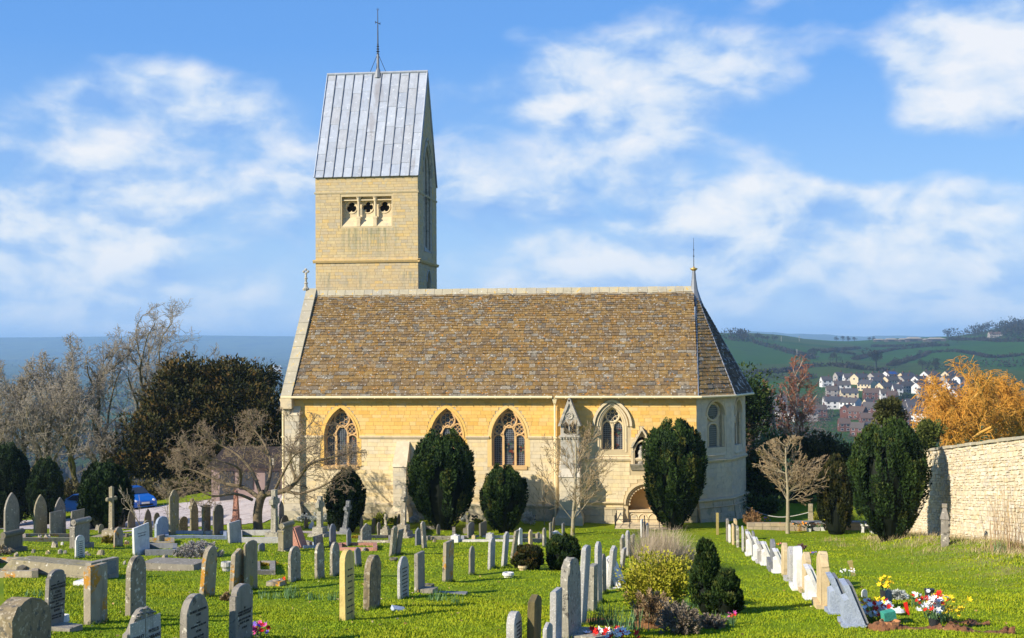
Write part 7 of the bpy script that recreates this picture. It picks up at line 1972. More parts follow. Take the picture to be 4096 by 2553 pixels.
# ---------------------------------------------------------------- cars
M_TYRE = mat('tyre_rubber', [(.015, .015, .016)], var=.2, bump=.1)
M_ALLOY = mat('alloy_rim', [(.62, .64, .66)], rough=.3, metal=.7, var=.05, bump=0)
M_LAMP = mat('headlamp_glass', [(.75, .78, .80)], rough=.1, var=.05, bump=0, spec=.6)
M_NUM = mat('number_plate', [(.75, .74, .70)], var=.05, bump=0)
def car(u, vb, Y, rz, paint, label):
    p = at(u, vb, Y); z0 = hz(p.x, p.y) + .04
    T = tag(empty('parked_car', (p.x, p.y, z0), R(rz)), label, 'car', 'cars parked in the yard')
    side = [(-1.95, .28), (-1.98, .55), (-1.92, .78), (-1.55, .95), (-1.02, 1.30), (-.4, 1.42), (.35, 1.38), (.95, 1.02), (1.55, .88), (1.9, .68), (1.97, .45), (1.92, .26)]
    b = MB(); ws = [.80, .84, .84, .80, .64, .60, .60, .70, .80, .80, .82, .80]; vs = []
    for s in (-1, 1): vs += [(x, s * w, z) for (x, z), w in zip(side, ws)]
    n = len(side)
    b.add(vs, [tuple(range(n)), tuple(range(2 * n - 1, n - 1, -1))] + [(i, i + n, (i + 1) % n + n, (i + 1) % n) for i in range(n)])
    body = b.build('body', paint, T, smooth=False)
    md = body.modifiers.new('round', 'BEVEL'); md.width = .07; md.segments = 3; md.limit_method = 'ANGLE'
    for s in (-1, 1):
        b = MB(); q = [(-1.35, .98), (-.95, 1.26), (-.35, 1.36), (.30, 1.32), (.78, 1.03)]
        b.add([(x, s * (.80 - (z - .9) * .36), z) for x, z in q], [tuple(range(5))]); b.build('side_window', M_PANE, T)
        for x in (-1.22, 1.25):
            b = MB(); b.tube([(x, s * .62, .31), (x, s * .83, .31)], .31, 16); w = b.build('wheel', M_TYRE, T)
            b = MB(); b.tube([(x, s * .826, .31), (x, s * .838, .31)], .20, 12)
            for k in range(5):
                a = 2 * math.pi * k / 5; b.tube([(x, s * .842, .31), (x + .2 * math.cos(a), s * .842, .31 + .2 * math.sin(a))], .03, 4)
            r = b.build('rim', M_ALLOY, w)
        b = MB(); b.lathe([(.02, -.08), (.13, -.04), (.14, .04), (.02, .09)], (1.80, s * .60, .66), 8); b.build('headlight', M_LAMP, T)
    b = MB(); b.add([(.40, -.58, 1.36), (.40, .58, 1.36), (.98, .68, 1.03), (.98, -.68, 1.03)], [(0, 1, 2, 3)]); o = b.build('windscreen', M_PANE, T); o.location = (.02, 0, .02)
    b = MB(); b.box(1.96, 1.99, -.5, .5, .36, .46); b.build('grille', M_TYRE, T)
    b = MB(); b.box(1.985, 2.0, -.26, .26, .48, .59); b.build('number_plate', M_NUM, T)
    return T
car(528, 2080, 80, -42, mat('blue_car_paint', [(.008, .12, .50)], rough=.2, var=.03, bump=0, spec=.6), 'bright blue hatchback parked behind the dark headstones')
car(336, 2072, 80, 160, mat('pale_blue_car_paint', [(.10, .30, .62)], rough=.2, var=.03, bump=0, spec=.6), 'pale blue car mostly hidden behind dark yew, wheel showing')

# ---------------------------------------------------------------- grass and blade generators
def blades(n, c, spread, h, width, rs, lean=.35, seg=3, curve=.5, up=1.0):
    """curved tapering strips; c is (k,3) clump centres"""
    c = np.asarray(c, float).reshape(-1, 3); k = len(c); N = n * k
    base = np.repeat(c, n, 0) + np.concatenate([rs.normal(0, 1, (N, 2)) * spread, np.zeros((N, 1))], 1)
    a = rs.uniform(0, 2 * np.pi, N); out = np.stack([np.cos(a), np.sin(a), np.zeros(N)], 1)
    hh = h * rs.uniform(.6, 1.15, N); ln = lean * np.abs(rs.normal(.8, .5, N))
    s = unit(np.stack([-np.sin(a) + rs.normal(0, .6, N), np.cos(a), np.zeros(N)], 1))
    V = []
    for i in range(seg + 1):
        t = i / seg
        p = base + out * (ln * hh * (t * (1 - curve) + t * t * curve))[:, None] + np.array([0, 0, 1.]) * (hh * (t - .25 * ln * t * t))[:, None]
        w = width * (1 - t * .85)
        V += [p - s * w / 2, p + s * w / 2]
    V = np.stack(V, 1)
    o = (np.arange(N) * (2 * (seg + 1)))[:, None, None]
    q = np.array([[2 * i, 2 * i + 1, 2 * i + 3, 2 * i + 2] for i in range(seg)])[None] + o
    return V.reshape(-1, 3), q.reshape(-1, 4), np.repeat(rs.uniform(.01, .99, N), seg)
def tuft_obj(name, pts, n, spread, h, width, m, seed, label=None, cat=None, group=None, parent=None, part='leaves', **kw):
    rs = np.random.default_rng(seed)
    pts = np.asarray(pts, float).reshape(-1, 3); o = pts[0].copy()
    T = parent or tag(empty(name, tuple(o)), label, cat, group)
    v, f, t = blades(n, pts - (o if parent is None else np.array(T.location)), spread, h, width, rs, **kw)
    np_mesh(part, v, f, m, T, t)
    return T
def G(u, v, dz=0.0):
    p = gnd(u, v); return (p.x, p.y, hz(p.x, p.y) + dz)
M_DAFLEAF = mfol('daffodil_leaves', [(.06, .14, .05), (.10, .20, .07), (.16, .27, .12)], rough=.45)
M_STRAW = mfol('dry_straw', [(.36, .26, .13), (.46, .36, .19), (.54, .43, .26), (.30, .24, .10)])
M_MAUVEG = mfol('mauve_dry_grass', [(.36, .27, .19), (.50, .40, .30), (.42, .35, .20), (.28, .20, .14)])
M_YGREEN = mfol('yellow_green_leaves', [(.20, .21, .012), (.32, .32, .02), (.42, .39, .035), (.28, .22, .04)])
M_TWIG = mfol('brown_stems', [(.19, .125, .06), (.30, .205, .10), (.40, .29, .16), (.13, .085, .045)])
M_GREYTW = mfol('grey_dead_twigs', [(.16, .13, .095), (.25, .205, .15), (.11, .09, .07)])
M_SILVER = mfol('silver_leaves', [(.34, .37, .36), (.46, .49, .48), (.56, .58, .56), (.26, .30, .28)])
M_LAV = mfol('lavender_grey', [(.22, .20, .18), (.32, .30, .28), (.42, .40, .38), (.20, .14, .09)])
def mpetal(name, col): return mat(name, [col], rough=.6, var=.12, bump=0, spec=.2)
P_YEL, P_RED, P_WHT, P_ORG, P_PNK, P_PUR = (mpetal(n + '_petals', c) for n, c in (('yellow', (.85, .60, .02)), ('red', (.62, .02, .012)), ('white', (.85, .85, .84)), ('orange', (.85, .30, .02)), ('pink', (.70, .10, .35)), ('purple', (.20, .12, .50))))
def flowers(parent, pts, r, m, seed, name='flower'):
    """each bloom a small cupped six-petal head"""
    rg_ = random.Random(seed); loc = Vector(parent.location)
    for p in pts:
        b = MB(); d = Vector((rg_.uniform(-.6, .6), rg_.uniform(-1, .1), rg_.uniform(.2, 1))).normalized(); a = d.orthogonal().normalized(); c = d.cross(a)
        vs = [(0, 0, 0)]
        for k in range(12):
            w = 2 * math.pi * k / 12; rr = r * (1.0 if k % 2 == 0 else .55) * rg_.uniform(.85, 1.1)
            vs.append(a * math.cos(w) * rr + c * math.sin(w) * rr + d * r * (.35 if k % 2 == 0 else .1))
        b.add(vs, [(0, k + 1, (k + 1) % 12 + 1) for k in range(12)])
        o = b.build(name, m, parent, recalc=False); o.location = Vector(p) - loc
# lawn: short blades denser towards the camera
rs = np.random.default_rng(2)
N = 350000
yy = 1.0 / rs.uniform(1 / 62.5, 1 / 16.5, N)
uu = rs.uniform(-120, 4216, N)
xx = (uu - 2690) / F * yy
keep = ~((xx < -14.8) & (np.abs(yy - 59.3 - .25 * np.sin(xx * .5) - .05 * (xx + 24)) < .6)) & ~((yy > 61 + .55 * np.maximum(0, xx + 24.5)) & (xx < -20))
xx, yy = xx[keep], yy[keep]; N = len(xx)
patch = np.sin(xx * 1.3 + 2 * np.sin(yy * .7)) * np.sin(yy * 1.7 + 1.5 * np.sin(xx * .9)) * .6 + .6 * np.sin(xx * .31 + 1.2 * np.sin(yy * .23)) * np.sin(yy * .27 + np.sin(xx * .4))
gh = (.026 + .009 * patch) * rs.uniform(.5, 1.5, N) * (1 + .006 * yy) * (1 + .8 * sstep(xx, 7.0, 9.5))
c = np.stack([xx, yy, height(xx, yy) - .006], 1)
a = rs.uniform(0, 2 * np.pi, N); sd = np.stack([np.cos(a), np.sin(a), np.zeros(N)], 1)
tip = c + np.stack([rs.normal(0, .4, N), rs.normal(0, .4, N), np.ones(N)], 1) * gh[:, None]
wd = (.004 + .00034 * yy)[:, None] * rs.uniform(.7, 1.4, (N, 1))
V = np.stack([c - sd * wd, c + sd * wd, tip], 1).reshape(-1, 3)
tt = np.clip(.46 + .26 * patch + rs.normal(0, .13, N) + .25 * sstep(xx, 7.0, 9.5) * (rs.uniform(size=N) < .5), .02, .98)
M_LAWN = mfol('lawn_blades', [(.10, .19, .004), (.165, .255, .006), (.235, .30, .007), (.30, .335, .009), (.38, .36, .02)])
tag(np_mesh('lawn_grass', V, np.arange(3 * N).reshape(-1, 3), M_LAWN, None, tt), 'short bright green lawn grass between the graves', 'grass', None, 'stuff')
# longer tufts left by the mower round the stones
pts = []
for (fx_, fy_, T_, W2_, yw_) in FEET:
    for _ in range(14 if fy_ < 45 else 8):
        s1, s2 = rs.uniform(-1, 1), rs.choice([-1, 1]); a_ = R(yw_)
        if rs.random() < .7: lx, ly = s2 * (T_ / 2 + .03), s1 * W2_ / 2
        else: lx, ly = s1 * T_ / 2, s2 * (W2_ / 2 + .03)
        x_ = fx_ + lx * math.cos(a_) + ly * math.sin(a_); y_ = fy_ - lx * math.sin(a_) + ly * math.cos(a_); pts.append((x_, y_, hz(x_, y_)))
v, f, t = blades(9, np.array(pts), .03, .10, .010, rs, lean=.5)
tag(np_mesh('grass_tufts', v, f, mfol('tuft_blades', [(.07, .13, .006), (.12, .19, .008), (.20, .25, .02)]), None, t), 'longer grass tufts round the feet of the gravestones', 'grass', None, 'stuff')
# a few fallen leaves and twigs on the turf
n_ = 420; yy_ = 1 / rs.uniform(1 / 58, 1 / 17, n_); xx_ = (rs.uniform(0, 4096, n_) - 2690) / F * yy_
v, f = leaf_tris(np.stack([xx_, yy_, height(xx_, yy_) + .03], 1), unit(np.stack([rs.normal(size=n_), rs.normal(size=n_), np.abs(rs.normal(0, .3, n_))], 1)), np.full(n_, .035), rs)
tag(np_mesh('fallen_leaves', v, f, mfol('dead_leaves', [(.30, .17, .06), (.42, .28, .12), (.22, .12, .05), (.50, .42, .26)]), None, rs.uniform(.01, .99, n_)), 'scattered dead brown leaves lying on the lawn', 'leaves', None, 'stuff')
# rank dry grass on the bank under the garden wall
pts = []
rs = np.random.default_rng(4)
for _ in range(150):
    y = rs.uniform(36, 58); x = wpx(y) - abs(rs.normal(.1, 1.3)) - .1; pts.append((x, y, hz(x, y)))
v, f, t = blades(24, np.array(pts), .22, .24, .014, rs, lean=.9)
tag(np_mesh('dry_grass', v, f, M_STRAW, None, t), 'straw-coloured rank grass on the bank below the garden wall', 'grass', None, 'stuff')
pts = [(wpx(y) - rs.uniform(.4, 4.2), y) for y in rs.uniform(32, 56, 300)]
v, f, t = blades(22, np.array([(x, y, hz(x, y)) for x, y in pts]), .25, .11, .012, rs, lean=.8)
tag(np_mesh('rough_grass', v, f, mfol('rank_green', [(.08, .15, .02), (.14, .22, .03), (.28, .26, .09)]), None, t), 'tussocky green grass spreading down the bank', 'grass', None, 'stuff')

# ---------------------------------------------------------------- centre bed
def gpts(us, vs, n, seed):
    r_ = np.random.default_rng(seed); return np.array([G(r_.uniform(*us), r_.uniform(*vs)) for _ in range(n)])
tuft_obj('dry_grass_clump', gpts((2560, 2730), (2262, 2300), 22, 1), 100, .14, 1.15, .013, M_MAUVEG, 11, 'fan of mauve dry grasses rising behind the yellow-green bush', 'grasses', lean=.55)
def bush(name, u, v, wpx_, hpx, m, seed, label, n=40, per=70, size=.03, up=.8, stems=None, rdk=.3, cat='shrub', group=None, low=.0):
    p = Vector(G(u, v)); dep = (p - EYE).dot(FWD); w, h = wpx_ / F * dep, hpx / F * dep
    rs_ = np.random.default_rng(seed); T = tag(empty(name, tuple(p)), label, cat, group)
    q = unit(rs_.normal(size=(n, 3))); q[:, 2] = np.abs(q[:, 2]) * (1 - low) + low * rs_.uniform(0, 1, n)
    c = q * np.array([w / 2, w / 2, h]) * rs_.uniform(.3, .80, (n, 1))
    ax = unit(q * np.array([1, 1, .5]) + np.array([0, 0, up]) + rs_.normal(size=(n, 3)) * .2)
    l = np.minimum(w, h) * rs_.uniform(.18, .36, n)
    v_, f_, t_ = plumes(c, ax, l, l * rdk, per, size, rs_, tip=.5)
    np_mesh('foliage', v_, f_, m, T, t_)
    if stems is not None:
        e = np.stack([rs_.normal(0, .08 * w, 90), rs_.normal(0, .08 * w, 90), np.zeros(90)], 1)
        segs = [(tuple(e[i]), tuple(c[i % n] * rs_.uniform(.8, 1.05)), .009, .004, rs_.random()) for i in range(90)]
        seg_mesh(segs, 3, 'stems', stems, T)
    return T
bush('bed_shrub', 2625, 2435, 270, 285, M_YGREEN, 31, 'tall yellow-green leafy bush filling the centre bed', n=200, per=60, size=.034, stems=M_TWIG, low=.45)
bush('bed_shrub', 2615, 2500, 170, 150, M_TWIG, 32, 'brown twiggy stems below the yellow-green bush', n=90, per=46, size=.030, stems=M_TWIG, rdk=.16)
bush('bed_shrub', 2720, 2535, 190, 150, M_GREYTW, 33, 'round grey dead bush at the bottom edge of the bed', n=110, per=50, size=.026, stems=M_GREYTW, rdk=.16)
bush('bed_shrub', 2740, 2268, 130, 90, M_LAV, 34, 'pale grey flower-headed shrub behind the tall conifer bush', n=60, per=50, size=.03)
bush('bed_shrub', 2545, 2400, 110, 110, M_TWIG, 35, 'dark bare shrub at the left of the centre bed', n=40, per=40, size=.03, stems=M_TWIG, rdk=.16)
bush('bed_shrub', 2850, 2512, 150, 60, M_GREYTW, 36, 'low dark tangle below the two conifer bushes', n=50, per=40, size=.03, stems=M_GREYTW)
for i, (u, v, n, h, lab) in enumerate(((2375, 2500, 40, .30, 'dark daffodil clump beside the rough lichened stone'), (2432, 2505, 90, .40, 'large dark daffodil clump left of the centre bed'), (2520, 2525, 80, .34, 'green daffodil leaves at the front of the centre bed'), (2760, 2440, 40, .25, 'small daffodil clump between bed and conifer'), (2895, 2510, 40, .25, 'leafy daffodil tuft at the right end of the bed'),
                                     (1160, 2392, 80, .26, 'daffodil shoots in a row, the largest clump on the lawn'), (1095, 2395, 30, .18, 'small daffodil shoots left of the largest lawn clump'), (1045, 2392, 24, .16, 'daffodil shoots nearest the tall curved headstone'), (1250, 2398, 36, .16, 'scattered daffodil shoots left of the yellow headstone'), (1335, 2400, 40, .20, 'daffodil shoots touching the yellow headstone edge'), (1745, 2402, 50, .22, 'daffodil shoots by the fallen plaque mid lawn'), (1823, 2412, 30, .20, 'small daffodil tuft right of the fallen plaque'), (4000, 2215, 80, .42, 'blue-green daffodil clump on the bank by the wall'), (160, 2385, 30, .16, 'daffodil shoots behind the boulder headstone'), (105, 2385, 20, .14, 'pale shoots left of the leaning lettered headstone'))):
    tuft_obj('daffodil_clump', [G(u, v)], n, .10 if n > 45 else .07, h, .014, M_DAFLEAF, 200 + i, lab, 'daffodils', 'daffodil clumps', lean=.35)
for i, (u0, u1, v, lab) in enumerate(((2370, 2420, 2498, 'orange-brown bare soil at the left of the centre bed'), (2540, 2600, 2505, 'patch of orange soil in the centre bed'))):
    p = Vector(G((u0 + u1) / 2, v)); b = MB(); rg_ = random.Random(i)
    b.lathe([(.42, -.05), (.34, .03), (.2, .06), (.02, .075)], (0, 0, 0), 12); b.v = [(x * rg_.uniform(.85, 1.15), y * rg_.uniform(.85, 1.15), z) for x, y, z in b.v]
    o = b.build('soil_patch', mat('orange_soil', [(.36, .17, .06), (.28, .13, .05)], var=.5, vscale=14, bump=1, bscale=30)); o.location = p; tag(o, lab, 'soil')

# ---------------------------------------------------------------- shrubs round the church and graves
for i, (u, v, w, h, lab) in enumerate(((1215, 2088, 55, 34, 'silver shrub at the wall foot nearest the church corner'), (1265, 2088, 60, 38, 'silver shrub behind the celtic cross on two blocks'), (1305, 2088, 30, 30, 'small silver shrub left of the dark yew'), (1658, 2092, 50, 40, 'silver shrub at the left foot of the tallest yew'), (2110, 2098, 55, 52, 'tall silver shrub right of the smaller nave yew'), (1858, 2088, 26, 36, 'silver shrub between the two nave yews'), (2760, 2290, 50, 26, 'low silver plant at the back of the centre bed'), (3590, 2400, 90, 46, 'round silver cushion plant among the grave flowers'))):
    bush('silver_shrub', u, v, w, h, M_SILVER, 60 + i, lab, n=40, per=50, size=.035, group='silver-leaved shrubs')
bush('lavender_bush', 795, 2228, 225, 68, M_LAV, 71, 'wide lavender bush with grey heads on a kerbed grave', n=150, per=46, size=.035, stems=M_TWIG)
bush('leafy_shrub', 1520, 2098, 66, 56, mfol('euphorbia', [(.10, .13, .01), (.20, .22, .02), (.30, .30, .04)]), 72, 'yellow-green shrub against the wall by the first buttress', n=40, per=60, size=.05)
bush('leafy_shrub', 1578, 2098, 50, 30, M_YGREEN, 73, 'low green plant at the foot of the first buttress', n=30, per=50, size=.05)
bush('leafy_shrub', 1912, 2095, 60, 20, M_YGREEN, 74, 'low green plants under the quatrefoil vent', n=30, per=50, size=.04)
bush('brown_shrub', 3010, 2110, 90, 80, mfol('rusty_twigs', [(.24, .13, .06), (.34, .20, .09), (.18, .12, .05)]), 75, 'rusty brown shrub beyond the far end of the right-hand row', n=70, per=50, size=.035, stems=M_TWIG, rdk=.16)
bush('heather_clump', 3205, 2198, 40, 24, mfol('heather', [(.14, .07, .08), (.22, .12, .12)]), 76, 'dark purple heather behind the pale stones of the right-hand row', n=30, per=40, size=.03)
bush('brown_tussock', 10, 2222, 90, 40, M_MAUVEG, 77, 'brown dry tussock at the left edge beside the chest tomb', n=50, per=50, size=.04)
bush('dark_tuft', 905, 2405, 36, 34, M_TWIG, 78, 'dark brown tuft at the foot of the big lichened headstone', n=30, per=40, size=.03)
bush('moss_mound', 440, 2175, 90, 34, mfol('moss', [(.16, .13, .02), (.26, .20, .03), (.12, .12, .02)]), 79, 'mossy mound over broken kerbs below the latin cross', n=60, per=50, size=.04)
bush('moss_patch', 1060, 2262, 130, 10, mfol('gold_moss', [(.34, .25, .02), (.44, .32, .03), (.24, .18, .02)]), 80, 'golden moss filling a kerbed grave mid left', n=60, per=60, size=.04, low=.0)
bush('moss_patch', 1425, 2152, 60, 8, MATS['gold_moss'], 81, 'golden moss patch below the thin dark stones', n=30, per=50, size=.04)
M_WALLST = M_TWIG
tuft_obj('tall_stems', gpts((4000, 4080), (2190, 2215), 5, 8), 16, .25, 2.2, .018, mfol('wall_stems', [(.34, .22, .12), (.26, .17, .10), (.42, .30, .18)]), 82, 'tall bare reddish stems in front of the garden wall', 'shrub', lean=.22, seg=4)
tuft_obj('bed_leaves', gpts((3262, 3400), (2068, 2088), 16, 9), 40, .16, .50, .035, M_YGREEN, 83, 'yellow-green strap leaves in the bed before shaded yew', 'plants', lean=.5)
# sawn stump
p = Vector(G(3352, 2092)); b = MB(); b.tube([(0, 0, -.2), (.03, 0, .7), (0, 0, 1.15)], [.22, .17, .19], 10); o = b.build('sawn_trunk', M_YEWBARK); o.location = p; tag(o, 'sawn-off reddish trunk standing before the shaded yew', 'stump')

# ---------------------------------------------------------------- low wall, planters and flowers at the far lawn edge
M_LOWW = mat('low_wall_stone', [(.40, .33, .22), (.46, .37, .25), (.36, .30, .22), (.50, .38, .22)], var=.3, vscale=4, bump=.7, bscale=18, spots=(((.28, .25, .18), .34, 2.), ((.50, .30, .08), .2, 3.)), world_coords=True)
A, B2 = Vector(G(2990, 2118)), Vector(G(3535, 2122))
LW = tag(empty('low_wall', tuple(A.lerp(B2, .5))), 'low stone retaining wall with slate coping across the lawn end', 'wall')
d = (B2 - A); L = Vector((d.x, d.y)).length; dn = Vector((d.x, d.y, 0)).normalized(); off = A.lerp(B2, .5); rg6 = random.Random(9)
def lowbox(x0, x1, z0, z1, y0, y1, name, m):
    b = MB(); q = [A + dn * x0, A + dn * x1]; nv = Vector((-dn.y, dn.x, 0)); vs = []
    for zz in (z0, z1):
        for (pp, yv) in ((q[0], y0), (q[1], y0), (q[1], y1), (q[0], y1)):
            w = pp + nv * yv - off; vs.append((w.x, w.y, min(A.z, B2.z) - off.z + zz))
    b.add(vs, [(0, 3, 2, 1), (4, 5, 6, 7), (0, 1, 5, 4), (1, 2, 6, 5), (2, 3, 7, 6), (3, 0, 4, 7)]); b.build(name, m, LW, recalc=True)
x = 0.0
z = -.3
for hgt in (.3, .17, .16):
    x = -rg6.uniform(0, .3)
    while x < L:
        w = rg6.uniform(.3, .75); lowbox(max(x, 0) + .006, min(x + w, L) - .006, z + .005, z + hgt - .005, rg6.uniform(-.02, .01), .35, 'stone', M_LOWW); x += w
    z += hgt
x = L * .33
while x < L:
    w = rg6.uniform(.5, 1.1); lowbox(x, min(x + w, L) - .01, z, z + .07, -.05, .42, 'coping_slab', GS['slate']); x += w
def planter(u, v, label, cols, m=M_GREYST, w=.34, h=.16, n=12, fh=.2, seed=0, leaf=M_DAFLEAF, r=.04, box=True):
    p = Vector(G(u, v)); T = tag(empty('flower_planter' if box else 'flower_clump', tuple(p)), label, 'planter' if box else 'flowers', 'flowers on the graves')
    if box:
        b = MB(); b.frustum([(-w / 2 * .85, -.1, -.02), (w / 2 * .85, -.1, -.02), (w / 2 * .85, .1, -.02), (-w / 2 * .85, .1, -.02)], [(-w / 2, -.13, h), (w / 2, -.13, h), (w / 2, .13, h), (-w / 2, .13, h)]); b.build('trough', m, T)
    zb_ = h if box else 0
    tuft_obj('x', [(p.x, p.y, p.z + zb_)], 40, w * .22, fh, .016, leaf, seed + 900, parent=T, lean=.6)
    rg_ = random.Random(seed); k = len(cols)
    for j in range(n):
        flowers(T, [(p.x + rg_.gauss(0, w * .3), p.y + rg_.gauss(0, .07), p.z + zb_ + fh * rg_.uniform(.55, 1.05))], r * rg_.uniform(.8, 1.25), cols[j % k], seed * 50 + j)
    return T
planter(3056, 2098, 'orange and mauve flowers on the low wall, left of the young tree', [P_ORG, P_ORG, P_PUR, P_ORG], box=False, w=.5, n=16, fh=.34, seed=1, r=.06)
planter(3195, 2125, 'red and orange flowers with brown fronds right of the young tree', [P_RED, P_ORG, P_ORG, P_YEL], box=False, w=.8, n=18, fh=.42, seed=2, leaf=mfol('rust_fronds', [(.40, .20, .03), (.50, .28, .05), (.34, .16, .03)]), r=.05)
planter(3266, 2122, 'pale trough with red flowers before the low wall', [P_RED, P_RED, P_WHT], seed=3, n=7, m=GS['pale'])
planter(3292, 2122, 'small white pot with pale flowers before the low wall', [P_WHT], seed=4, n=5, w=.22, m=GS['white'])
planter(3352, 2122, 'blue-white trough with yellow flowers before the low wall', [P_YEL], seed=5, n=9, m=GS['pale'], w=.42, h=.14)
planter(3235, 2126, 'low white pot beside the brown fronds', [P_WHT, P_RED], seed=6, n=4, w=.22, m=GS['white'])
planter(3340, 2318, 'white snowdrops growing beside the leaning wooden marker', [P_WHT], box=False, w=.5, n=16, fh=.16, seed=7, r=.022) if False else None
planter(3412 - 20, 2308, 'white snowdrops growing beside the leaning wooden marker', [P_WHT], box=False, w=.42, n=20, fh=.2, seed=8, r=.024)
planter(3250, 2222, 'purple primulas on a patch of orange soil behind sandstone headstone', [P_PUR, P_PUR, P_ORG], box=False, w=.36, n=14, fh=.12, seed=9, r=.035)
planter(3120, 2185, 'small orange posy behind the right-hand row', [P_ORG, P_PNK], box=False, w=.3, n=10, fh=.12, seed=10, r=.03)
# bench
p = Vector(G(3478, 2132)); T = tag(empty('stone_bench', tuple(p)), 'low white stone bench left of the big yew', 'bench')
b = MB(); b.box(-.42, .42, -.16, .16, .34, .42); b.build('seat', GS['white'], T)
for x in (-.32, .32): b = MB(); b.box(x - .06, x + .06, -.13, .13, -.05, .34); b.build('leg', GS['white'], T)
b = MB(); b.box(-.05, .72, -.5, -.2, .0, .12); b.build('foot_slab', GS['white'], T)
# wooden post, marker and rope
p = Vector(G(2870, 2139)); b = MB(); b.box(-.06, .06, -.06, .06, -.1, (2139 - 2053) / F * p.y); b.box(-.064, .064, -.064, -.05, .55, .62); o = b.build('wooden_post', mat('treated_timber', [(.34, .27, .10)], var=.4, vscale=3, bump=.5)); o.location = p; tag(o, 'slim greenish wooden post on the lawn below the apse', 'post')
p = Vector(G(3415, 2304)); b = MB(); b.box(-.05, .05, -.04, .04, -.1, .33); b.box(-.065, .065, -.045, .045, .33, .40); o = b.build('wooden_marker', MATS['treated_timber']); o.location = p; o.rotation_euler = (0, R(-14), 0); tag(o, 'small wooden grave marker leaning left on the open lawn', 'marker')
a, c = at(2985, 2028, 67), at(3235, 2050, 60)
b = MB(); b.tube([tuple(a.lerp(c, t) - Vector((0, 0, .35 * math.sin(math.pi * t)))) for t in np.linspace(0, 1, 14)], .02, 5); o = b.build('rope_barrier', GS['pale']); tag(o, 'pale rope slung across the shade beside the apse', 'rope')

# ---------------------------------------------------------------- railings and apron before the tomb recess
b = MB(); xa, xb = xt0 - .55, xt1 + .35
zr0 = hz((xa + xb) / 2, WY - 1.4)
b.box(xa, xb, WY - 2.3, WY - .1, zr0 - .4, zr0 + .06); o = b.build('stone_apron', M_DRESS); tag(o, 'pale paved apron before the arched tomb recess', 'paving')
T = tag(empty('iron_railing', (xa, WY - 2.2, zr0 + .06)), 'low black iron railing round the tomb recess apron', 'railing')
L2 = xb - xa
for k in range(5):
    b = MB(); xx_ = L2 * k / 4; b.tube([(xx_, 0, -.1), (xx_, 0, .56)], .022, 6); b.lathe([(.01, .54), (.035, .58), (.01, .64)], (xx_, 0, 0), 6); b.build('post', M_IRON, T)
for z in (.16, .42):
    b = MB(); b.tube([(0, 0, z), (L2, 0, z)], .013, 5); b.build('rail', M_IRON, T)
    b = MB(); b.tube([(0, 0, z), (0, 1.9, z + .1)], .013, 5); b.build('rail', M_IRON, T)
for k in (1, 2):
    b = MB(); b.tube([(0, .95 * k, -.1), (0, .95 * k, .6)], .022, 6); b.build('post', M_IRON, T)

# ---------------------------------------------------------------- kerbs, ledgers, tombs and rubble
def kerb(u0, u1, v0, v1, m, label, h=.16, w=.14, yaw=9, name='grave_kerb'):
    """a kerbed plot between four ground points"""
    P = [Vector(G(u0, v1)), Vector(G(u1, v1)), Vector(G(u1, v0)), Vector(G(u0, v0))]
    o = P[0]; T = tag(empty(name, tuple(o)), label, 'grave kerb', 'kerbed graves')
    for a, b_ in zip(P, P[1:] + P[:1]):
        d = (b_ - a); ln = d.length
        if ln < .05: continue
        d2 = d.normalized(); nv = Vector((-d2.y, d2.x, 0)).normalized() * w / 2
        e = d2 * (w / 2 - .004)
        vs = []
        for zz in (-.12, h):
            for q in (a - e - nv, b_ + e * .2 - nv, b_ + e * .2 + nv, a - e + nv): vs.append((q.x - o.x, q.y - o.y, q.z - o.z + zz))
        b = MB(); b.add(vs, [(0, 3, 2, 1), (4, 5, 6, 7), (0, 1, 5, 4), (1, 2, 6, 5), (2, 3, 7, 6), (3, 0, 4, 7)]); b.build('kerb_stone', GS[m], T)
    return T
kerb(668, 900, 2138, 2158, 'blue', 'dark blue-grey kerb around the plot before the tallest ornate headstone')
kerb(962, 1130, 2140, 2172, 'pale', 'pale granite kerb at the foot of the rough celtic cross', h=.22)
kerb(1215, 1265, 2180, 2194, 'blue', 'blue granite kerb end beside the pink desk', h=.1)
kerb(1360, 1500, 2184, 2204, 'pink', 'red granite kerb behind the yellow headstone', h=.12)
kerb(1030, 1090, 2262, 2300, 'grey', 'grey kerb of the moss-filled grave', h=.12)
kerb(540, 690, 2165, 2182, 'rust', 'orange-lichened kerb below the granite headstone', h=.14)
kerb(590, 700, 2195, 2222, 'slate', 'dark kerb right of the white marble slab', h=.18)
kerb(1695, 1815, 2118, 2160, 'lich', 'lichened kerb under the tallest clipped yew', h=.16)
kerb(1850, 2060, 2152, 2168, 'pale', 'pale gravelled kerb between the nave yews and lawn', h=.1)
kerb(2075, 2160, 2150, 2170, 'grey', 'grey kerb behind the low bush', h=.16)
kerb(95, 300, 2148, 2165, 'rust', 'broken reddish kerb below the pointed headstones', h=.14)
kerb(-20, 140, 2252, 2310, 'rust', 'kerb with reddish soil at the left edge below chest tomb', h=.16)
kerb(1440, 1560, 2150, 2172, 'lich', 'low lichened kerb before the small tapered-block cross', h=.1)
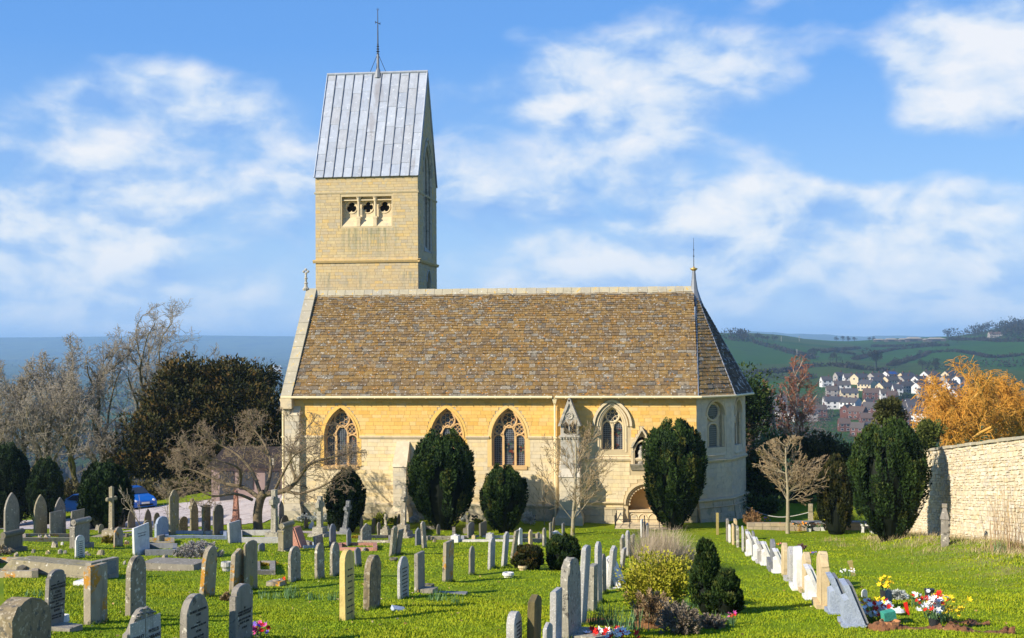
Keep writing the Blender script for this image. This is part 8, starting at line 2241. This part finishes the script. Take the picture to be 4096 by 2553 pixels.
# chest tomb
P0, P1 = Vector(G(60, 2285)), Vector(G(400, 2315))
d = P1 - P0; L = Vector((d.x, d.y)).length; T = tag(empty('chest_tomb', tuple(P0.lerp(P1, .5)), math.atan2(d.y, d.x)), 'long low coped tomb with mossy stone slabs, front left', 'tomb')
zt_ = .02
b = MB(); b.frustum([(-L / 2 - .1, -.48, -.35), (L / 2 + .1, -.48, -.35), (L / 2 + .1, .48, -.35), (-L / 2 - .1, .48, -.35)], [(-L / 2 - .06, -.45, .12), (L / 2 + .06, -.45, .12), (L / 2 + .06, .45, .12), (-L / 2 - .06, .45, .12)]); b.build('base', GS['moss'], T)
b = MB(); b.frustum([(-L / 2, -.4, .12), (L / 2, -.4, .12), (L / 2, .4, .12), (-L / 2, .4, .12)], [(-L / 2 + .2, -.32, .34), (L / 2 - .05, -.32, .34), (L / 2 - .05, .32, .34), (-L / 2 + .2, .32, .34)]); b.build('coped_slab', GS['moss'], T)
b = MB(); b.box(L / 2 - .02, L / 2 + .16, -.46, .46, -.3, .46); b.build('head_block', GS['grey'], T)
b = MB(); b.box(L / 2 + .162, L / 2 + .172, -.36, .36, .1, .40); b.build('inscribed_panel', GS['slate'], T)
# ledger slab
P0 = Vector(G(700, 2278)); T = tag(empty('ledger_stone', tuple(P0), R(-8)), 'flat raised ledger stone left of the big lichened headstone', 'gravestone')
b = MB(); b.box(-.95, .95, -.5, .5, -.1, .06); b.build('base', GS['moss'], T)
b = MB(); b.prism([(-.78, -.42), (.78, -.42), (.78, .38), (.5, .44), (-.5, .44), (-.78, .38)], lambda a, c, e: (a, c, e), .062, .22); b.build('ledger', GS['grey'], T)
# broken stones of ruined kerbs
rgb = random.Random(12)
RUB = [(110, 2160, 22, 'rust'), (160, 2155, 30, 'lich'), (190, 2162, 44, 'grey'), (213, 2165, 22, 'dark'), (132, 2212, 28, 'rust'), (65, 2226, 28, 'rust'), (190, 2218, 30, 'tan'), (218, 2190, 42, 'lich'), (240, 2215, 30, 'grey'), (262, 2214, 22, 'grey'), (345, 2220, 22, 'rust'), (400, 2222, 40, 'moss'), (358, 2222, 18, 'grey'), (250, 2180, 20, 'pale'), (85, 2295, 60, 'dark'), (115, 2270, 44, 'rust'), (500, 2258, 24, 'grey'), (660, 2235, 34, 'rust'), (395, 2120, 40, 'grey'), (505, 2180, 30, 'rust'), (508, 2150, 26, 'brown'), (845, 2150, 16, 'tan'), (880, 2150, 16, 'tan'), (1020, 2135, 18, 'dark'), (1455, 2206, 26, 'lich'), (1505, 2196, 24, 'pink'), (2150, 2168, 18, 'rust'), (1738, 2168, 24, 'brown'), (1245, 2112, 40, 'white'), (960, 2260, 30, 'dark'), (1570, 2420, 10, 'tan'), (1490, 2490, 16, 'tan')]
for i, (u, v, wpx2, m) in enumerate(RUB):
    p = Vector(G(u, v)); s = wpx2 / F * p.y / 2
    b = MB(); k = 7; ang = [2 * math.pi * j / k + rgb.uniform(-.3, .3) for j in range(k)]
    lo = [(s * math.cos(a) * rgb.uniform(.8, 1.2), s * .8 * math.sin(a) * rgb.uniform(.8, 1.2), -.1) for a in ang]
    hi = [(x * rgb.uniform(.45, .85), y * rgb.uniform(.45, .85), s * rgb.uniform(.5, 1.3)) for x, y, _ in lo]
    b.frustum(lo, hi); o = b.build('broken_stone', GS[m]); o.location = p; o.rotation_euler = (rgb.uniform(-.2, .2), rgb.uniform(-.2, .2), rgb.uniform(0, 6))
    adj = dict(rust='orange-lichened', lich='grey-lichened', grey='grey', dark='dark', tan='buff', moss='mossy', pale='pale', brown='brown', pink='pink granite', white='whitish')[m]
    tag(o, 'broken %s stone lump on the grass, %s such lump counted from the left' % (adj, ORD[sum(1 for q in RUB if q[3] == m and (q[0], q[1]) < (u, v))]), 'stone', 'broken stones among the graves')
# small blocks, vases and plaques on the lawn
def vase(u, v, m, label, r=.11, h=.11):
    p = Vector(G(u, v)); b = MB(); b.lathe([(r * .7, -.02), (r * .75, h * .3), (r, h * .55), (r * .95, h), (r * .6, h), (r * .55, h * .6)], (0, 0, 0), 14); o = b.build('flower_vase', GS[m]); o.location = p; tag(o, label, 'vase', 'vases on the graves')
vase(2033, 2311, 'white', 'white rimmed flower vase on the open lawn', .15, .13); vase(2091, 2281, 'tan', 'small ribbed stone vase before the low bush', .13, .12); vase(1575, 2245, 'dark', 'dark bowl at the foot of the leaning spotted headstone', .14, .1)
vase(907, 2285, 'pale', 'shiny metal bucket between two lichened headstones', .15, .24); vase(250, 2514, 'white', 'white flower bowl beside the leaning lettered headstone', .1, .2); vase(605, 2218, 'blue', 'blue bowl beside the white marble slab', .1, .1)
for (u, v, w, h, m, lab) in ((1822, 2170, .34, .34, 'white', 'white square memorial block on a tan stone near the yews'), (1960, 2156, .30, .28, 'pale', 'grey tapered memorial block left of the leaning row'), (1895, 2158, .16, .2, 'tan', 'small cream stone between two memorial blocks'), (1105, 2345, .36, .14, 'rust', 'small block holding red flowers mid lawn'), (345, 2340, .42, .12, 'white', 'small white inscribed block left of the tall rusty headstone'), (1712, 2360, .24, .14, 'dark', 'dark flower block by the plain square headstone'), (1230, 2190, .3, .26, 'grey', 'grey block beside the pink granite desk')):
    p = Vector(G(u, v)); b = MB(); b.frustum([(-w / 2, -w / 2, -.08), (w / 2, -w / 2, -.08), (w / 2, w / 2, -.08), (-w / 2, w / 2, -.08)], [(-w / 2 * .9, -w / 2 * .9, h * .85), (w / 2 * .9, -w / 2 * .9, h * .85), (w / 2 * .9, w / 2 * .9, h * .85), (-w / 2 * .9, w / 2 * .9, h * .85)])
    T = tag(empty('memorial_block', tuple(p), R(-9)), lab, 'memorial', 'small memorial blocks'); b.build('block', GS[m], T)
    b = MB(); b.lathe([(w * .2, h * .85), (w * .2, h * .97), (w * .14, h)], (0, 0, 0), 10); b.build('flower_holder', GS[m], T)
p = Vector(G(1593, 2442)); b = MB(); b.box(-.12, .12, -.08, .08, -.02, .05); o = b.build('fallen_plaque', GS['blue']); o.location = p; o.rotation_euler = (.3, .25, .6); tag(o, 'small blue plaque lying tilted on the lawn', 'plaque')
p = Vector(G(1810, 2375)); b = MB(); b.box(-.3, .3, -.12, .12, -.02, .03); o = b.build('flat_tablet', GS['slate']); o.location = p; tag(o, 'flat slate tablet set in the grass', 'plaque')

# ---------------------------------------------------------------- bunches of flowers
def bunch(u, v, cols, label, n, spread, fh, seed, r=.045, pot=None, name='flower_bunch', leaf=M_DAFLEAF, ph=.16):
    p = Vector(G(u, v)); T = tag(empty(name, tuple(p)), label, 'flowers', 'flowers on the graves'); z0 = 0
    if pot:
        b = MB(); b.lathe([(.07, -.02), (.10, ph), (.085, ph), (.06, .04)], (0, 0, 0), 12); b.build('pot', pot, T); z0 = ph
    tuft_obj('x', [(p.x, p.y, p.z + z0)], 50, spread * .3, fh, .018, leaf, seed + 700, parent=T, lean=.8)
    rg_ = random.Random(seed)
    for j in range(n):
        flowers(T, [(p.x + rg_.gauss(0, spread * .5), p.y + rg_.gauss(0, spread * .4), p.z + z0 + fh * rg_.uniform(.35, 1.05))], r * rg_.uniform(.75, 1.3), cols[j % len(cols)], seed * 90 + j)
    return T
M_BLKPOT = mat('black_plastic_pot', [(.03, .03, .035)], rough=.5, var=.1, bump=0)
bunch(1012, 2550, [P_PNK, P_RED, P_PUR, P_RED], 'pink and red flowers at the foot of the stepped grey headstone', 26, .22, .18, 1, .055)
bunch(2440, 2556, [P_RED, P_WHT, P_RED, P_WHT], 'red and white artificial flowers at the bottom edge by the bed', 34, .36, .14, 2, .055)
bunch(1135, 2338, [P_RED, P_WHT, P_ORG], 'small red and white posy on a block mid lawn', 9, .12, .14, 3, .045)
bunch(2925, 2500, [P_RED, P_PNK], 'dark red flowers at the right end of the centre bed', 8, .12, .2, 4, .04)
bunch(3540, 2412, [P_YEL], 'daffodils in a tall dark vase among the grave flowers', 22, .13, .26, 5, .055, M_BLKPOT, ph=.26)
bunch(3490, 2440, [P_YEL, P_YEL, P_ORG], 'low yellow daffodils right of the nearest blue desk memorial', 34, .28, .2, 6, .05)
bunch(3512, 2490, [P_WHT, P_WHT, P_WHT, P_RED], 'laid bouquet of white flowers before the blue desk memorials', 60, .28, .32, 7, .05, leaf=M_YGREEN)
bunch(3480, 2485, [P_RED, P_ORG], 'red flowers at the left of the laid white bouquet', 12, .12, .24, 8, .045)
bunch(3738, 2512, [P_WHT, P_WHT, P_RED, P_WHT], 'white daisies with a red ribbon in a black pot on soil', 48, .22, .36, 9, .055, M_BLKPOT)
bunch(3745, 2500, [P_RED, P_RED, P_WHT], 'red bow flowers above the potted white daisies', 14, .14, .52, 10, .06)
bunch(3772, 2490, [P_YEL], 'yellow daffodils behind the potted white daisies', 34, .26, .42, 11, .06)
bunch(3672, 2425, [P_RED, P_RED, P_WHT], 'red tulips and dried heads right of the silver cushion', 24, .18, .26, 12, .045)
p = Vector(G(3718, 2410)); b = MB(); b.lathe([(.07, 0), (.10, .25), (.11, .27), (.09, .27)], (0, 0, 0), 12); o = b.build('black_vase', M_BLKPOT); o.location = p; tag(o, 'empty black flared vase behind the yellow daffodils', 'vase')
p = Vector(G(3560, 2514)); b = MB(); b.lathe([(.15, -.02), (.165, .11), (.17, .125), (.15, .125), (.14, .07)], (0, 0, 0), 8); o = b.build('terracotta_pot', mat('terracotta', [(.46, .22, .10)], var=.3, vscale=10, bump=.3, spots=(((.50, .06, .10), .22, 6.),))); o.location = p; tag(o, 'octagonal terracotta pot in the soil strip', 'pot')
p = Vector(G(3556, 2508)); p.z += .12; b = MB(); b.box(-.10, .10, -.07, .07, 0, .14); o = b.build('floral_foam', mat('green_foam', [(.05, .30, .22)], var=.3, vscale=9, bump=.6)); o.location = p; o.rotation_euler = (0.1, -.18, .3); tag(o, 'green floral foam block resting above the terracotta pot', 'foam block')
for (u, v, h, m, rz, lab) in ((3458, 2420, .26, 'white', .3, 'small white round-topped board left of the daffodil vase'), (3555, 2428, .30, 'slate', .2, 'small grey round-topped board right of the daffodil vase')):
    p = Vector(G(u, v)); b = slab_mesh([(y, z) for y, z in outline('arch', .15, h, rgb)], .02, 0, rgb, .003); o = b.build('memorial_board', GS[m]); o.location = (p.x, p.y, p.z + .05); o.rotation_euler = (0, 0, R(-70) + rz); tag(o, lab, 'board')
p = Vector(G(3625, 2462)); T = tag(empty('windmill_toy', tuple(p)), 'red and white toy ornament on the new grave', 'ornament')
b = MB(); b.add([(0, 0, .02), (.06, 0, .0), (.02, 0, .24), (-.05, 0, .22), (.0, .05, .1)], [(0, 1, 2, 3), (0, 4, 2)]); b.build('red_wing', P_RED, T)
b = MB(); b.lathe([(.01, .02), (.12, .06), (.10, .1), (.01, .13)], (-.14, 0, 0), 10); b.build('white_body', P_WHT, T)
# soil strips of the new grave
M_SOIL = mat('fresh_soil', [(.22, .10, .045), (.28, .13, .06)], var=.6, vscale=12, bump=1.2, bscale=24, spots=(((.40, .20, .09), .3, 9.), ((.10, .05, .03), .3, 7.)), world_coords=True)
def soil(u0, u1, v0, v1, h, seed, label):
    rs_ = np.random.default_rng(seed); A_, B_ = np.array(G(u0, v0)), np.array(G(u1, v1)); nx, ny = 60, 9; V = []
    d = unit((B_ - A_)[None, :2])[0]; nv = np.array([-d[1], d[0]])
    for i in range(nx):
        for j in range(ny):
            t, s = i / (nx - 1), j / (ny - 1) * 2 - 1
            wv = (.20 + .10 * math.sin(t * 9 + seed) + .06 * math.sin(t * 23)) * (math.sin(math.pi * min(max(t, .03), .97)) ** .5)
            xy = A_[:2] + (B_ - A_)[:2] * t + nv * s * wv * rs_.uniform(.7, 1.3)
            V.append((xy[0], xy[1], hz(*xy) + (h * (1 - s * s) * rs_.uniform(.1, 1.5) * (.6 + .5 * math.sin(t * 14)) + .012 if abs(s) < 1 else -.02)))
    i = (np.arange(nx - 1)[:, None] * ny + np.arange(ny - 1)[None, :]).ravel()
    tag(np_mesh('soil_strip', np.array(V), np.stack([i, i + ny, i + ny + 1, i + 1], 1), M_SOIL), label, 'soil')
soil(3470, 4060, 2520, 2538, .09, 1, 'strip of fresh reddish soil before the grave flowers')
soil(3780, 3960, 2488, 2500, .05, 2, 'shorter thin soil strip behind the potted daisies')
